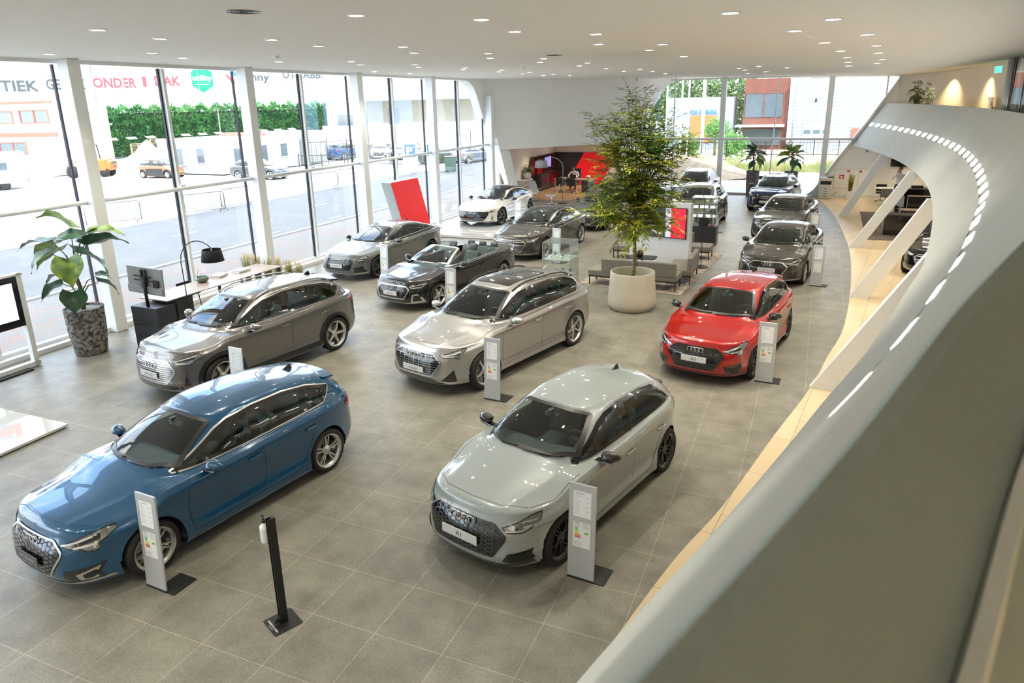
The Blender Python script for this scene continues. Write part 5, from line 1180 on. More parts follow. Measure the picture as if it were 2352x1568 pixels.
# ======================= PRICE STANDS =======================
M_alu=mat('stand_silver',(.56,.58,.60),rough=.35,metal=.35,noise=.02); M_paper=mat('paper_sheet',(.82,.84,.86),rough=.6,noise=.02); M_txt=mat('grey_print',(.35,.36,.38),rough=.6,noise=.05)
EN=[mat('energy_%d'%i,c,rough=.6,noise=.03) for i,c in enumerate([(.0,.35,.12),(.12,.5,.08),(.5,.65,.05),(.85,.75,.02),(.85,.42,.02),(.75,.15,.02),(.6,.02,.02)])]
def price_stand(x,y,rz,label,big=True,energy=True,z=0.,w=.31,side=1):
    r=empty('price_stand',(x,y,z),rz,label,'price stand'); h=1.12; T=Matrix.Rotation(R_(-3.0),4,'X')
    q=MB(); q.box((0,.02,.012),(w,.03,.024)); q.box((.14*side,.16,.006),(.26,.30,.012)); q.build('foot_plate',M_base,r)
    q=MB(); q.box((0,0,h/2),(w,.022,h),M=T,bev=.003,seg=1)
    p=q.build('panel',M_alu,r,(0,.02,.012)); p.location=(0,.02+.029,.012)
    T2=Matrix.Translation((0,0,h/2))@T
    def fl(cx,cz_,sx,sz,d=.0125):
        return [T2@Vector((cx+a*sx/2,-d,cz_+b_*sz/2)) for a,b_ in ((-1,-1),(1,-1),(1,1),(-1,1))]
    q=MB(); q.quad(*fl(0,.33,.20,.30)); q.quad(*fl(0,-.03,.20,.30)); s=q.build('sheet',M_paper,p)
    q=MB(); random.seed(int(abs(x*97+y*31)))
    q.quad(*fl(-.03,.455,.09,.008,.0135))
    for k in range(13):
        zz=.435-.018*k; ww=random.uniform(.03,.08); q.quad(*fl(-.085+ww/2,zz,ww,.0035,.0135))
        if k%3==1: q.quad(*fl(.06,zz,.05,.0035,.0135))
    q.quad(*fl(-.055,.105,.06,.009,.0135)); q.quad(*fl(.045,.105,.07,.006,.0135))
    for k in range(4): q.quad(*fl(-.05,.085-.012*k,.07,.003,.0135)); q.quad(*fl(.05,.085-.012*k,.07,.003,.0135))
    for k in range(4): q.quad(*fl(-.04,-.12-.013*k,.09,.003,.0135))
    q.build('print',M_txt,s)
    if energy:
        for k in range(7):
            q=MB(); ww=.028+.007*k; q.quad(*fl(-.075+ww/2,.04-.0165*k,ww,.012,.014)); q.build('energy_bar',EN[k],s)
        q=MB(); q.quad(*fl(.055,.0,.045,.022,.014)); q.build('energy_arrow',EN[1],s)
    return r
ST=[(-6.20,4.40,-3,'silver price stand in front of the blue hatchback'),(-1.97,6.25,-5,'silver price stand in front of the small pale grey hatchback'),(-4.88,10.30,-3,'silver price stand beside the silver suv'),
 (-.56,12.76,-3,'silver price stand beside the red hatchback'),(-8.78,8.38,-3,'silver price stand between the blue hatchback and the warm grey suv'),(-11.40,16.95,-12,'silver price stand beside the mid grey fastback'),
 (-8.08,14.82,-4,'silver price stand beside the black cabriolet'),(.22,20.40,-12,'silver price stand beside the dark grey saloon behind the red car'),(.06,26.3,-5,'silver price stand beside the second dark grey saloon'),
 (-7.50,20.95,-12,'silver price stand beside the bronze grey saloon'),(-10.9,25.95,0,'silver price stand by the white coupe'),(-6.98,28.0,8,'silver price stand beside the large black saloon'),(-.75,33.3,-5,'silver price stand by the navy crossover'),(-3.5,28.1,-80,'silver price stand seen edge-on beside the olive suv')]
for x,y,a,l in ST: price_stand(x,y,R_(a),l,energy=y<20,z=.11 if 'coupe' in l else 0)
# ======================= FURNITURE =======================
M_fab=mat('taupe_upholstery',(.235,.215,.18),rough=.75,bump=.2,bscale=250,noise=.08); M_blkm=mat('black_metal',(.015,.015,.016),rough=.4,noise=.1); M_dbrn=mat('dark_cabinet',(.035,.037,.042),rough=.45,noise=.15)
M_wtop=mat('walnut_top',(.36,.29,.23),rough=.35,noise=.1,nscale=3); M_screen=mat('screen_black',(.01,.011,.013),rough=.15,coat=.5,noise=.1); M_plastic=mat('grey_plastic',(.30,.31,.32),rough=.4,noise=.05)
M_rug=mat('patterned_rug',(.50,.42,.35),rough=.9,col2=(.20,.155,.125),nscale=5,bump=.4,bscale=120); M_rug2=mat('dark_rug',(.20,.15,.12),rough=.9,col2=(.10,.075,.06),nscale=7,bump=.4,bscale=120)
G_box=glass_mat('cabinet_glass',(.90,.96,.94),1.2)
# lounge rug
q=MB(); q.prism([(-5.95,18.6),(-3.05,18.3),(-2.65,23.95),(-5.9,24.2)],.0,.012); o=q.build('lounge_rug',M_rug); tag(o,'brown and grey patterned rug under the lounge sofas','rug')
# media wall
r=empty('media_wall',(-4.31,21.45,.013),math.atan2(-.45,1.92),'white free-standing wall with a screen behind the tree','media wall')
q=MB(); q.box((0,.10,1.0),(1.97,.20,2.0),bev=.006,seg=1); q.build('wall_panel',mat('media_white',(.74,.77,.80),rough=.4,noise=.02),r)
sc=empty('screen',(0.06,-.02,1.42),0,parent=r) if 0 else None
q=MB(); q.box((.08,-.03,1.40),(1.62,.05,.93),bev=.005,seg=1); s=q.build('screen',M_blkm,r)
def img(par,x0,x1,z0,z1,m,y=-.057,nm='picture'): 
    q=MB(); q.quad((x0,y,z0),(x1,y,z0),(x1,y,z1),(x0,y,z1)); return q.build(nm,m,par)
M_scd=mat('screen_picture',(.01,.01,.012),rough=.3,emit=(.02,.025,.035),es=1,noise=.6,nscale=3); M_scr=mat('screen_red',(.3,.0,.01),rough=.3,emit=(.85,.012,.03),es=.85,noise=.05); M_scg=mat('screen_grey',(.2,.2,.22),rough=.3,emit=(.42,.42,.48),es=.8,noise=.05)
img(s,-.70,.22,.96,1.84,M_scd); img(s,.22,.40,.96,1.84,M_scg); img(s,.40,.86,.96,1.84,M_scr)
q=MB(); q.quad((-.25,-.0585,1.10),(.06,-.0585,1.02),(.10,-.0585,1.07),(-.2,-.0585,1.15)); q.build('picture_detail',M_scg,s)
def sofa(name,loc,rz,n,L,label,back=True,backoff=0.,backL=None):
    r=empty(name,loc,rz,label,'sofa'); backL=backL or L
    q=MB(); q.box((0,0,.345),(L,.72,.17),bev=.03); q.build('seat_cushion',M_fab,r,smooth=False)
    if back:
        for k in range(n): q=MB(); w=backL/n; q.box((backoff-backL/2+w*(k+.5),-.29,.56),(w-.012,.14,.42),bev=.03); q.build('back_cushion',M_fab,r)
    q=MB(); q.box((0,0,.245),(L-.04,.68,.03)); q.build('frame',M_blkm,r)
    for sx in(-1,1):
        for sy in (-1,1): q=MB(); q.box((sx*(L/2-.04),sy*.31,.115),(.028,.028,.23)); q.build('leg',M_blkm,r)
    return r
sofa('corner_sofa',(-4.45,18.95,.012),R_(-2),2,2.5,'taupe leather sofa with its back to the camera behind the concrete planter',backoff=.18,backL=2.1)
sofa('corner_sofa',(-3.32,20.08,.012),R_(91),1,1.45,'taupe leather side sofa on the right of the planter')
sofa('lounge_bench',(-3.55,23.15,.012),R_(178),1,1.25,'taupe bench with low back to the right of the media wall',backoff=.28,backL=.55)
sofa('lounge_bench',(-5.55,22.6,.012),R_(2),1,.9,'taupe bench peeking out left of the media wall',back=False)
# coffee table, bowl
r=empty('coffee_table',(-4.62,20.62,.012),0,'black rounded coffee table between sofa and media wall','table')
q=MB(); q.prism(roundp([(-.42,-.30),(.42,-.30),(.42,.30),(-.42,.30)],.16,5),.43,.45); q.build('table_top',M_blkm,r); q=MB(); q.cyl((0,0,0),.018,.44,8); q.lathe([(.001,.0),(.2,.0),(.2,.012),(.001,.014)],n=20); q.build('pedestal',M_blkm,r)
q=MB(); q.lathe([(.001,0),(.07,0),(.12,.07),(.11,.15),(.06,.17),(.05,.15),(.09,.08)],n=20); b_=q.build('bowl_vase',M_blkm,None,(-4.72,20.70,.462)); tag(b_,'round black bowl vase on the black coffee table','vase')
# arc lamps
def arc_lamp(loc,rz,reach,h,label,shade=None,base_r=.22,m=None,top=.0):
    r=empty('arc_lamp',loc,rz,label,'floor lamp'); q=MB(); q.lathe([(.001,0),(base_r,0),(base_r,.018),(.03,.03),(.001,.03)],n=28); q.build('base',M_blkm,r)
    q=MB(); pts=[(0,0,.02),(-.01,0,h*.5),(-.02,0,h*.8)]+[(-.02+reach*.5*(1-math.cos(a)),0,h*.8+(h*.2)*math.sin(a)) for a in np.linspace(.35,2.5,9)]; q.tube(pts,.011,6); q.build('pole',m or M_blkm,r)
    if shade:
        e=Vector(pts[-1]); R0,R1,hh,mm=shade; q=MB(); q.lathe([(R0,-.02),(R1,-hh),(R1-.004,-hh),(R0-.004,-.024)],n=28); q.build('lamp_shade',mm,r,e)
        q=MB(); q.tube([e+Vector((0,0,.0)),e+Vector((0,0,-.14))],.01,6); q.ell(tuple(e+Vector((0,0,-.17))),(.035,.035,.05),10,6); q.build('bulb_holder',M_met,r)
    return r
arc_lamp((-12.66,11.04,0),R_(30),.75,2.25,'thin arc floor lamp with a big black shade over the bar table',(.20,.245,.28,mat('black_shade',(.02,.025,.028),rough=.5,noise=.1)))
arc_lamp((-3.05,21.75,.012),R_(120),.7,2.35,'thin black arc lamp with a round base on the lounge rug')
arc_lamp((-5.70,21.9,0),R_(10),.5,2.35,'slim black lamp pole standing left of the media wall')
arc_lamp((-11.85,34.2,0),R_(165),1.5,2.3,'arc lamp with a grey shade in front of the lounge niche',(.30,.35,.36,mat('grey_shade',(.38,.38,.38),rough=.6,noise=.05)),.26,M_met)
# glass display cabinets
def vitrine(loc,w,d,h,label,zs,cab,top=False):
    r=empty('display_cabinet',loc,0,label,'display cabinet')
    q=MB(); q.box((0,0,cab/2),(w,d,cab)); q.build('cabinet_base',M_dbrn,r)
    q=MB()
    for s_ in (-1,1): q.quad((s_*w/2,-d/2,cab),(s_*w/2,d/2,cab),(s_*w/2,d/2,h),(s_*w/2,-d/2,h)); q.quad((-w/2,s_*d/2,cab),(w/2,s_*d/2,cab),(w/2,s_*d/2,h),(-w/2,s_*d/2,h))
    q.build('glass_side',G_box,r)
    mt=mat('frosted_shelf',(.62,.70,.69),rough=.15,coat=1,noise=.02)
    for z in zs: q=MB(); q.box((0,0,z),(w-.02,d-.02,.012)); q.build('glass_shelf',mt,r)
    q=MB(); q.box((0,0,h),(w+.01,d+.01,.014)); q.build('top_glass',mt if top else G_box,r)
    q=MB()
    for sx in (-1,1):
        for sy in(-1,1): q.tube([(sx*w/2,sy*d/2,cab),(sx*w/2,sy*d/2,h)],.004,5)
    q.build('edge_profile',M_met,r)
    return r
vitrine((-5.86,16.75,0),.72,.72,1.6,'tall glass display cabinet left of the concrete planter',(.75,1.17),.35)
vitrine((-3.52,25.55,0),.86,.62,1.68,'glass display cabinet on a dark base right of the media wall',(1.0,1.32),.68,True)
M_shiny=mat('small_goods_white',(.75,.75,.73),rough=.4,noise=.05); M_gift=mat('small_goods_grey',(.28,.27,.26),rough=.3,metal=.4,noise=.1)
def goods(kind,x,y,z,rz,label,grp=None):
    q=MB()
    if kind=='box': q.box((0,0,.03),(.09,.06,.06),bev=.005); m_=M_shiny
    elif kind=='mug': q.lathe([(.001,0),(.035,0),(.035,.09),(.031,.09),(.031,.01)],n=14); q.tube([(.035,0,.02),(.06,0,.03),(.06,0,.06),(.035,0,.075)],.005,5); m_=M_gift
    elif kind=='cyl': q.tube([(-.09,0,.045),(.09,0,.045)],.045,14); m_=M_blkm
    elif kind=='bag': q.box((0,0,.13),(.34,.22,.24),bev=.04); q.tube([(-.1,0,.24),(-.08,0,.33),(.08,0,.33),(.1,0,.24)],.012,6); m_=M_blkm
    elif kind=='car': q.box((0,0,.025),(.16,.07,.03),bev=.012); q.box((-.01,0,.05),(.08,.06,.03),bev=.012); q.cyl((.045,-.035,.015),.015,.07,8,axis='Y'); q.cyl((-.05,-.035,.015),.015,.07,8,axis='Y'); m_=M_redp
    o=q.build({'box':'gift_box','mug':'mug','cyl':'speaker_can','bag':'travel_bag','car':'model_car'}[kind],m_,None,(x,y,z),(0,0,rz)); tag(o,label,{'box':'box','mug':'mug','cyl':'speaker','bag':'bag','car':'model car'}[kind],grp)
g1,g2='small white boxes in the cabinet left of the planter','grey mugs in the cabinet left of the planter'
random.seed(3)
for z in (.756,1.176,):
    for k in range(4): goods('box',-6.10+.16*k,16.6+random.uniform(-.1,.2),z,random.uniform(0,3),'small white gift box on a shelf of the left glass cabinet',g1)
    for k in range(3): goods('mug',-6.05+.2*k,16.88,z,random.uniform(0,3),'grey mug on a shelf of the left glass cabinet',g2)
goods('cyl',-6.02,16.52,.756,.4,'black cylinder speaker on the middle shelf of the left cabinet')
goods('bag',-3.55,25.45,.68,.2,'black travel bag standing in the right glass cabinet'); goods('car',-3.25,25.38,.68,.3,'small red model car in the right glass cabinet')
for k in range(3): goods('box',-3.8+.25*k,25.5,1.006,.3*k,'small white box on the middle shelf of the right cabinet','white boxes in the right cabinet'); 
for k in range(2): goods('mug',-3.75+.35*k,25.55,1.326,.3*k,'grey mug on the upper shelf of the right cabinet','grey mugs in the right cabinet')
# bar table with cabinet, monitor, stools on the left
r=empty('high_table',(-13.15,11.6,0),R_(-1),'long high table on a dark cabinet beside the window','table')
q=MB(); q.prism(roundp([(-.45,-1.02),(.42,-1.02),(.42,2.6),(-.45,2.6)],.03,2),1.0,1.022); q.build('table_top',M_wtop,r)
q=MB(); q.box((.02,-.55,.5),(.78,.44,.94),bev=.006,seg=1); q.build('cabinet',M_dbrn,r)
for yy in (2.5,1.2):
    for xx in (-.40,.38): q=MB(); q.box((xx,yy,.5),(.04,.06,1.0)); q.build('leg',M_blkm,r)
q=MB(); q.box((0,1.85,.95),(.76,.05,.05)); q.build('cross_bar',M_blkm,r)
r=empty('monitor_cabinet',(-13.15,10.55,0),0,'dark drawer cabinet carrying a monitor seen from behind','cabinet')
q=MB(); q.box((0,-.02,.46),(.78,.5,.92),bev=.008,seg=1); q.build('body',M_dbrn,r)
q=MB(); q.box((0,-.275,.60),(.77,.012,.008)); q.box((0,-.275,.52),(.74,.016,.006)); q.box((0,-.275,.25),(.74,.012,.008)); q.build('drawer_gap',M_blkm,r)
q=MB(); q.cyl((.30,-.285,.56),.012,.02,10,axis='Y'); q.build('lock',M_chr,r)
r=empty('monitor',(-13.05,10.38,.92),R_(2),'large grey monitor seen from the back on the dark cabinet','monitor')
T=Matrix.Rotation(R_(3),4,'Y')
q=MB(); q.tube([(-.06,.0,0),(-.08,.0,.62)],.035,12); q.build('stand_pole',M_blkm,r)
q=MB(); q.box((-.12,.10,.55),(1.0,.045,.60),M=T,bev=.01); q.box((-.12,.06,.36),(.98,.05,.16),M=T,bev=.01); q.build('housing',M_plastic,r)
q=MB(); q.box((-.16,.045,.60),(.04,.04,.42),M=T); q.box((-.05,.045,.60),(.04,.04,.42),M=T); q.box((-.12,.03,.66),(.5,.02,.02),M=T); q.box((-.12,.03,.57),(.5,.02,.02),M=T); q.box((.22,.04,.50),(.14,.03,.16),M=T); q.box((-.08,.03,.6),(.12,.06,.12)); q.build('wall_bracket',M_blkm,r)
def stool(x,y,rz,label):
    r=empty('bar_stool',(x,y,0),rz,label,'bar stool'); q=MB(); q.box((0,0,.68),(.40,.36,.025),bev=.01); q.build('seat',M_blkm,r); q=MB(); q.box((0,.18,.82),(.40,.02,.26),bev=.008); q.build('backrest',M_blkm,r)
    for sx in (-1,1):
        for sy in(-1,1): q=MB(); q.tube([(sx*.15,sy*.13,.67),(sx*.2,sy*.18,0)],.013,6); q.build('leg',M_blkm,r)
for k,(x,y) in enumerate(((-12.45,11.75),(-12.45,12.75),(-13.9,12.2))): stool(x,y,R_(-90 if k<2 else 90),['black bar stool at the high table next to the arc lamp','black bar stool further along the high table','black bar stool on the window side of the high table'][k])
def book(x,y,z,rz,w,l,h,label):
    r=empty('book',(x,y,z),rz,label,'book'); q=MB(); q.box((0,0,h/2),(w,l,h*.8)); q.build('pages',M_paper,r); q=MB(); q.box((0,0,h-.002),(w+.01,l+.01,.004)); q.box((0,0,.002),(w+.01,l+.01,.004)); q.box((-w/2-.003,0,h/2),(.004,l+.01,h)); q.build('cover',M_plate,r)
book(-13.45,12.75,1.023,.2,.30,.36,.03,'large pale book open flat nearest the plant bowl'); book(-13.42,12.75,1.055,.35,.28,.34,.02,'pale book lying on top of the nearer book')
book(-13.3,13.35,1.023,-.1,.30,.38,.035,'pale book at the far end of the high table'); book(-13.28,13.35,1.06,.1,.28,.34,.02,'white book on top of the far book')
# display screen at the far left edge
r=empty('display_screen',(-14.45,8.0,0),R_(91),'tall white framed display screen at the left edge of the hall','display screen')
q=MB(); q.box((-.35,0,.02),(1.55,.42,.03)); q.build('foot_plate',M_base,r)
q=MB(); q.box((-.68,.0,1.0),(.10,.12,1.95)); q.box((-.02,0,1.94),(1.44,.12,.04)); q.box((-.02,0,.07),(1.44,.12,.10)); q.box((.62,0,1.0),(.10,.12,1.95)) ; q.build('frame',M_fr,r)
q=MB(); q.box((-.02,0,1.41),(1.22,.10,1.02)); s=q.build('screen_housing',M_screen,r)
for sgn in (1,):
    y=-.052*sgn
    img(s,-.50,.46,1.05,1.80,mat('picture_pale',(.4,.42,.48),rough=.3,emit=(.50,.53,.60),es=.9,noise=.1,nscale=2),y,'picture')
    q=MB(); q.quad((-.45,y-.001,1.06),(-.16,y-.001,1.06),(-.16,y-.001,1.40),(-.45,y-.001,1.34)); q.build('picture_detail',mat('picture_blue',(.02,.1,.25),rough=.3,emit=(.03,.16,.36),es=.8,noise=.1),s)
    q=MB(); q.prism([(0,0),(1,0),(1,1)],0,0) if 0 else None
    P_=[(-.50,1.12),(-.48,1.20),(-.40,1.25),(-.30,1.30),(-.12,1.30),(-.02,1.22),(.02,1.14),(-.02,1.10)]; q.quad(*[(x,y-.002,z) for x,z in P_]); q.build('picture_car',M_scr,s)
    q=MB(); q.quad((-.10,y-.0025,1.10),(.02,y-.0025,1.10),(.03,y-.0025,1.42),(-.12,y-.0025,1.42)); q.build('picture_figure',M_scr,s)
    q=MB(); q.quad(*[(-.05+.06*math.cos(a),y-.003,1.50+.06*math.sin(a)) for a in np.linspace(0,2*PI,13)[:-1]]); q.build('picture_head',mat('picture_green',(.2,.3,.05),rough=.3,emit=(.30,.42,.10),es=.8,noise=.1),s)
    q=MB(); q.quad(*[(-.28+.05*math.cos(a),y-.004,1.13+.05*math.sin(a)) for a in np.linspace(0,2*PI,13)[:-1]]); q.build('picture_wheel',M_plastic,s)
# leaning red block by the facade
r=empty('red_display_block',(-14.3,23.3,0),0,'leaning red display block with a pale grey edge beside the window','display block')
M_bred=mat('signal_red_glow',(.72,.008,.012),rough=.45,emit=(.9,.01,.015),es=.12,noise=.02)  # slight glow added to the red; block and panel are no lamps
P_=[(y-23.3,z) for y,z in [(22.1,2.28),(24.05,2.28),(24.95,.12),(23.0,.12)]]
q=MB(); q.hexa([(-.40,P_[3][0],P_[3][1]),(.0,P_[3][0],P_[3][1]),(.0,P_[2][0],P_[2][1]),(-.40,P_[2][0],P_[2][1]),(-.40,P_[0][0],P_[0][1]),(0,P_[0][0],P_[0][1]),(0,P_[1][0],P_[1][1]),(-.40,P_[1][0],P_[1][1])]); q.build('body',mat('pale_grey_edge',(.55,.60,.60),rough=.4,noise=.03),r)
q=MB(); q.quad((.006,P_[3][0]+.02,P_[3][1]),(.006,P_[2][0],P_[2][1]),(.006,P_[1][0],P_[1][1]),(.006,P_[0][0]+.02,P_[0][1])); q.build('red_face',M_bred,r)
q=MB(); q.box((-.2,.75,.06),(.5,2.2,.12)); q.build('plinth',M_base,r)
# hand sanitiser stand
r=empty('sanitiser_stand',(-4.56,4.52,0),R_(-35+10),'slim black hand sanitiser post with a white pump bottle','sanitiser stand')
q=MB(); q.prism(roundp([(-.15,-.15),(.15,-.15),(.15,.15),(-.15,.15)],.025,3),0,.006); q.build('base_plate',M_blkm,r)
q=MB(); q.box((0,.03,.60),(.055,.035,1.20)); q.box((-.022,.0,.60),(.008,.06,1.20)); q.box((.022,.0,.60),(.008,.06,1.20)); q.build('post',M_blkm,r)
q=MB(); q.box((.0,-.02,.06),(.05,.12,.05),bev=.01); q.tube([(0,-.03,.06),(0,-.09,.04)],.02,8); q.build('pedal',M_blkm,r)
q=MB(); q.lathe([(.001,0),(.034,0),(.037,.01),(.037,.12),(.034,.14),(.014,.155),(.014,.17)],n=20); bo=q.build('pump_bottle',mat('bottle_white',(.80,.82,.82),rough=.25,coat=.5,noise=.02),r,(-.105,-.02,.90)); bo.scale=(1.3,1.3,1.3); 
q=MB(); q.cyl((0,0,.17),.017,.02,12); q.cyl((0,0,.19),.005,.03,8); q.tube([(0,0,.218),(-.045,0,.214)],.008,6); q.build('pump_head',M_blkm,bo)
q=MB(); q.box((-.04,.0,1.0),(.03,.03,.06)); q.box((-.04,.0,.95),(.03,.03,.02)); q.build('bottle_bracket',M_blkm,r)
lettering('HANDS STILL CLEAN',.024,M_wht,r,Matrix.Translation((0,-.105,.0075))@Matrix.Rotation(0,4,'Z'),'base_lettering',bold=True); lettering('USE ME FIRST',.015,M_wht,r,Matrix.Translation((0,-.13,.0075)),'base_lettering')
# ---- niche lounge office
q=MB()
r=empty('black_wall_unit',(-15.1,40.1,0),0,'black furniture wall with shelves and a tv in the niche','wall unit')
q.hexa([(-.02,-2.2,.12),(.10,-2.2,.12),(.10,2.1,.12),(-.02,2.1,.12),(-.02,-2.5,1.05),(.10,-2.5,1.05),(.10,2.1,1.05),(-.02,2.1,1.05)]); q.hexa([(-.02,-2.5,1.05),(.10,-2.5,1.05),(.10,2.1,1.05),(-.02,2.1,1.05),(-.02,-1.9,1.98),(.10,-1.9,1.98),(.10,2.1,2.0),(-.02,2.1,2.0)]); q.build('back_panel',mat('black_lacquer_red_tint',(.035,.008,.010),rough=.25,coat=.5,noise=.3),r)
for k,(a,b_) in enumerate(((-1.5,-.1),(-.02,.9),(.95,1.9))):
    q=MB(); q.box((.26,(a+b_)/2,.56),(.34,b_-a-.02,.72),bev=.005,seg=1); c_=q.build('cupboard',M_dbrn if k==0 else mat('dark_red_lacquer',(.05,.006,.01),rough=.2,coat=.6,noise=.2),r); q=MB(); q.box((.435,(a+b_)/2,.56),(.01,.35,.18)); q.build('recess_handle',M_gloss,c_)
q=MB(); q.box((.13,.35,1.55),(.05,1.15,.66)); t_=q.build('tv',M_screen,r); q=MB(); q.quad((.158,-.2,1.25),(.158,.88,1.25),(.158,.88,1.85),(.158,-.2,1.85)); q.build('picture',mat('tv_picture',(.1,.1,.2),rough=.3,emit=(.12,.16,.38),es=.9,col2=(.35,.02,.12),nscale=2.2),t_)
q=MB(); q.box((.14,-1.1,1.45),(.04,.9,.9)); q.build('open_shelf',M_gloss,r)
cols=[(.7,.06,.02),(.8,.35,.02),(.7,.5,.05),(.65,.1,.02),(.6,.04,.02)]
for k in range(5):
    q=MB(); q.box((0,0,.12),(.12,.07,.24)); o=q.build('binder',mat('binder_%d'%k,cols[k],rough=.5,noise=.05),None,(-14.90,38.65+.09*k,1.56)); tag(o,['red','orange','yellow','rust','dark red'][k]+' binder on the shelf of the black wall unit','binder')
q=MB(); q.box((-13.72,42.27,1.06),(2.7,.05,1.86)); o=q.build('black_wall_panel',mat('black_panel',(.018,.018,.022),rough=.5,noise=.1)); tag(o,'black wall panel left of the red parallelogram in the niche','wall panel')
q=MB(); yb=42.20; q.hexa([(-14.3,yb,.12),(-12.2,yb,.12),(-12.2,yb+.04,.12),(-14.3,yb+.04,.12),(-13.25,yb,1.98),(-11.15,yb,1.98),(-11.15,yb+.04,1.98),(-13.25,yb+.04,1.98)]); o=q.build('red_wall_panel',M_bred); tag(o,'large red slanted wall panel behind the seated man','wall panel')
def desk(name,loc,rz,L,W_,label,m=M_wtop,side=1):
    r=empty(name,loc,rz,label,'desk'); q=MB(); q.box((0,0,.735),(L,W_,.03),bev=.003,seg=1); q.build('desk_top',m,r)
    q=MB(); q.box((side*(L/2-.35),0,.36),(.42,W_*.85,.70)); q.build('drawer_unit',M_dbrn,r)
    for sy in (-1,1): q=MB(); q.box((-side*(L/2-.06),sy*(W_/2-.05),.36),(.04,.04,.72)); q.build('leg',M_met,r)
    return r
desk('office_desk',(-12.75,39.0,0),R_(-8),2.3,.95,'wooden topped desk of the seated man in the niche')
def office_chair(loc,rz,label,m=M_blkm,arms=True,tall=.55,shell=False):
    r=empty('office_chair',loc,rz,label,'chair')
    q=MB(); q.box((0,0,.45),(.48,.46,.07),bev=.025); q.build('seat',m,r)
    q=MB(); q.box((0,.24,.50+tall/2),(.46,.05,tall),M=Matrix.Rotation(R_(-6),4,'X'),bev=.02); q.build('backrest',m,r)
    q=MB(); q.cyl((0,0,.08),.025,.36,10)
    for k in range(5): a=2*PI*k/5; q.tube([(0,0,.10),(.28*math.cos(a),.28*math.sin(a),.045)],.015,6); q.ell((.28*math.cos(a),.28*math.sin(a),.03),(.025,.025,.025),8,5)
    q.build('swivel_base',M_chr,r)
    if arms:
        for s_ in (-1,1): q=MB(); q.tube([(s_*.24,.15,.47),(s_*.27,.12,.66),(s_*.27,-.14,.66),(s_*.24,-.16,.47)],.013,6); q.build('armrest',M_chr,r)
    return r
office_chair((-13.05,40.05,0),0,'tall black office chair of the seated man',tall=.7)
office_chair((-12.72,38.25,0),PI,'black visitor chair in front of the niche desk',tall=.38); office_chair((-13.45,38.45,0),PI+.2,'black visitor chair at the left end of the niche desk',tall=.38)
q=MB(); q.box((0,0,.01),(.34,.24,.02)); lp=q.build('laptop',M_blkm,None,(-12.85,38.98,.752),(0,0,.1)); tag(lp,'open black laptop in front of the seated man','laptop'); q=MB(); q.box((0,-.13,.11),(.34,.012,.22),M=Matrix.Rotation(R_(12),4,'X')); q.build('lid',M_blkm,lp)
q=MB(); q.ell((0,0,.10),(.13,.17,.12),14,10); he=q.build('helmet',M_shiny,None,(-11.95,38.9,.752)); tag(he,'white racing helmet on the right end of the niche desk','helmet'); q=MB(); q.ell((0,-.09,.10),(.09,.09,.045),12,6); q.build('visor',M_blkm,he)
r=empty('shelf_unit',(-15.0,36.9,0),R_(0),'low white open shelf unit with dark compartments by the niche','shelf')
q=MB(); q.box((0,0,.06),(.42,1.25,.04)); q.box((0,0,.84),(.42,1.25,.04)); q.box((-.2,0,.45),(.02,1.25,.78))
for k in range(4): q.box((0,-.62+.413*k,.45),(.42,.03,.78))
for z in (.31,.57): q.box((0,0,z),(.42,1.25,.03))
q.build('carcass',M_fr,r); q=MB(); q.box((-.15,0,.45),(.02,1.2,.74)); q.build('compartment_back',M_blkm,r)
def lounge_chair(loc,rz,label):
    r=empty('lounge_chair',loc,rz,label,'chair'); M_l=mat('pale_grey_shell',(.55,.55,.53),rough=.5,noise=.04)
    q=MB(); A=[]
    for (y,z,w) in ((-.30,.40,.52),(-.05,.36,.58),(.18,.38,.60),(.28,.50,.60),(.36,.72,.56),(.42,.92,.46)): A.append((y,z,w))
    for (a,b_) in zip(A,A[1:]):
        q.hexa([(-a[2]/2,a[0],a[1]),(a[2]/2,a[0],a[1]),(b_[2]/2,b_[0],b_[1]),(-b_[2]/2,b_[0],b_[1]),(-a[2]/2,a[0],a[1]+.03),(a[2]/2,a[0],a[1]+.03),(b_[2]/2,b_[0]-.01,b_[1]+.03),(-b_[2]/2,b_[0]-.01,b_[1]+.03)])
    q.build('seat_shell',M_l,r); q=MB(); q.cyl((0,0,.0),.025,.38,10); q.lathe([(.001,0),(.24,0),(.24,.012),(.001,.02)],n=20); q.build('pedestal',M_chr,r)
lounge_chair((-12.45,34.2,0),R_(-75),'pale grey lounge chair facing left in front of the niche'); lounge_chair((-13.7,35.3,0),R_(60),'pale grey lounge chair behind the white coupe')
def side_table(loc,r0,h,label):
    r=empty('side_table',loc,0,label,'table'); q=MB(); q.lathe([(.001,h),(r0,h),(r0,h+.015),(.001,h+.015)],n=24); q.build('table_top',M_wht,r); q=MB(); q.cyl((0,0,0),.015,h,8); q.lathe([(.001,0),(r0*.6,0),(r0*.6,.01),(.001,.01)],n=20); q.build('pedestal',M_wht,r)
side_table((-13.45,33.9,0),.34,.50,'round white side table between the lounge chairs'); side_table((-13.85,34.6,0),.25,.58,'smaller round white table behind the first one')
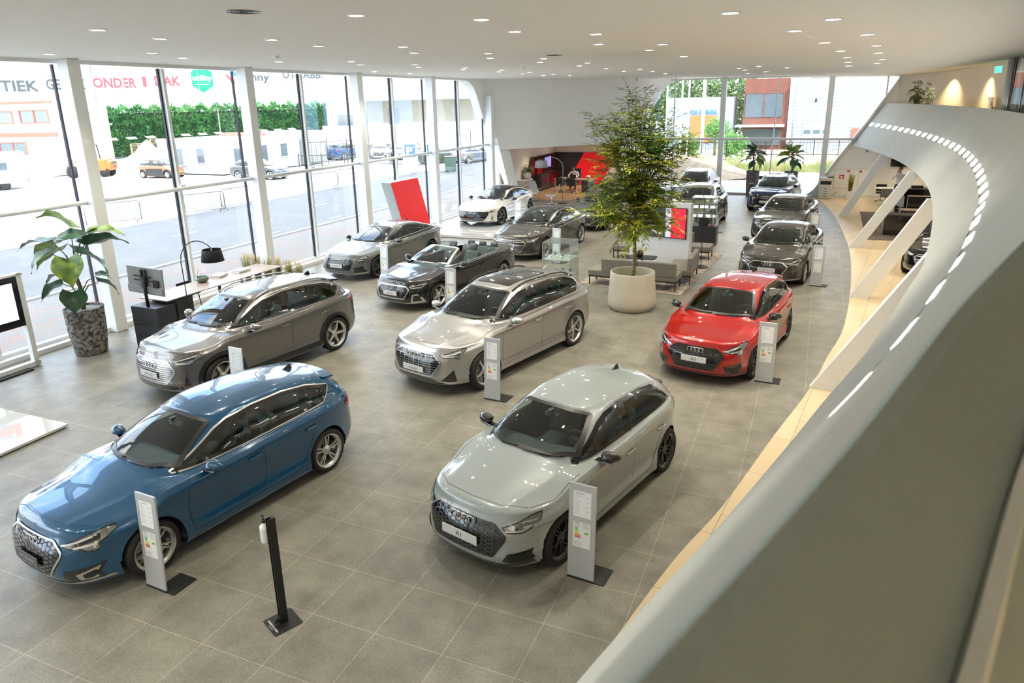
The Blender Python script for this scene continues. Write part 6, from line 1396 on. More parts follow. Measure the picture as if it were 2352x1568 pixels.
# ---- right hand side under the mezzanine
r=empty('copier',(.42,39.25,0),0,'white office copier beside the far glass front','copier')
q=MB(); q.box((0,0,.44),(.56,.60,.84),bev=.012); q.build('body',mat('copier_white',(.72,.72,.70),rough=.4,noise=.02),r)
q=MB(); q.box((0,-.02,.98),(.60,.58,.16),bev=.015); q.build('scanner',mat('copier_white',(.7,.7,.7)),r); q=MB(); q.box((0,-.29,.80),(.50,.03,.16)); q.build('output_slot',M_blkm,r)
q=MB(); q.box((.18,-.2,1.10),(.28,.2,.05),bev=.01,M=Matrix.Rotation(.3,4,'X')); q.build('control_panel',M_blkm,r)
for k in range(4): q=MB(); q.box((0,-.305,.11+.13*k),(.50,.012,.11)); d_=q.build('paper_drawer',mat('copier_white',(.7,.7,.7)),r); q=MB(); q.box((0,-.315,.13+.13*k),(.14,.012,.02)); q.build('drawer_grip',M_blkm,d_)
h_=hatch('wall_hatch',(1.13,YF-.13,.93),0,.72,.95,'white wall hatch with a fire reel sign behind the copier'); q=MB(); q.box((.0,-.012,.10),(.22,.012,.20)); q.build('fire_sign',M_redp,h_); q=MB(); q.box((-.02,-.02,.10),(.08,.006,.12)); q.box((.05,-.02,.08),(.03,.006,.10)); q.build('sign_symbol',M_wht,h_); q=MB(); q.box((.28,-.012,.38),(.10,.012,.09)); q.build('small_sign',M_redp,h_)
h_=hatch('wall_hatch',(2.20,YF-.13,.78),0,.62,1.30,'tall narrow wall hatch right of the fire reel hatch'); q=MB(); q.box((-.22,-.012,.52),(.10,.012,.09)); q.build('small_sign',M_redp,h_)
q=MB(); q.box((0,0,0),(.10,.03,.14),bev=.01); o=q.build('wall_alarm',M_plastic,None,(2.15,YF-.15,2.32)); tag(o,'small grey alarm box high on the white end wall','alarm')
q=MB(); q.box((0,0,0),(.30,.02,.10),bev=.005); s_=q.build('wall_socket',M_wht,None,(1.02,YF-.14,.28)); tag(s_,'double wall socket right of the copier','socket'); q=MB(); q.tube([(-.1,-.02,0),(-.12,-.05,-.1),(-.3,-.1,-.22),(-.42,-.12,-.2)],.01,6); q.build('plug_cable',M_blkm,s_)
q=MB(); q.quad((2.30,36.1,0),(2.42,39.8,0),(2.42,39.8,2.55),(2.30,36.1,2.55)); o=q.build('glass_partition',G_box); tag(o,'clear glass partition beside the meeting table under the mezzanine','glass partition')
side_table((2.95,37.8,0),.42,.74,'round pale meeting table with a grey chair')
office_chair((3.0,37.15,0),PI,'grey swivel chair at the round meeting table',mat('grey_felt',(.13,.135,.13),rough=.8,noise=.1),False,.32); office_chair((2.9,38.5,0),0,'dark chair behind the round meeting table',M_blkm,False,.32)
q=MB(); q.prism([(1.88,34.9),(1.80,28.0),(6.6,28.2),(6.6,35.2)],0,.015); o=q.build('office_rug',M_rug2); tag(o,'brown mottled rug under the black office desks','rug')
M_gl2=mat('gloss_black_board',(.012,.012,.014),rough=.2,coat=.6,noise=.1)
def counter(loc,L,W_,H_,label,top=M_wtop,nm='reception_counter'):
    r=empty(nm,loc,0,label,'desk'); q=MB(); q.box((0,0,H_/2),(L,W_,H_-.03),bev=.005,seg=1); q.build('body',M_gl2,r); q=MB(); q.box((0,0,H_-.01),(L+.03,W_+.03,.035)); q.build('counter_top',top,r); q=MB(); q.box((-L/2-.008,0,H_/2),(.012,W_,H_-.04)); q.build('side_panel',M_plastic,r)
counter((3.95,34.8,0),1.5,.6,1.12,'tall black counter with wooden top at the back of the office area'); counter((3.95,31.0,0),1.35,.08,1.25,'black screen board with a wooden rim behind the desk',nm='screen_board'); counter((3.35,29.45,.016),1.9,.7,.74,'black desk block standing on the brown rug nearest the hall',M_dbrn); counter((3.8,30.4,.016),1.6,.55,.78,'desk with a walnut top behind the black block')
r=empty('monitor',(2.95,30.4,.80),R_(-70),'silver monitor seen from behind on the office desk','monitor'); q=MB(); q.box((0,0,.32),(.60,.04,.42),bev=.01); q.build('housing',M_plastic,r); q=MB(); q.box((0,.05,.1),(.06,.03,.2)); q.box((0,.06,.01),(.24,.18,.015)); q.build('stand',M_met,r)
q=MB(); q.box((0,0,.05),(.45,.35,.10),bev=.02); o=q.build('desk_phone',M_blkm,None,(3.95,34.7,1.13)); tag(o,'black desk phone on the tall back counter','phone')
q=MB(); q.box((4.3,39.78,1.95),(2.1,.06,.75)); q.box((4.3,39.74,1.95),(.02,.02,.75)); o=q.build('black_wall_cabinet',M_gl2); tag(o,'black wall cabinet above the man on the phone','wall cabinet')
q=MB(); q.tube([(3.0,30.95,.0),(3.0,30.95,1.35)],.02,8); o=q.build('cable_pole',M_blkm); tag(o,'thin black pole behind the desk monitor','pole')
# planters for grasses etc. come with the plants
# daylight-coloured lamps under the mezzanine
lu=bpy.data.lights.new('beam','SPOT'); lu.energy=70; lu.spot_size=R_(120); lu.spot_blend=.8; lu.color=(1,.80,.55); lu.shadow_soft_size=.05
for x,y in ((2.9,18),(3.9,22),(3.4,26.5),(3.6,30),(5.2,32),(3.2,35.6),(1.8,38.2),(4.2,38.6),(6,27),(6,20),(4.5,13),(3.5,8)):
    o=empty('ceiling_spot',(x,y,2.615),0,'recessed downlight under the mezzanine','ceiling light','recessed downlights under the mezzanine'); link('ring',rm,None,o); link('lamp_disc',dm,None,o); l=bpy.data.objects.new('beam',lu); COL.objects.link(l); l.parent=o; l.location=(0,0,-.03)
lu2=bpy.data.lights.new('beam','SPOT'); lu2.energy=60; lu2.spot_size=R_(120); lu2.spot_blend=.8; lu2.color=(1,.80,.55); lu2.shadow_soft_size=.05
for x,y in ((-14.2,37.5),(-12.6,40.6),(-12.4,37.6),(-14.2,41.0),(-11.0,40.6)):
    o=empty('ceiling_spot',(x,y,2.735),0,'recessed downlight in the niche ceiling','ceiling light','recessed downlights in the niche ceiling'); link('ring',rm,None,o); link('lamp_disc',dm,None,o); l=bpy.data.objects.new('beam',lu2); COL.objects.link(l); l.parent=o; l.location=(0,0,-.03)
# ======================= PLANTS =======================
M_lf1=mat('leaf_dark',(.04,.13,.05),rough=.35,coat=.3,col2=(.018,.065,.04),nscale=6); M_lf2=mat('leaf_lime',(.30,.40,.04),rough=.4,coat=.2,col2=(.06,.14,.02),nscale=5); M_stem=mat('plant_stem',(.12,.10,.05),rough=.6,noise=.3); M_petal=mat('red_bud',(.35,.02,.04),rough=.5,noise=.1)
M_stone=mat('mottled_stone',(.34,.31,.28),rough=.8,col2=(.025,.024,.024),nscale=14,bump=.8,bscale=40); M_grav=mat('pebbles',(.42,.45,.42),rough=.8,col2=(.15,.17,.16),nscale=60,bump=1,bscale=80)
M_soil=mat('soil',(.05,.035,.02),rough=.9,noise=.3)
VR=Vector((math.cos(PSI),math.sin(PSI),0)); VF=Vector((-math.sin(PSI),math.cos(PSI),0))   # sideways / away, as seen from the gallery
def leaf_blade(q,base,tip,w,droop=.18,wave=.05,roll=0.,seed=0,n=10):
    """broad arrow-shaped leaf with a folded midrib and wavy margin"""
    base=Vector(base); tip=Vector(tip); d=tip-base; L=d.length; d.normalize(); up=Vector((0,0,1)); s=d.cross(up); s=s.normalized() if s.length>.1 else VR.copy()
    nn=s.cross(d); s=(Matrix.Rotation(roll,3,d)@s); nn=(Matrix.Rotation(roll,3,d)@nn); rows=[]; w=w*1.28
    for i in range(n+1):
        t=i/n; c=base+d*L*t+nn*(droop*L*math.sin(PI*t*.9)); ww=w*(math.sin(PI*min(1,(t+.10)/1.12)**.62))*(1-t**6)
        back=-.16*L*max(0,1-t*4)
        rows.append([c+s*(k*ww/2)+nn*(abs(k)*.18*ww+wave*L*.5*math.sin(t*16+seed+k*2)*abs(k))+d*back*abs(k) for k in (-1,-.5,0,.5,1)])
    vs=[[q.bm.verts.new(v) for v in r] for r in rows]
    for i in range(n):
        for k in range(4): f=q.bm.faces.new((vs[i][k],vs[i][k+1],vs[i+1][k+1],vs[i+1][k])); f.smooth=True; f.material_index=q.mi
def bigleaf_plant(loc,pot,leaves,label,scale=1.,stem_h=1.3):
    """pot=(r_base,r_mid,r_top,h); leaves: (dx,dz,dx2,dz2,width,mat,depth)"""
    r=empty('philodendron',loc,0,label,'potted plant'); rb,rm_,rt,h=pot
    q=MB(); q.lathe([(.001,0),(rb,0),(rb*1.05,.03),(rm_,h*.5),(rt,h-.02),(rt+.004,h),(rt-.03,h),(rt-.035,h-.05)],n=32); q.build('pot',M_stone,r)
    q=MB(); q.lathe([(.001,h-.04),(rt-.03,h-.045)],n=24); q.build('gravel',M_grav,r)
    q=MB(); q.tube([(0,0,h-.05),(.03,0,h+.15),(0,0.02,h+.45*scale),(-.03,0,stem_h)],[.05,.045,.04,.025],9)
    top=Vector((-.02,0,stem_h)); pe=MB(); a=MB(); b_=MB(); n=0
    for (x0,z0,x1,z1,w,m_,dp) in leaves:
        base=VR*x0+VF*dp+Vector((0,0,z0)); tip=VR*x1+VF*(dp*1.5)+Vector((0,0,z1))
        st=Vector((0,0,min(stem_h,max(h+.15,z0-.35)))); mid=(st+base)/2+Vector((0,0,.10)); pe.tube([st,mid,base],[.014,.011,.008],5)
        lq=MB(); leaf_blade(lq,base,tip,w,seed=n,roll=[.5,-.4,.2,-.6,.0][n%5]); lo=lq.build('leaf',M_lf2 if m_ else M_lf1,r); n+=1
    q.build('stem',M_stem,r); pe.build('petioles',M_stem,r); a.bm.free(); b_.bm.free()
    q=MB(); q.ell(tuple(top+Vector((0,0,.06))),(.05,.05,.10),8,6); q.ell(tuple(top+Vector((.07,0,.02))),(.03,.03,.08),8,6); q.build('flower_bud',M_petal,r)
    return r
K=.0108
def px_leaf(L,cx,zy,sc): return [((a-(cx-(zy-b)*.175))*sc,(zy-b)*.0094,(c-(cx-(zy-d)*.175))*sc,(zy-d)*.0094,w,m_,dp) for a,b,c,d,w,m_,dp in L]
LV=[(140,527,66,508,.46,1,.1),(172,547,118,562,.34,0,-.1),(170,545,236,556,.30,1,.25),(172,568,254,570,.34,0,.1),(112,563,36,582,.34,0,.05),(112,572,64,628,.42,1,.15),(118,578,88,622,.34,0,-.2),(160,588,182,650,.46,1,-.35),(168,575,238,630,.40,0,-.25),(142,627,96,660,.26,0,.0),(137,650,95,694,.26,0,-.1),(165,664,178,712,.40,0,-.3),(186,640,212,650,.22,0,.2),(200,648,242,682,.26,0,0),(150,560,195,540,.24,0,.3)]
bigleaf_plant((-14.12,9.62,0),(.30,.37,.385,1.02),px_leaf(LV,190,815,.0104),'large leafed plant in a mottled stone pot by the left window',stem_h=1.75)
LF=[(a_,b_,c_,d_,w_*.72,m_,p_) for a_,b_,c_,d_,w_,m_,p_ in [(-.05,2.25,-.55,2.60,.42,0,.1),(.1,2.3,.62,2.45,.40,1,.2),(-.15,2.2,-.75,2.15,.40,0,-.1),(.15,2.15,.80,2.0,.40,0,.1),(-.1,2.1,-.5,1.75,.42,1,-.2),(.1,2.05,.5,1.65,.42,1,-.2),(.0,2.3,-.1,2.75,.42,0,.2),(-.1,1.9,-.75,1.5,.30,0,.2),(.2,1.9,.7,1.45,.30,0,.2),(.0,1.9,.12,1.40,.44,1,-.35),(-.05,2.1,.3,2.5,.34,0,.3),(.05,2.35,-.35,2.3,.40,1,.35),(-.1,2.25,.35,2.25,.36,0,-.35),(-.05,1.75,-.35,1.35,.34,0,-.2)]]
bigleaf_plant((-3.12,39.3,0),(.27,.31,.33,1.32),LF,'large leafed plant in a tall stone pot left of the navy crossover',stem_h=2.1)
LG=[(-x0,z0,-x1,z1,w,1-m_ if k%3==0 else m_,dp) for k,(x0,z0,x1,z1,w,m_,dp) in enumerate(LF)]
bigleaf_plant((-1.25,39.2,0),(.27,.31,.33,1.32),LG,'large leafed plant behind the roof of the navy crossover',stem_h=2.1)
# ---- big planter with tree
M_pl=mat('cast_stone_planter',(.58,.53,.43),rough=.7,noise=.10,nscale=1.5,bump=.15,bscale=20)
def planter(loc,label,s=1.0):
    r=empty('round_planter',loc,0,label,'planter'); q=MB(); q.lathe([(.001,0),(.50*s,0),(.52*s,.03),(.575*s,.10),(.60*s,.16),(.585*s,.4),(.555*s,.7),(.545*s,.93),(.54*s,.945),(.505*s,.945),(.50*s,.93),(.50*s,.70)],n=48); q.build('tub',M_pl,r)
    q=MB(); q.lathe([(.001,.74),(.50*s,.74)],n=30); q.build('filling',mat('planter_filling',(.42,.44,.40),rough=.8,noise=.1),r); return r
planter((-3.98,16.75,0),'round beige cast stone planter holding the tall tree'); planter((-6.35,26.3,0),'second round beige planter behind the media wall left side')
M_bark=mat('tree_bark',(.30,.27,.12),rough=.8,col2=(.12,.10,.04),nscale=18,bump=.5,bscale=60)
def leaf_mat(name,a,b_,sc):
    if name in MAT: return MAT[name]
    m=bpy.data.materials.new(name); m.use_nodes=True; t=m.node_tree; p=t.nodes['Principled BSDF']; L=t.links.new; c=N(t,'ShaderNodeTexCoord'); n=N(t,'ShaderNodeTexNoise'); n.inputs['Scale'].default_value=sc; r=N(t,'ShaderNodeValToRGB')
    r.color_ramp.elements[0].color=(*a,1); r.color_ramp.elements[1].color=(*b_,1); r.color_ramp.elements[0].position=.35; r.color_ramp.elements[1].position=.65
    L(c.outputs['Object'],n.inputs['Vector']); L(n.outputs[0],r.inputs[0]); L(r.outputs[0],p.inputs['Base Color']); p.inputs['Roughness'].default_value=.5
    tr=N(t,'ShaderNodeBsdfTranslucent'); L(r.outputs[0],tr.inputs[0]); mx=N(t,'ShaderNodeMixShader'); mx.inputs[0].default_value=.35; o=[k for k in t.nodes if k.type=='OUTPUT_MATERIAL'][0]; L(p.outputs[0],mx.inputs[1]); L(tr.outputs[0],mx.inputs[2]); L(mx.outputs[0],o.inputs[0]); MAT[name]=m; return m
M_tl=leaf_mat('tree_leaf_green',(.20,.30,.035),(.50,.56,.08),2.2); M_tl2=leaf_mat('tree_leaf_yellow',(.42,.46,.05),(.70,.62,.08),3); M_tl3=leaf_mat('tree_leaf_dark',(.05,.10,.02),(.12,.19,.03),3)
def pinnate(V,F,p,d,L,rnd,ll=.085,npair=6,droop=.5,wf=.17):
    """one compound leaf: leaflets in pairs on a drooping rachis"""
    up=Vector((0,0,1)); s=d.cross(up); s=s.normalized() if s.length>.05 else Vector((1,0,0)); c=p.copy(); dd=d.copy()
    for i in range(npair+1):
        dd=(dd+Vector((0,0,-droop/npair))).normalized(); c=c+dd*(L/npair)
        for k in ((-1,1) if i<npair else (0,)):
            a=(s*k*1.0+dd*(.55 if k else 1.)+Vector((0,0,-.25+rnd.uniform(-.15,.15)))).normalized(); l=ll*rnd.uniform(.8,1.1); w=a.cross(Vector((rnd.uniform(-.4,.4),rnd.uniform(-.4,.4),1))).normalized()*l*.15
            j=len(V); V+= [c,c+a*l*.45+w,c+a*l,c+a*l*.45-w]; F.append((j,j+1,j+2,j+3))
rnd=random.Random(11)
TR=empty('indoor_tree',(-3.98,16.8,.70),0,'tall indoor tree with feathery yellow-green leaves in the round planter','tree')
tk=MB(); tk.tube([(0,0,0),(.03,.02,.5),(.0,.02,1.1),(.05,0,1.6),(.04,.02,2.0)],[.055,.05,.046,.044,.04],10); tk.build('trunk',M_bark,TR)
# crown anchors in view-plane offsets (right, up above floor, away)
AN=[(-.05,5.2,0),(-.20,5.0,.2),(.25,4.95,.1),(-.45,4.75,0),(.55,4.75,.2),(-1.15,4.62,0),(-.75,4.35,.1),(-.5,4.3,-.3),(.0,4.5,-.1),(.4,4.4,.3),(.8,4.45,.0),(-.95,4.0,0),(-.45,3.9,.4),(.1,4.0,-.4),(.6,3.95,.3),(1.0,4.0,-.1),(1.35,4.15,0),(-.8,3.5,-.2),(-.3,3.5,.3),(.25,3.5,-.3),(.7,3.4,.2),(.95,3.6,-.2),(-.6,3.05,.2),(-.1,3.05,-.4),(.45,3.05,.3),(.9,3.0,0),(-1.0,2.75,-.2),(-.85,2.5,-.3),(-1.15,2.35,-.2),(-.65,2.3,.2),(-.15,2.65,.3),(.3,2.6,-.3),(.8,2.6,.1),(-.4,2.15,-.3),(.55,2.25,-.2),(.85,2.2,.2),(.2,2.2,.35),(-.1,2.0,-.35),(-.25,1.75,-.3),(1.0,1.95,0),(-.35,4.55,-.2),(.2,4.75,-.2),(-.75,3.85,-.35),(.8,4.2,-.3),(-.65,3.3,-.35),(.9,3.3,-.3),(.5,3.7,-.4),(-.2,3.7,-.45),(-.9,3.1,.1),(.6,2.8,-.4),(1.15,3.75,.1)]
br_=MB(); LVt=[([],[]),([],[]),([],[])]
off0=Vector((0,0,-.70)); trunk_top=Vector((.04,.02,1.75))
for i,(a,z,c_) in enumerate(AN):
    e=VR*a+VF*c_+Vector((0,0,z))+off0; z0=max(1.35,min(e.z-.45,2.4 if z>3.6 else 1.7)); st=Vector((.04,.0,min(z0,2.0))) if z0<2.0 else (VR*(a*.25)+VF*c_*.25+Vector((0,0,z0)))
    if z0>=2.0: br_.tube([trunk_top,st],[.028,.018],5)
    mid=(st+e)/2+VR*(-.1*a)+Vector((0,0,.12)); br_.tube([st,mid,e],[.018,.011,.005],5)
    nl=36 if z>2.4 else 26
    for k in range(nl):
        t=rnd.uniform(.25,1.0); p=(st.lerp(mid,t*2) if t<.5 else mid.lerp(e,(t-.5)*2))+Vector((rnd.gauss(0,.13),rnd.gauss(0,.13),rnd.gauss(0,.09)))
        g_=VR*rnd.uniform(-1,1)+VF*rnd.uniform(-1,1)+Vector((0,0,rnd.uniform(-.3,.6)))+(e-st).normalized()*.5; g_.normalize()
        w=rnd.choice([0,0,0,1,2,2] if z>2.8 else [0,0,0,1,1,2]); V,F=LVt[w]; pinnate(V,F,p,g_,rnd.uniform(.22,.36),rnd,ll=.135 if z>2.6 else .15,npair=6,wf=.36)
br_.build('branch',M_bark,TR)
for (V,F),mm,nm in zip(LVt,(M_tl,M_tl2,M_tl3),('foliage','yellow_foliage','dark_foliage')):
    me=bpy.data.meshes.new(nm); me.from_pydata([tuple(v) for v in V],[],F); link(nm,me,mm,TR)
# ---- bamboo on the upper landing
def wispy(loc,h,n,label,spread,ll,mm,name='bamboo_plant',cat='potted plant',sd_=5,pot=True):
    r=empty(name,loc,0,label,cat); rd=random.Random(sd_); st=MB(); V=[];F=[]
    for k in range(n):
        a=rd.uniform(0,6.28); e=Vector((math.cos(a)*spread*rd.uniform(.2,1),math.sin(a)*spread*rd.uniform(.2,1),h*rd.uniform(.7,1))); m_=e*.5+Vector((0,0,h*.12)); st.tube([(0,0,.1),m_,e],[.010,.008,.003],5)
        for j in range(14):
            t=rd.uniform(.35,1); p=m_.lerp(e,(t-.35)/.65) if t>.35 else m_; g_=Vector((rd.uniform(-1,1),rd.uniform(-1,1),rd.uniform(-.5,.4))).normalized(); pinnate(V,F,p,g_,rd.uniform(.10,.2),rd,ll=ll,npair=3)
    st.build('stem',M_stem,r); me=bpy.data.meshes.new('foliage'); me.from_pydata([tuple(v) for v in V],[],F); link('foliage',me,mm,r)
    if pot: q=MB(); q.lathe([(.001,0),(.2,0),(.24,.35),(.21,.35),(.2,.3),(.001,.3)],n=20); q.build('pot',M_fr,r)
    return r
wispy((3.80,36.6,3.33),2.25,9,'feathery bamboo plant on the upper landing in front of the warm lit wall',.65,.15,M_tl3)
wispy((-15.0,37.2,.875),.75,4,'wispy dark green plant on the white shelf unit by the niche',.3,.13,M_tl3,'shelf_plant',sd_=9)
wispy((-4.68,20.66,.50),.35,3,'pale dried sprig in the black bowl vase',.28,.05,M_tl2,'dried_sprig','plant',2,False)
# ---- ornamental grasses
M_gr=leaf_mat('ornamental_grass',(.12,.16,.025),(.42,.36,.10),4); M_gr2=leaf_mat('grass_plume',(.62,.46,.22),(.75,.62,.36),4)
def grass(loc,h,r0,n,label,grp=None,sd_=1,pot=None,name='grass_tuft'):
    r=empty(name,loc,0,label,'grass plant',grp); rd=random.Random(sd_); V=[];F=[];V2=[];F2=[]
    for k in range(n):
        a=rd.uniform(0,6.28); b0=Vector((math.cos(a)*r0*rd.random(),math.sin(a)*r0*rd.random(),0)); le=Vector((math.cos(a),math.sin(a),0))*rd.uniform(.02,.14)*h; hh=h*rd.uniform(.6,1); s=Vector((-math.sin(a),math.cos(a),0))*.006
        P_=[b0,b0+le*.35+Vector((0,0,hh*.5)),b0+le+Vector((0,0,hh))]
        for (A,B,w0,w1) in ((P_[0],P_[1],1,.8),(P_[1],P_[2],.8,.15)): j=len(V); V+=[A-s*w0,A+s*w0,B+s*w1,B-s*w1]; F.append((j,j+1,j+2,j+3))
        if k%4==0:
            e=P_[2]; d_=Vector((le.x*.5,le.y*.5,.10*h)); s2=s*2.2; j=len(V2); V2+=[e-d_*1.2-s2*.3,e-d_*.3+s2,e+d_,e-d_*.3-s2]; F2.append((j,j+1,j+2,j+3))
    me=bpy.data.meshes.new('blades'); me.from_pydata([tuple(v) for v in V],[],F); link('blades',me,M_gr,r); me=bpy.data.meshes.new('plumes'); me.from_pydata([tuple(v) for v in V2],[],F2); link('plumes',me,M_gr2,r)
    if pot: q=MB(); q.box((0,0,-pot[1]/2),(pot[0],pot[0],pot[1])); q.build('pot',M_fr,r)
q=MB(); q.box((0,0,.17),(1.75,.28,.34)); o=q.build('plant_trough',M_dbrn,None,(-13.25,14.45,0),(0,0,R_(18))); tag(o,'low dark trough with ornamental grasses in front of the window','planter')
for k in range(6): t=(k-2.5)*.29; grass((-13.25+t*math.cos(R_(18)),14.45+t*math.sin(R_(18)),.34),.95-.05*k,.09,170,'upright tuft of ornamental grass with tan plumes in the dark trough','ornamental grasses in the window trough',k+1)
grass((1.55,39.0,.42),.85,.10,260,'upright ornamental grass in a white pot between the wall hatches',None,20,(.3,.42),'potted_grass')
# bowl plant on the high table
r=empty('bowl_plant',(-13.35,12.15,1.023),0,'small green plant in a glass bowl with a white hoop handle on the high table','plant'); q=MB(); q.lathe([(.001,0),(.10,.005),(.155,.06),(.15,.11),(.12,.135)],n=24); q.build('bowl',mat('bowl_glass_dark',(.10,.11,.08),rough=.15,coat=1,noise=.2),r)
q=MB(); q.tube([(.15*math.cos(a),0,.12+.20*math.sin(a)) for a in np.linspace(0,PI,14)],.008,6); q.build('hoop',M_fr,r); V=[];F=[]; rd=random.Random(4)
for k in range(26): pinnate(V,F,Vector((rd.uniform(-.09,.09),rd.uniform(-.09,.09),.10)),Vector((rd.uniform(-1,1),rd.uniform(-1,1),1)).normalized(),.07,rd,ll=.045,npair=3)
me=bpy.data.meshes.new('foliage'); me.from_pydata([tuple(v) for v in V],[],F); link('foliage',me,mat('succulent_green',(.08,.22,.10),rough=.5,noise=.3),r)
# ======================= OUTSIDE =======================
M_asph=mat('asphalt',(.13,.135,.14),rough=.85,noise=.12,nscale=.7,bump=.3,bscale=30); M_conc=mat('yard_concrete',(.62,.60,.56),rough=.9,noise=.10,nscale=.35,bump=.2,bscale=15)
M_sand=mat('sandy_ground',(.46,.39,.31),rough=.95,col2=(.34,.28,.22),nscale=.6,bump=.6,bscale=4); M_mark=mat('road_marking',(.8,.8,.78),rough=.7,noise=.1); M_kerb=mat('kerb_stone',(.48,.49,.48),rough=.8,noise=.1)
m=bpy.data.materials.new('brick_paving'); m.use_nodes=True; t=m.node_tree; b=t.nodes['Principled BSDF']; c=N(t,'ShaderNodeTexCoord'); br=N(t,'ShaderNodeTexBrick'); br.inputs['Scale'].default_value=1; br.inputs['Brick Width'].default_value=.21; br.inputs['Row Height'].default_value=.105; br.inputs['Mortar Size'].default_value=.006
n=N(t,'ShaderNodeTexNoise'); n.inputs['Scale'].default_value=1.6; r=N(t,'ShaderNodeValToRGB'); r.color_ramp.elements[0].color=(.20,.195,.185,1); r.color_ramp.elements[1].color=(.30,.17,.135,1); r.color_ramp.elements[0].position=.48; r.color_ramp.elements[1].position=.62
L=t.links.new; L(c.outputs['Object'],br.inputs['Vector']); L(c.outputs['Object'],n.inputs['Vector']); L(n.outputs[0],r.inputs[0]); L(r.outputs[0],br.inputs['Color1']); br.inputs['Color2'].default_value=(.24,.21,.19,1); br.inputs['Mortar'].default_value=(.25,.24,.23,1); L(br.outputs[0],b.inputs['Base Color']); b.inputs['Roughness'].default_value=.85; M_brick=m
def ground(name,poly,z,m_,kind='structure'): q=MB(); q.quad(*[(x,y,z) for x,y in poly]); o=q.build(name,m_); o['kind']=kind; return o
ground('ground_yard',[(-160,-60),(-15.45,-60),(-15.45,43),(-15.45,160),(-160,160)],-.14,M_conc)
ground('ground_sand',[(-15.45,40.4),(60,40.4),(60,160),(-15.45,160)],-.10,M_sand)
ground('road',[(-29.0,-60),(-20.4,-60),(-20.4,140),(-29.0,140)],-.125,M_asph)
ground('pavement_brick',[(-20.2,-60),(-15.8,-60),(-15.8,140),(-20.2,140)],-.11,M_brick)
q=MB(); q.box((-20.3,40,-.10),(.18,200,.08)); q.box((-29.1,40,-.10),(.18,200,.08)); o=q.build('trim_12',M_kerb); o['kind']='structure'
q=MB(); q.box((-15.68,18,-.06),(.35,50,.22)); o=q.build('trim_13',mat('dark_plinth',(.10,.13,.13),rough=.5,noise=.1)); o['kind']='structure'
q=MB()
for k in range(26):
    for x in (-24.8,): q.quad((x-.06,-20+k*4.6,-.118),(x+.06,-20+k*4.6,-.118),(x+.06,-18.8+k*4.6,-.118),(x-.06,-18.8+k*4.6,-.118))
    q.quad((-21.2,-20+k*4.3,-.118),(-21.1,-20+k*4.3,-.118),(-21.1,-19.2+k*4.3,-.118),(-21.2,-19.2+k*4.3,-.118))
o=q.build('road_marking',M_mark); o['kind']='stuff'; tag(o,'white dashed lines painted on the grey road outside','road marking')
# frame of the outside scene: unit vectors across / away from the gallery
OU=VR; 
M_wpanel=mat('white_cladding',(.86,.87,.87),rough=.6,noise=.03); M_orange=mat('orange_paint',(.80,.14,.03),rough=.4,noise=.05); M_ored=mat('orange_red_trim',(.78,.12,.08),rough=.5,noise=.05); M_win=mat('window_dark_glass',(.10,.13,.15),rough=.1,coat=1,noise=.2); M_galv=mat('galvanised',(.20,.205,.21),rough=.4,metal=.6,noise=.1)
M_blue=mat('container_blue',(.03,.16,.42),rough=.5,noise=.1); M_lblue=mat('container_light_blue',(.18,.45,.60),rough=.5,noise=.1); M_wood=mat('pallet_wood',(.50,.36,.21),rough=.8,noise=.25,nscale=3)
def frame_M(p,ang): return Matrix.Translation(p)@Matrix.Rotation(ang,4,'Z')
# big white warehouse with lettering
Aw=Vector((-100,42,0)); Bw=Vector((-74,104,0)); dw=(Bw-Aw).normalized(); aw=math.atan2(dw.y,dw.x)
r=empty('warehouse',Aw,aw,'huge white warehouse with grey and red lettering beyond the hedge','building')
q=MB(); q.box((22,12,6.5),(96,24,13.4)); q.build('wall',mat('warehouse_white',(.86,.86,.85),rough=.7,noise=.02),r)
q=MB()
for k in range(9): q.tube([(-18+k*10,-.12,0),(-18+k*10,-.12,13)],.05,5)
q.build('downpipe',M_plastic,r)
M_lg=mat('letter_grey',(.06,.075,.08),rough=.6,noise=.05); M_lr=mat('letter_red',(.62,.06,.07),rough=.6,noise=.05); M_lgr=mat('hexagon_green',(.0,.32,.12),rough=.5,noise=.03)
def on_wall(x,z,y=-.10): return Matrix.Translation((x,y,z))@Matrix.Rotation(PI/2,4,'X')
def fit_text(s,x0,x1,z,h,m_,par,y=-.12,bold=True,nm='lettering'):
    me=text_mesh(s,1.0,bold); xs=[v.co.x for v in me.vertices]; ys=[v.co.y for v in me.vertices]; w=max(xs)-min(xs); hh=max(ys)-min(ys)
    M=Matrix.Translation(((x0+x1)/2,y,z))@Matrix.Rotation(PI/2,4,'X')@Matrix.Diagonal(((x1-x0)/w,h/hh,1,1))@Matrix.Translation((-(max(xs)+min(xs))/2,-(max(ys)+min(ys))/2,0)); me.transform(M); me.materials.clear(); return link(nm,me,m_,par)
fit_text('LOGISTIEK',12.6,22.0,8.3,1.35,M_lg,r); fit_text('GEMAK',22.8,27.4,8.5,1.35,M_lg,r); fit_text('ONDER',28.2,33.6,8.7,1.35,M_lr,r); fit_text('1',34.4,34.9,8.85,1.35,M_lr,r); fit_text('DAK',36.0,39.5,8.95,1.35,M_lr,r)
q=MB(); q.quad(*[(42.6+1.75*math.cos(a),-.14,9.25+1.9*math.sin(a)) for a in np.linspace(0,2*PI,7)[:-1]+PI/2]); q.build('hexagon_board',M_lgr,r); fit_text('ucility',41.2,44.0,9.3,1.0,M_wht,r,-.17); q=MB(); q.box((42.6,-.17,8.5),(2.2,.01,.06)); q.build('board_line',M_wht,r)
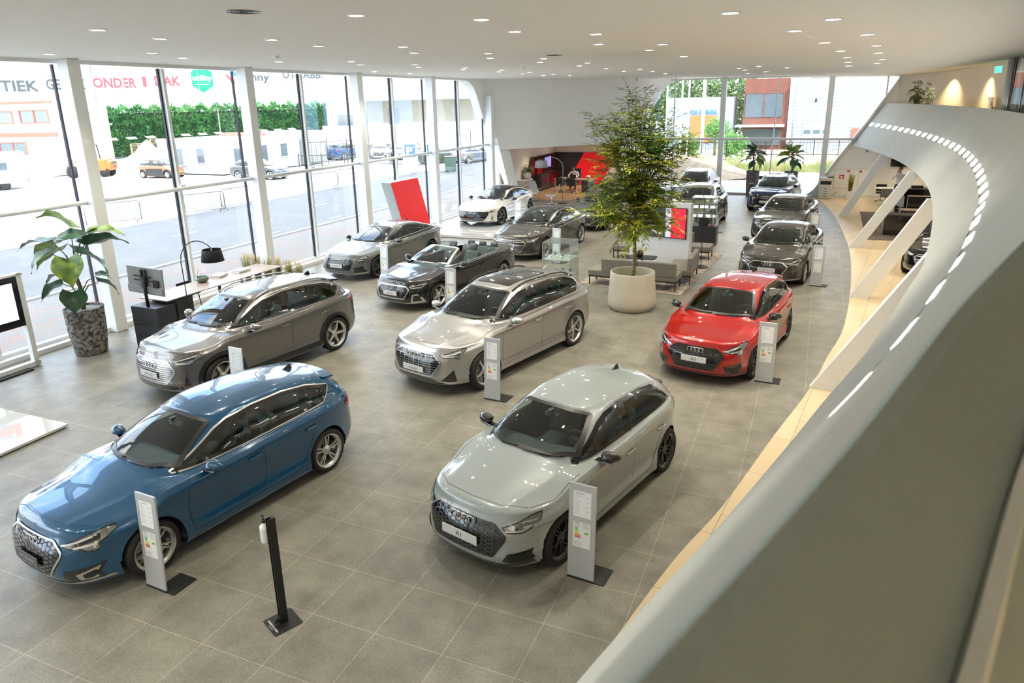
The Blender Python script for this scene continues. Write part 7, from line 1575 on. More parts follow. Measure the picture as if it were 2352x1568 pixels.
q=MB(); q.quad((46.0,-.12,9.9),(46.5,-.12,9.9),(47.6,-.12,8.6),(47.1,-.12,8.6)); q.build('red_tick',M_lr,r); q=MB(); q.quad((46.8,-.12,10.6),(47.5,-.12,10.6),(47.9,-.12,9.9),(47.5,-.12,9.6)); q.build('blue_tick',M_blue,r)
fit_text('ginny',48.5,53.0,9.4,1.5,M_lg,r); fit_text('UTS ABBINK',55.2,64.9,10.0,1.2,M_lg,r); q=MB(); q.box((60.0,-.12,9.2),(9.6,.02,.08)); q.build('red_line',M_lr,r)
# clipped conifer hedge
Ah=Vector((-82,48,0)); Bh=Vector((-52,84,0)); dh=(Bh-Ah).normalized(); ah=math.atan2(dh.y,dh.x); hd=empty('hedge',Ah,ah,'tall dense green conifer hedge in front of the white warehouse','hedge')
M_hedge=leaf_mat('hedge_green',(.02,.12,.035),(.11,.32,.09),1.3); rd=random.Random(8); V=[];F=[]
for k in range(15000):
    s=rd.uniform(4,39.5); z=5.0*rd.random()**.75; lump=.35*math.sin(s*2.1+math.sin(z*1.3)*2)+.25*math.sin(s*4.7+z*2); y=-1.0-lump*.5+rd.gauss(0,.12); c_=Vector((s,y,z+ (lump*.5+.3 if z>4.5 else 0))); l=rd.uniform(.15,.38)
    a=Vector((rd.uniform(-.7,.7),rd.uniform(-1,-.2),rd.uniform(.1,1.1))).normalized()*l; b_=Vector((rd.uniform(-1,1),rd.uniform(-.4,.4),rd.uniform(-.3,.3))).normalized()*l*.35; j=len(V); V+=[c_-b_,c_+a*.5-b_*.7,c_+a,c_+b_]; F.append((j,j+1,j+2,j+3))
for k in range(3500):
    s=rd.uniform(4,39.5); z=4.55+.9*abs(math.sin(s*1.9))*rd.random()+.3*rd.random(); c_=Vector((s,-.6+rd.uniform(-.5,.6),z)); l=rd.uniform(.2,.45); a=Vector((rd.uniform(-.3,.3),rd.uniform(-.3,.3),1)).normalized()*l; b_=Vector((1,0,0))*l*.2; j=len(V); V+=[c_-b_,c_+a*.5-b_*.6,c_+a,c_+b_]; F.append((j,j+1,j+2,j+3))
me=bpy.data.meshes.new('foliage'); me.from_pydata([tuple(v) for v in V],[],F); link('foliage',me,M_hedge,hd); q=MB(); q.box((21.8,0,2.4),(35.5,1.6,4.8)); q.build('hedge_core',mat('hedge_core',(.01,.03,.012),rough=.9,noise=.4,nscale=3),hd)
# red and white office block, far left
e0=Vector((-72,39.2,-.14)); e1=Vector((-59.7,41.4,-.14)); d_=(e1-e0).normalized(); r=empty('office_block',e0,math.atan2(d_.y,d_.x),'two storey white office block with red trim and red framed windows','building'); LL_=(e1-e0).length
q=MB(); q.box((LL_/2-6,3,3.05),(LL_+12,6,6.1)); q.build('wall',M_wpanel,r); q=MB(); q.box((LL_/2-6,-.05,6.02),(LL_+12.1,.14,.22)); q.box((LL_/2-6,-.05,3.35),(LL_+12.1,.14,.34)); q.build('red_band',M_ored,r); q=MB(); q.box((LL_/2-6,-.04,3.60),(LL_+12.1,.16,.12)); q.build('grey_band',M_plastic,r)
for (x0,x1,z0,z1) in ((5.0,8.3,4.35,5.35),(9.1,12.0,4.35,5.4),(6.3,9.1,1.75,2.75),(.2,3.4,4.35,5.35)):
    q=MB(); w=x1-x0; q.box(((x0+x1)/2,-.06,z1),(w,.1,.1)); q.box(((x0+x1)/2,-.06,z0),(w,.1,.1)); [q.box((x,-.06,(z0+z1)/2),(.1,.1,z1-z0)) for x in (x0,x1,(x0+x1)/2)]; f_=q.build('window_frame',M_ored,r); q=MB(); q.box(((x0+x1)/2,-.02,(z0+z1)/2),(w,.04,z1-z0)); q.build('window_pane',M_win,f_)
# caravan / box trailer
r=empty('caravan',(-52.6,33.4,-.14),math.atan2(.86,.5)+.15,'white box trailer caravan with grey edges parked outside','caravan')
q=MB(); q.prism([(x,z) for x,z in roundp([(-3.6,.35),(.0,.35),(.0,2.45),(-3.0,2.45),(-3.6,1.6)],.18,4)],-1.1,1.1)
for v in q.bm.verts: v.co=Vector((v.co.x,v.co.z,v.co.y))
q.build('body',mat('caravan_white',(.38,.40,.43),rough=.35,noise=.03),r,(0,0,.12))
q=MB(); q.box((.03,0,1.52),(.04,1.95,1.85),bev=.015); q.build('rear_door',M_wpanel,r); q=MB(); q.box((.05,.45,1.75),(.03,.28,.55),bev=.014,seg=3); q.build('door_window',M_win,r)
q=MB(); q.tube([(.02,-1.08,.5),(.02,-1.08,2.4),(.02,-.95,2.55),(.02,.95,2.55),(.02,1.08,2.4),(.02,1.08,.5)],.06,6); q.box((.02,0,.46),(.08,2.2,.10)); q.build('edge_frame',M_plastic,r)
for y in (-1.05,1.05): q=MB(); q.box((.07,y*.93,.85),(.03,.10,.34)); q.build('tail_lamp',M_red,r)
for x in (-1.4,-2.1):
    for y in (-1.12,.9): q=MB(); q.lathe([(.001,0),(.18,.0),(.32,.0),(.32,.2),(.001,.2)],axis='Y',n=20); q.build('wheel',M_tyre,r,(x,y,.33)); 
q=MB(); q.box((-1.7,-1.12,1.65),(1.2,.03,.5),bev=.014,seg=3); q.build('side_window',M_win,r); q=MB(); q.box((-1.75,-1.13,.62),(1.6,.04,.3)); q.build('mudguard',M_plastic,r)
# forklift
def forklift(loc,rz,label,s=1.,col=None):
    r=empty('forklift',loc,rz,label,'forklift'); c=col or M_orange
    q=MB(); q.box((-1.0,0,.95),(1.5,1.6,.95),bev=.12,seg=3); q.box((-1.75,0,.9),(.7,1.5,.8),bev=.18,seg=3); q.build('body',c,r); q=MB(); q.box((-2.07,0,1.12),(.1,.9,.16)); q.box((-2.09,0,.8),(.06,.25,.16)); q.build('rear_vent',M_blk,r)
    q=MB(); q.box((.35,0,.7),(1.4,1.3,.5),bev=.06); q.build('chassis',c,r)
    q=MB(); [q.tube([(x0,y,1.2),(x1,y,2.5)],.05,6) for y in (-.6,.6) for x0,x1 in ((.6,.35),(-.9,-.75))]; q.box((-.2,0,2.52),(1.3,1.3,.06)); q.build('cab_guard',M_blk,r)
    q=MB(); q.box((-.35,0,1.55),(.5,.55,.15),bev=.04); q.box((-.6,0,1.85),(.14,.55,.55),bev=.04); q.build('driver_seat',M_wood,r)
    q=MB(); [q.box((1.25,y,1.7),(.16,.12,3.2)) for y in (-.42,.42)]; [q.box((1.25,0,z),(.10,.9,.10)) for z in (.5,1.3,2.2,3.2)]; q.box((1.33,0,.8),(.06,1.3,.5)); q.build('mast',M_plastic,r)
    for y in (-.35,.35): q=MB(); q.box((1.95,y,.18),(1.2,.12,.05)); q.build('fork',M_blk,r)
    for x,rr in ((.9,.48),(-1.5,.38)):
        for y in (-.8,.55): q=MB(); q.lathe([(.001,0),(rr*.5,0),(rr*.55,.03),(rr,.03),(rr,.24),(.001,.24)],axis='Y',n=22); q.build('wheel',M_tyre,r,(x,y,rr))
    return r
forklift((-55.3,40.4,-.14),math.atan2(-.45,-.9)+PI*0+.1,'orange forklift with a grey mast in the yard by the white office')
forklift((-27.0,63.5,-.14),math.atan2(-.3,-.9),'distant grey and orange forklift behind the parked cars',col=M_ored)
# sand heap
def heap(name,loc,rx,ry,h,m_,label,sd_=1,n=36):
    rd=random.Random(sd_); q=MB(); bm=q.bm; G=[]
    for i in range(n+1):
        row=[]
        for j in range(n+1):
            u,v=i/n*2-1,j/n*2-1; d=math.hypot(u,v); z=h*max(0,(1-d))**.9*(1+.18*math.sin(u*7+sd_)*math.cos(v*6))+(.03*h*rd.uniform(-1,1) if d<.95 else 0); row.append(bm.verts.new((u*rx,v*ry,max(-.02,z))))
        G.append(row)
    for i in range(n):
        for j in range(n): f=bm.faces.new((G[i][j],G[i+1][j],G[i+1][j+1],G[i][j+1])); f.smooth=True
    o=q.build(name,m_,None,loc,(0,0,PSI)); tag(o,label,'sand heap'); return o
heap('sand_heap',(-55.4,46.6,-.14),3.6,3.0,2.3,mat('pale_sand',(.40,.38,.345),rough=.95,noise=.2,nscale=2,bump=.8,bscale=6),'pale sand heap in the yard behind the small orange car',2)
# containers
def container(loc,rz,L,W_,H_,m1,m2,label,door=True):
    r=empty('container',loc,rz,label,'container'); q=MB(); n=int(L/.28)
    q.box((L/2,W_/2,H_/2),(L,W_,H_)); 
    for k in range(n): q.box((L*(k+.5)/n,-.02,H_/2),(L/n*.5,.05,H_-.3))
    q.build('shell',m1,r)
    if door: q=MB(); q.box((-.03,W_/2,H_/2),(.05,W_-.1,H_-.1)); [q.tube([(-.08,W_*f,.1),(-.08,W_*f,H_-.1)],.025,5) for f in (.2,.4,.6,.8)]; q.build('door',m2,r)
container((-77.0,57.3,-.14),math.atan2(.8,.62),4.2,2.0,1.75,M_lblue,M_blue,'blue shipping container behind the sand heap')
container((-79.2,58.6,-.14),math.atan2(.8,.62),4.6,2.2,2.75,M_wpanel,M_wpanel,'white container behind the blue one')
# pallet stacks
for i,(px_,py_,hh) in enumerate(((-68.3,56.2,1.65),(-67.2,57.8,2.15),(-66.0,59.4,1.95))):
    r=empty('pallet_stack',(px_,py_,-.14),math.atan2(.8,.6),['left','middle','right'][i]+' stack of wooden pallets in the yard','pallet stack')
    q=MB(); k=0
    while k*.145<hh: z=k*.145; q.box((0,0,z+.12),(1.5,1.2,.03)); [q.box((a,0,z+.05),(.10,1.2,.09)) for a in (-.68,0,.68)]; k+=1
    q.build('pallets',M_wood,r)
# site cabins
def cabin(loc,rz,L,W_,H_,label,wins,doors=()):
    r=empty('site_cabin',loc,rz,label,'cabin'); M_c=mat('cabin_grey',(.31,.325,.325),rough=.6,noise=.04)
    q=MB(); q.box((L/2,W_/2,H_/2),(L,W_,H_-.2)); n=int(L/.9); [q.box((L*(k+.5)/n,-.01,H_/2),(.02,.03,H_-.4)) for k in range(n)]; q.build('wall',M_c,r); q=MB(); q.box((L/2,W_/2,H_-.02),(L+.1,W_+.1,.32),bev=.05); q.build('roof_edge',M_wpanel,r)
    for side,a,z,w,h in wins:
        q=MB(); T=Matrix.Translation((a,-.05,z)) if side=='f' else Matrix.Translation((L+.05,a,z))@Matrix.Rotation(PI/2,4,'Z')
        q.box(tuple(T.translation),(w+.16,.06,h+.16),M=T.to_3x3().to_4x4()); f_=q.build('window_frame',M_wpanel,r); q=MB(); c_=T@Vector((0,-.04,0)); q.box(tuple(c_),(w,.04,h),M=T.to_3x3().to_4x4()); q.build('window_pane',M_win,f_)
    return r
ac=math.atan2(43.36-40.4,-43.73+46.6)
cabin((-51.0,43.8,-.14),math.radians(-3),7.3,9.0,2.7,'grey and white site cabin with white framed windows behind the small orange car',[('f',2.6,1.45,.8,1.3),('f',5.1,1.55,.8,1.15),('r',1.6,1.5,.7,1.1),('r',4.4,1.15,1.0,2.0),('r',6.9,1.6,.8,1.1)])
cabin((-48.2,53.2,-.14),-.05,5.0,3.0,2.9,'white cabin row end behind the fence',[])
q=MB(); q.box((0,0,0),(4.6,1.0,.35),bev=.1); o=q.build('red_roof_load',M_ored,None,(-47.0,49.5,2.80),(0,0,-.05)); tag(o,'long red load seen above the nearer cabin roof','roof load')
# lamp posts
def lamp_post(loc,h,label,arms=((.6,0),(-.6,0)),r0=.09):
    r=empty('street_lamp',loc,PSI,label,'street lamp'); q=MB(); q.tube([(0,0,0),(0,0,h)],[r0,r0*.5],8); q.build('pole',M_galv,r)
    for dx_,dy_ in arms: q=MB(); q.tube([(0,0,h-.1),(dx_,dy_,h+.1)],.03,5); q.box((dx_*1.2,dy_,h+.08),(.6,.3,.14),bev=.04); q.build('lamp_head',M_plastic,r)
lamp_post((-71.9,54.9,-.14),10.1,'tall yard lamp post in front of the hedge, left window',((-.8,0),(.3,0)),.16); lamp_post((-69.0,53.4,-.14),3.8,'small white cross topped post by the blue container',((.25,0),(-.25,0)),.06)
lamp_post((-41.0,60.0,-.14),8.6,'lamp post with four round floodlights above the car park',((.5,0),(-.5,0),(.25,.2),(-.25,.2)),.10); lamp_post((-60.5,60.5,-.14),5.0,'white post rising from behind the site cabins',(),.11)
# crowd barriers
def barrier(x,y,rz,label):
    r=empty('crowd_barrier',(x,y,-.14),rz,label,'barrier','crowd barriers along the road'); L_=2.3
    q=MB(); q.tube([(-L_/2,0,.18),(-L_/2,0,.98),(-L_/2+.1,0,1.08),(L_/2-.1,0,1.08),(L_/2,0,.98),(L_/2,0,.18)],.028,6); q.tube([(-L_/2,0,.2),(L_/2,0,.2)],.018,6); q.build('frame',M_galv,r); q=MB(); [q.tube([(-L_/2+L_*k/18,0,.2),(-L_/2+L_*k/18,0,1.07)],.013,4) for k in range(1,18)]; q.build('bars',M_galv,r)
    for s_ in (-1,1): q=MB(); q.tube([(s_*L_*.42,-.28,0),(s_*L_*.42,-.1,.16),(s_*L_*.42,0,.22),(s_*L_*.42,.1,.16),(s_*L_*.42,.28,0)],.016,5); q.build('foot',M_galv,r)
BL='grey metal crowd barrier standing at the edge of the yard'
for (x0,y0),(x1,y1) in (((-30.6,21.9),(-29.5,23.7)),((-28.9,25.9),(-28.3,27.6)),((-28.7,28.4),(-28.6,30.1)),((-29.4,36.4),(-28.9,38.0)),((-29.5,39.5),(-29.3,41.5))): barrier((x0+x1)/2,(y0+y1)/2,math.atan2(y1-y0,x1-x0),BL)
# railings
def railing(p0,p1,h,label,gap=.16,m_=None,post=2.0):
    p0=Vector(p0); p1=Vector(p1); L_=(p1-p0).length; r=empty('railing',p0,math.atan2(p1.y-p0.y,p1.x-p0.x),label,'fence'); n=int(L_/gap); q=MB(); [q.box((L_*k/n,0,h*.52),(.025,.025,h*.88)) for k in range(n)]; q.build('bars',m_ or M_blk,r)
    q=MB(); q.box((L_/2,0,h*.93),(L_,.04,.05)); q.box((L_/2,0,h*.12),(L_,.04,.05)); q.build('rail',m_ or M_blk,r); q=MB(); [q.box((min(k*post,L_),0,h/2+.05),(.07,.07,h+.1)) for k in range(int(L_/post)+1)]; q.build('posts',m_ or M_blk,r)
railing((-42.9,52.9,-.14),(-40.6,57.4,-.14),2.2,'tall dark railing fence beside the white cabins',.45); railing((-42.5,51.2,-.14),(-35.2,55.0,-.14),1.1,'low dark railing fence in front of the parked blue cars'); railing((-35.0,54.6,-.14),(-30.6,54.2,-.14),1.1,'low dark railing fence left of the parking sign')
# parking sign, waste bins, vans, pale industrial building
r=empty('parking_sign',(-29.0,47.9,-.14),math.atan2(-.2,.98)+.55,'white board with a blue P parking sign beside the road','sign'); q=MB(); q.box((0,0,1.25),(1.15,.10,2.3),bev=.02); q.build('board',M_wpanel,r); q=MB(); q.box((0,-.06,1.75),(.85,.02,.95)); pb=q.build('blue_panel',mat('sign_blue',(.02,.10,.50),rough=.4,noise=.03),r); fit_text('P',-.26,.20,1.75,.62,M_wht,pb,-.075); fit_text('ALL UNBOXED',-.42,.42,.92,.09,M_lr,r,-.06); q=MB(); q.quad((.22,-.075,2.0),(.34,-.075,2.0),(.34,-.075,2.12)); q.build('arrow',M_wht,pb)
r=empty('parking_sign',(-27.9,49.2,-.14),.9,'second parking board seen at an angle behind the first','sign'); q=MB(); q.box((0,0,1.2),(.9,.10,2.2),bev=.02); q.build('board',M_wpanel,r); q=MB(); q.box((0,-.06,1.7),(.7,.02,.9)); q.build('blue_panel',MAT['sign_blue'],r)
r=empty('waste_bin',(-26.6,49.9,-.14),.3,'dark green waste bin beside the parking board','bin'); q=MB(); q.hexa([(-.35,-.35,0),(.35,-.35,0),(.35,.35,0),(-.35,.35,0),(-.42,-.42,1.15),(.42,-.42,1.15),(.42,.42,1.15),(-.42,.42,1.15)]); q.build('bin_body',mat('bin_green',(.03,.08,.07),rough=.5,noise=.1),r); q=MB(); q.box((0,0,1.18),(.9,.9,.08),bev=.03); q.build('lid',M_blk,r)
Ap=Vector((-52.5,68.5,-.14)); r=empty('pale_industrial_building',Ap,PSI,'pale beige industrial building with a grey canopy behind the parked cars','building')
M_pale=mat('pale_brick',(.37,.34,.27),rough=.8,noise=.08,nscale=1); q=MB(); q.box((16,5,4.6),(32,8,9.4)); q.build('wall',M_pale,r); q=MB(); q.box((11.5,-.5,5.9),(16,2.4,.45)); q.build('canopy',mat('canopy_grey',(.42,.48,.50),rough=.5,noise=.05),r)
for x0,x1,z0,z1 in ((1.2,3.6,3.0,4.2),(7.1,8.3,1.2,4.8)): q=MB(); q.box(((x0+x1)/2,.98,(z0+z1)/2),(x1-x0,.1,z1-z0)); q.build('window_pane',M_win,r)
q=MB(); q.box((5.5,-1.5,2.0),(11,.15,2.1)); n=22; [q.box((.2+k*.5,-1.6,2.0),(.2,.06,2.0)) for k in range(n)]; q.build('white_cladding_wall',M_wpanel,r)
r=empty('delivery_truck',(-33.2,65.2,-.14),math.atan2(.55,.85),'white delivery truck parked in front of the pale building','truck'); q=MB(); q.box((-1.6,0,2.1),(4.4,2.3,2.6),bev=.04); q.build('cargo_box',M_wpanel,r); q=MB(); q.hexa([(.7,-1.05,.7),(2.5,-1.05,.7),(2.5,1.05,.7),(.7,1.05,.7),(.7,-1.0,2.9),(1.9,-1.0,2.9),(1.9,1.0,2.9),(.7,1.0,2.9)]); q.build('cab',M_wpanel,r); q=MB(); q.hexa([(2.33,-.95,1.75),(2.36,.95,1.75),(2.0,.9,2.65),(2.0,-.9,2.65),(2.40,-.95,1.75),(2.42,.95,1.75),(2.06,.9,2.65),(2.06,-.9,2.65)]); q.build('cab_window',M_win,r); [MB().lathe([(.001,0),(.42,0),(.42,.3),(.001,.3)],axis='Y',n=20).build('wheel',M_tyre,r,(x,y,.42)) for x in (-2.6,1.7) for y in (-1.15,.85)]
# parked and passing cars outside (simplified bonnets, same build)
P_ob=body_paint('orange',(.70,.11,.04),metal=0,rough=.35); P_out=body_paint('graphite_estate',(.05,.05,.055),metal=.5); P_bl=body_paint('mid_blue',(.04,.10,.24),metal=.5); P_w=body_paint('plain_white',(.75,.75,.75),metal=0); P_dg=body_paint('dark_green',(.03,.06,.045),metal=.4)
plain=dict(A1['face'],plate=PL('',.06,m=mat('yellow_plate',(.85,.60,.02),rough=.4,noise=.03),w=.5),rings=0,frame=None)
UP=var(A1,dims=(3.6,1.65,1.49,2.42,.60,.30),xc=.98,zc=.98,xwt=.25,xrr=-1.50,xrb=-1.72,roof=((1.2,1.0),(.25,1.43),(-.3,1.49),(-.9,1.48),(-1.5,1.40),(-1.8,1.2)),screen=((.64,.985,1.0),(.48,1.37,1.40)),rearglass=((.5,1.03),(.45,1.33)),dlo=[(.86,.97),(.40,1.25),(.15,1.36),(-.3,1.41),(-.9,1.40),(-1.35,1.33),(-1.5,1.0),(-.3,.97)],clad=M_blk,cladh=.55,face=dict(plain,grille=[(.30,.45),(.42,.42),(.42,.34),(.30,.30)],pat='none'))
EST=var(A4,xrr=-1.75,xrb=-2.15,roof=((1.2,1.0),(.22,1.385),(-.35,1.455),(-1.0,1.45),(-1.7,1.37),(-2.2,1.15)),rearglass=((.56,1.1),(.48,1.33)),dlo=[(.95,.972),(.30,1.255),(.10,1.325),(-.35,1.375),(-1.0,1.37),(-1.55,1.32),(-1.85,1.15),(-1.6,1.02),(-.3,.985)],face=dict(A4['face'],rings=0,plate=None),rails=M_chr)
OUT=[('small_hatchback',UP,(-48.1,41.4),math.radians(5),'small orange and black hatchback parked by the grey site cabin',P_ob),
 ('estate_car',EST,(-38.8,42.3),math.radians(5),'dark grey estate car passing in front of the site cabins',P_out),
 ('parked_car',EST,(-47.0,61.0),R_(-80),'blue grey parked car left of the pair behind the fence',P_bl),('parked_car',Q3,(-44.6,60.6),R_(95),'light blue parked car seen from behind beside the blue grey one',P_bl),
 ('parked_car',A1,(-41.3,62.3),R_(-60),'white parked car behind the fence right of the blue cars',P_w),('parked_car',A3blue,(-38.6,61.2),R_(-62),'second white parked car behind the fence',P_w),('parked_car',A1,(-36.0,60.4),R_(-62),'third white parked car left of the parking sign',P_w),
 ('parked_car',EST,(-31.8,57.6),R_(70),'dark green estate parked beyond the waste bin',P_dg),('parked_car',A3blue,(-29.2,58.8),R_(75),'silver blue parked car beside the dark green estate',P_sil)]
for nm,S,p,yw,lb,pt in OUT:
    S2=var(S,face=dict(S['face'],rings=0,pat='none',plate=S['face'].get('plate') if nm=="small_hatchback" else None)); make_car(nm,S2,p,yw,lb,pt,'small' if 'small' in nm else 'five',None,z0=-.14,lod=0)
# ---------- beyond the far glass ----------
heap('earth_heap',(-8.6,49.6,-.10),5.2,3.0,1.75,mat('brown_earth',(.34,.26,.18),rough=.95,noise=.3,nscale=2,bump=.9,bscale=6),'brown earth heap outside the far glass front',5)
r=empty('corrugated_hall',(-2.9,76.5,-.1),R_(2),'pale ribbed metal hall with a grey roller door beyond the far glass','building'); q=MB(); q.box((9,6,3.35),(18,12,6.7)); n=30; q.build('wall',mat('ribbed_white',(.50,.53,.58),rough=.5,noise=.03),r)
q=MB(); [q.box((9,-.02,.12+k*.34),(18,.05,.11)) for k in range(19)]; q.build('rib_shade_strip',mat('rib_painted_shade',(.24,.26,.30),rough=.6,noise=.05),r)  # dark strips paint in the shade between the ribs
q=MB(); q.box((2.4,-.08,1.3),(2.6,.1,2.7)); d_=q.build('roller_door',mat('door_grey',(.26,.30,.34),rough=.5,noise=.05),r)
for k in range(3): q=MB(); q.box((1.55+.85*k,-.14,1.75),(.6,.04,.34)); q.build('door_window',M_win,d_)
q=MB(); q.box((5.9,-.1,1.0),(.9,.08,2.1)); q.build('brown_door',mat('rust_door',(.28,.10,.07),rough=.6,noise=.1),r); q=MB(); q.tube([(.25,-.1,0),(.25,-.1,6.5)],.06,6); q.build('downpipe',M_plastic,r); q=MB(); q.ell((2.1,-.2,4.7),(.12,.12,.18),10,8); q.build('outdoor_lamp',M_blk,r)
r=empty('rust_brown_house',(-7.4,77.5,-.1),R_(2),'brown panelled house with large windows beyond the far glass','building'); M_rust=mat('rust_brown',(.17,.055,.035),rough=.7,noise=.2,nscale=1.5); q=MB(); q.box((2,4,3.4),(4.2,8,6.9)); q.build('wall',M_rust,r)
q=MB(); q.box((1.8,-.05,4.3),(3.5,.1,2.3)); q.box((1.8,-.05,1.2),(3.5,.1,1.6)); w_=q.build('window_pane',M_win,r); q=MB(); q.box((1.8,-.12,4.3),(.12,.08,2.3)); q.box((1.8,-.12,5.5),(3.6,.08,.12)); q.build('window_frame',M_rust,w_); q=MB(); q.box((1.6,-1.2,2.35),(4.6,2.4,.14)); q.build('canopy',M_wpanel,r)
# trees and shrubs beyond
M_tree=leaf_mat('far_tree_green',(.04,.10,.02),(.16,.24,.06),.8); M_bush=leaf_mat('round_bush_green',(.06,.20,.03),(.18,.36,.07),1.5)
def far_tree(loc,rx,rz_,zc_,n,ll,m_,label,nm='far_tree',cat='tree',sd_=1,trunk=True):
    r=empty(nm,loc,0,label,cat); rd=random.Random(sd_); V=[];F=[]
    for k in range(n):
        a=rd.uniform(0,6.283); u=rd.uniform(-1,1); rr=(rd.random()**.35); s=math.sqrt(1-u*u); lump=1+.18*math.sin(a*3+sd_)+.15*math.sin(u*5+a*2); c_=Vector((rx*rr*s*math.cos(a)*lump,rx*rr*s*math.sin(a)*lump,zc_+rz_*rr*u*lump))
        d=Vector((rd.uniform(-1,1),rd.uniform(-1,1),rd.uniform(-.6,1))).normalized()*ll*rd.uniform(.6,1.2); b_=d.orthogonal().normalized()*ll*.4; j=len(V); V+=[c_-b_*.5,c_+d*.5-b_,c_+d,c_+d*.4+b_]; F.append((j,j+1,j+2,j+3))
    me=bpy.data.meshes.new('foliage'); me.from_pydata([tuple(v) for v in V],[],F); link('foliage',me,m_,r)
    if trunk: q=MB(); q.tube([(0,0,0),(0,0,zc_)],[.22*rx/2.5,.1],8); q.build('trunk',M_bark,r)
for k,(x,y,rx,rz_,zc_) in enumerate(((-22.5,92,4.0,4.2,4.6),(-17.5,90,3.6,4.0,4.4),(-13.2,88,3.4,3.9,4.3),(-9.6,90,3.2,4.0,4.6),(2.0,98,4.0,2.0,7.0),(8.5,98,4.0,2.0,7.0))): far_tree((x,y,-.1),rx,rz_,zc_,2600,.42,M_tree,['broad tree furthest left beyond the far glass','second tree from the left beyond the far glass','tree left of the middle far column','tree beside the brown house','tree top above the ribbed hall roof','tree top above the right end of the ribbed hall'][k],sd_=k+3)
for k,(x,y,rx,zc_) in enumerate(((-9.0,69,1.2,2.2),(-6.9,64,1.15,1.2),(-11.3,68,1.2,.9),(-14.6,69,1.3,.9))): far_tree((x,y,-.1),rx,rx*.9,zc_,1500,.2,M_bush,['small round lollipop tree by the far fence','bright green round bush in front of the brown house','green bush left of the far column','green bush at the left end of the far glass'][k],'round_bush','bush',sd_=k+20,trunk=k==0)
# rough grass belt
M_rg=leaf_mat('rough_grass',(.14,.22,.05),(.45,.42,.20),.5); rd=random.Random(31); V=[];F=[]
for k in range(9000):
    x=rd.uniform(-6.5,9); y=rd.uniform(53.5,58)+max(0,-x)*.1; h_=rd.uniform(.25,.95)*(1.15 if (math.sin(x*1.7)+math.sin(x*.6+y))>.2 else .55); a=rd.uniform(0,6.28); s=Vector((math.cos(a),math.sin(a),0)); le=s*rd.uniform(.05,.3); b0=Vector((x,y,-.1)); j=len(V); V+=[b0-s*.02,b0+s*.02,b0+le+Vector((0,0,h_))]; F.append((j,j+1,j+2))
me=bpy.data.meshes.new('rough_grass'); me.from_pydata([tuple(v) for v in V],[],F); o=link('rough_grass',me,M_rg); o['kind']='stuff'; tag(o,'belt of tall rough grass outside the far glass front','grass')
railing((-15,60.5,-.1),(-6.5,61.5,-.1),1.7,'black bar fence beyond the earth heap',.2); railing((-6.5,68,-.1),(4,69,-.1),1.3,'distant fence in front of the brown house',.3)
for k,(x,h_) in enumerate(((-12.6,7.4),(-11.4,7.0),(-10.9,7.2),(-9.7,7.4))):
    q=MB(); q.tube([(0,0,0),(0,0,h_)],.07 if k<3 else .14,8); o=q.build('flag_pole',M_wpanel,None,(x,64+k*.5,-.1)); tag(o,['leftmost white flag pole beyond the far glass','second white flag pole from the left','third white flag pole from the left','thick white mast left of the middle far column'][k],'flag pole','flag poles beyond the far glass' if 0 else None)
r=empty('shop_building',(-14.6,76,-.1),R_(3),'low building with an orange front behind the flag poles','building'); q=MB(); q.box((3,3,2.6),(6.5,6,5.2)); q.build('wall',mat('shop_glass_wall',(.26,.30,.32),rough=.4,noise=.1),r); q=MB(); q.box((3.4,-.08,2.1),(2.6,.12,2.6)); q.build('orange_front',mat('orange_front',(.72,.16,.04),rough=.5,noise=.15),r); fit_text('GLOBAL',2.0,4.8,3.75,.42,M_blue,r,-.16)
# ======================= PEOPLE =======================
M_skin=mat('skin',(.45,.25,.17),rough=.5,noise=.05); M_hair=mat('dark_hair',(.015,.011,.009),rough=.6,noise=.3); M_shirt=mat('white_shirt',(.74,.76,.80),rough=.7,bump=.15,bscale=60,noise=.04); M_trou=mat('dark_trousers',(.02,.022,.03),rough=.7,noise=.15)
def skin_mesh(name,joints,edges,m_,par,root=0,sub=2,faces_m=None):
    """one continuous skinned surface grown on a joint skeleton"""
    me=bpy.data.meshes.new(name); me.from_pydata([j[0] for j in joints],edges,[]); o=link(name,me,m_,par)
    md=o.modifiers.new('Skin','SKIN'); sv=me.skin_vertices[0].data if me.skin_vertices else None
    if sv is None:
        bm=bmesh.new(); bm.from_mesh(me); ly=bm.verts.layers.skin.verify(); bm.to_mesh(me); bm.free(); sv=me.skin_vertices[0].data
    for i,j in enumerate(joints):
        r=j[1]; sv[i].radius=(r,r) if not isinstance(r,tuple) else r; sv[i].use_root=(i==root)
    s=o.modifiers.new('Sub','SUBSURF'); s.levels=sub; s.render_levels=sub
    dg=bpy.context.evaluated_depsgraph_get(); me2=bpy.data.meshes.new_from_object(o.evaluated_get(dg)); o.modifiers.clear(); o.data=me2; me2.name=name
    me2.polygons.foreach_set('use_smooth',[True]*len(me2.polygons)); return o
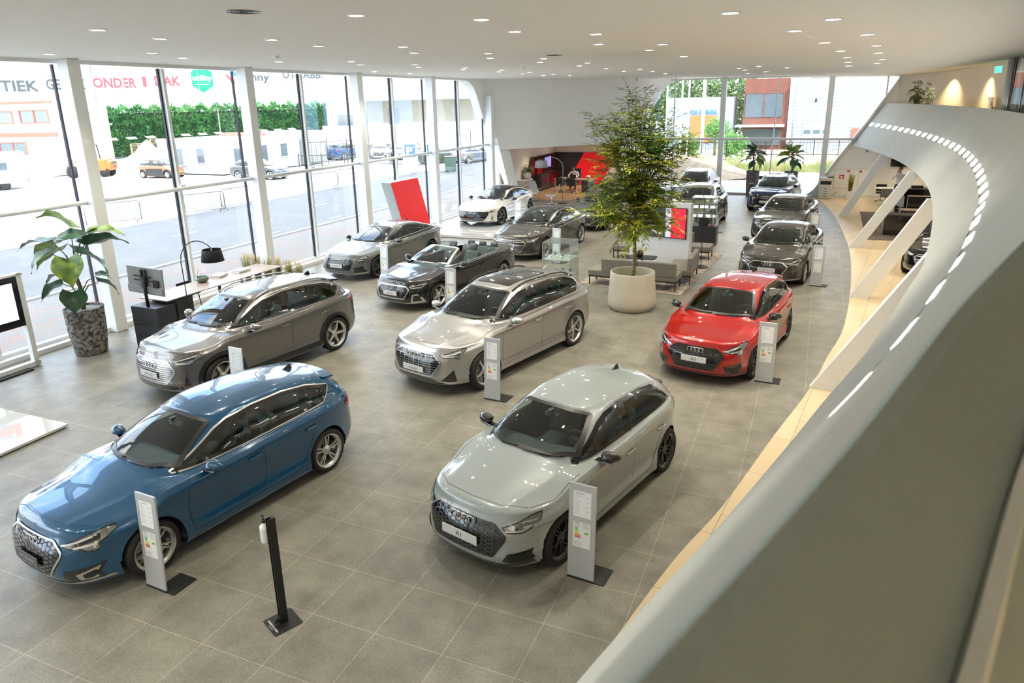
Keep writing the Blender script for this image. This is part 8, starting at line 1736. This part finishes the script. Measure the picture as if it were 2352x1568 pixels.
def head(par,c,rz,tilt=0.,hair=True,m_=None,s=1.):
    T=Matrix.Translation(c)@Matrix.Rotation(rz,4,'Z')@Matrix.Rotation(tilt,4,'X')     # face looks to -Y
    q=MB(); b=bmesh.new(); bmesh.ops.create_uvsphere(b,u_segments=28,v_segments=20,radius=1)
    for v in b.verts:
        x,y,z=v.co; w=1.0
        if z<0: w=1-.30*(-z)**1.3
        yy=y*(1.0 if y>0 else .96); v.co=Vector((x*.076*w,yy*.098*(w if y>0 else (w*.5+.5)),z*.115))
        n=math.exp(-((x/.16)**2+((z+.10)/.22)**2)) if y<0 else 0; v.co.y-=.022*n                       # nose
        e=(math.exp(-(((abs(x)-.38)/.17)**2+((z-.08)/.12)**2))) if y<0 else 0; v.co.y+=.010*e           # eye sockets
        ch=math.exp(-((x/.3)**2+((z+.82)/.2)**2)) if y<0 else 0; v.co.y-=.010*ch
        ls=math.exp(-((x/.28)**2+((z+.45)/.07)**2)) if y<0 else 0; v.co.y-=.006*ls
    b.verts.index_update(); q._add([T@(v.co*s) for v in b.verts],[[v.index for v in f.verts] for f in b.faces]); b.free()
    for sx in (-1,1): q.ell(tuple(T@Vector((sx*.078*s,.005,-.005))),(.012*s,.026*s,.034*s),8,6,M=Matrix.Rotation(rz,4,'Z'))
    for f in q.bm.faces: f.smooth=True
    h=q.build('head',m_ or M_skin,par)
    q=MB()
    for sx in (-1,1): q.ell(tuple(T@Vector((sx*.030*s,-.088*s,.010*s))),(.012*s,.005*s,.007*s),8,6)
    q.build('eyes',M_shiny,h); q=MB(); 
    for sx in (-1,1): q.ell(tuple(T@Vector((sx*.030*s,-.093*s,.010*s))),(.005*s,.003*s,.005*s),8,6); q.ell(tuple(T@Vector((sx*.030*s,-.090*s,.030*s))),(.018*s,.005*s,.004*s),8,5)
    q.build('brows_and_pupils',M_hair,h); q=MB(); q.ell(tuple(T@Vector((0,-.093*s,-.052*s))),(.024*s,.006*s,.006*s),10,5); q.build('mouth',mat('lips',(.35,.13,.11),rough=.5,noise=.05),h)
    if hair:
        q=MB(); b=bmesh.new(); bmesh.ops.create_uvsphere(b,u_segments=24,v_segments=16,radius=1); dl=[v for v in b.verts if v.co.z<-.25 or (v.co.y<-.35 and v.co.z<.52)]
        bmesh.ops.delete(b,geom=dl,context='VERTS')
        for v in b.verts: v.co=Vector((v.co.x*.083,v.co.y*.106,v.co.z*.124+.004))
        b.verts.index_update(); q._add([T@(v.co*s) for v in b.verts],[[v.index for v in f.verts] for f in b.faces]); b.free(); q.build('hair',M_hair,h,smooth=True)
    return h
def hand(par,wrist,dirv,palm_n,curl=.6,s=1.,side=1,name='hand'):
    """palm, four separate fingers and a thumb"""
    w=Vector(wrist); d=Vector(dirv).normalized(); n=Vector(palm_n); n=(n-d*n.dot(d)).normalized(); x=d.cross(n)*side
    J=[(w,.024*s),(w+d*.04*s,(.036*s,.018*s)),(w+d*.085*s,(.038*s,.016*s))]; E=[(0,1),(1,2)]
    o=skin_mesh(name,[(tuple(a),b) for a,b in J],E,M_skin,par)
    for k,(off,l) in enumerate(((-.030,.070),(-.010,.080),(.011,.074),(.030,.058))):
        p=w+d*.085*s+x*off*s; pts=[p-d*.02*s]; c=curl*(1+.1*k); dd=d.copy()
        for q_,f in enumerate((.42,.32,.26)): pts.append(pts[-1]+dd*(l*f+(.02 if q_==0 else 0))*s); dd=(dd*math.cos(c)+n*math.sin(c)).normalized()
        skin_mesh('finger',[(tuple(a),.0088*s*(1-.10*i)) for i,a in enumerate(pts)],[(0,1),(1,2),(2,3)],M_skin,o,sub=1)
    p=w+d*.025*s-x*.028*s; a=p+(-x*.7+d*.6+n*.3).normalized()*.035*s; b_=a+(d*.8-x*.2+n*.5).normalized()*.03*s; skin_mesh('thumb',[(tuple(p),.012*s),(tuple(a),.0105*s),(tuple(b_),.008*s)],[(0,1),(1,2)],M_skin,o,sub=1)
    return o
# standing man on the phone
P=empty('person',(3.52,37.6,0),0,'man in a white shirt standing by the round table talking on a phone','person')
J=[((0,0,.96),(.155,.105)),((0,0,1.12),(.15,.10)),((0,.0,1.30),(.175,.11)),((0,.01,1.42),(.12,.085)),((0,.0,1.50),.055),((0,-.01,1.56),.052),
   ((-.19,0,1.40),.058),((-.33,-.06,1.18),.044),((-.20,-.22,1.38),.034),((-.13,-.20,1.50),.026),
   ((.19,.01,1.40),.058),((.28,.03,1.14),.044),((.27,-.10,.92),.034),((.26,-.13,.86),.026),
   ((-.10,0,.88),.095),((-.12,-.02,.50),.062),((-.13,.02,.10),.042),((-.13,-.12,.04),.036),
   ((.10,0,.88),.095),((.13,-.01,.50),.062),((.15,.04,.10),.042),((.17,-.10,.04),.036)]
E_=[(0,1),(1,2),(2,3),(3,4),(4,5),(2,6),(6,7),(7,8),(8,9),(2,10),(10,11),(11,12),(12,13),(0,14),(14,15),(15,16),(16,17),(0,18),(18,19),(19,20),(20,21)]
bd=skin_mesh('body',J,E_,M_shirt,P)
bd.data.materials.append(M_trou); bd.data.materials.append(M_skin)
for p in bd.data.polygons:
    z=p.center.z; p.material_index=1 if z<.965 else (2 if (z>1.475 and abs(p.center.x)<.075 and p.center.y>-.12) else 0)
head(P,(0,-.02,1.67),R_(-50),.05); hand(P,(-.13,-.20,1.50),(.35,.45,.85),(.6,.6,-.3),.75,1.,1); hand(P,(.26,-.13,.87),(-.05,-.15,-1),(-1,0,0),.4,1.,-1)
q=MB(); q.box((0,0,0),(.012,.065,.14),M=Matrix.Rotation(.5,4,'X'),bev=.004); o=q.build('mobile_phone',M_blkm,None,(3.52-.095,37.6-.10,1.62)); tag(o,'black phone held to the ear of the standing man','phone')
q=MB(); A=[]
for k in range(9):
    a=k/8; A.append((Vector((.18+.02*math.sin(k*1.3),-.16-.01*k,1.08-.0*a)),Vector((.30-.25*a*0-.03*k+.02*math.sin(k),-.17,.62+.03*math.sin(k*2)))))
q.build('tmp',M_trou); bpy.data.objects.remove(bpy.data.objects['tmp'])
q=MB(); q.tube([(.27,-.06,.98),(.28,-.10,.86),(.26,-.12,.66),(.24,-.11,.50)],[.06,.10,.11,.09],12); o=q.build('draped_jacket',M_trou,None,(3.52,37.6,0)); tag(o,'dark jacket hanging over the lowered arm of the standing man','jacket')
# seated man leaning over his laptop
P=empty('person',(-13.05,39.92,0),0,'man in a white shirt bent over a laptop at the niche desk','person')
J=[((0,0,.56),(.15,.11)),((0,-.06,.74),(.14,.10)),((0,-.16,.96),(.17,.11)),((0,-.23,1.07),(.11,.08)),((0,-.30,1.13),.055),((0,-.34,1.17),.05),
   ((-.19,-.18,1.04),.056),((-.30,-.36,.84),.043),((-.16,-.62,.80),.033),((-.10,-.68,.80),.025),((.19,-.18,1.04),.056),((.32,-.34,.84),.043),((.28,-.62,.80),.033),((.24,-.68,.80),.025),
   ((-.11,-.05,.54),.09),((-.15,-.46,.54),.066),((-.15,-.50,.12),.042),((-.15,-.64,.05),.036),((.11,-.05,.54),.09),((.15,-.46,.54),.066),((.15,-.50,.12),.042),((.15,-.64,.05),.036)]
bd=skin_mesh('body',J,E_,M_shirt,P); bd.data.materials.append(M_trou); bd.data.materials.append(M_skin)
for p in bd.data.polygons:
    z=p.center.z; y=p.center.y; p.material_index=1 if (z<.63 and y>-.8 and (z<.60 or abs(p.center.x)<.2)) and z<.62 else (2 if (z>1.12 and abs(p.center.x)<.07) else 0)
head(P,(0,-.39,1.27),0,R_(32)); hand(P,(-.10,-.68,.80),(.25,-1,-.1),(0,0,-1),.35,1.,1); hand(P,(.24,-.68,.80),(-.35,-1,-.1),(0,0,-1),.35,1.,-1)
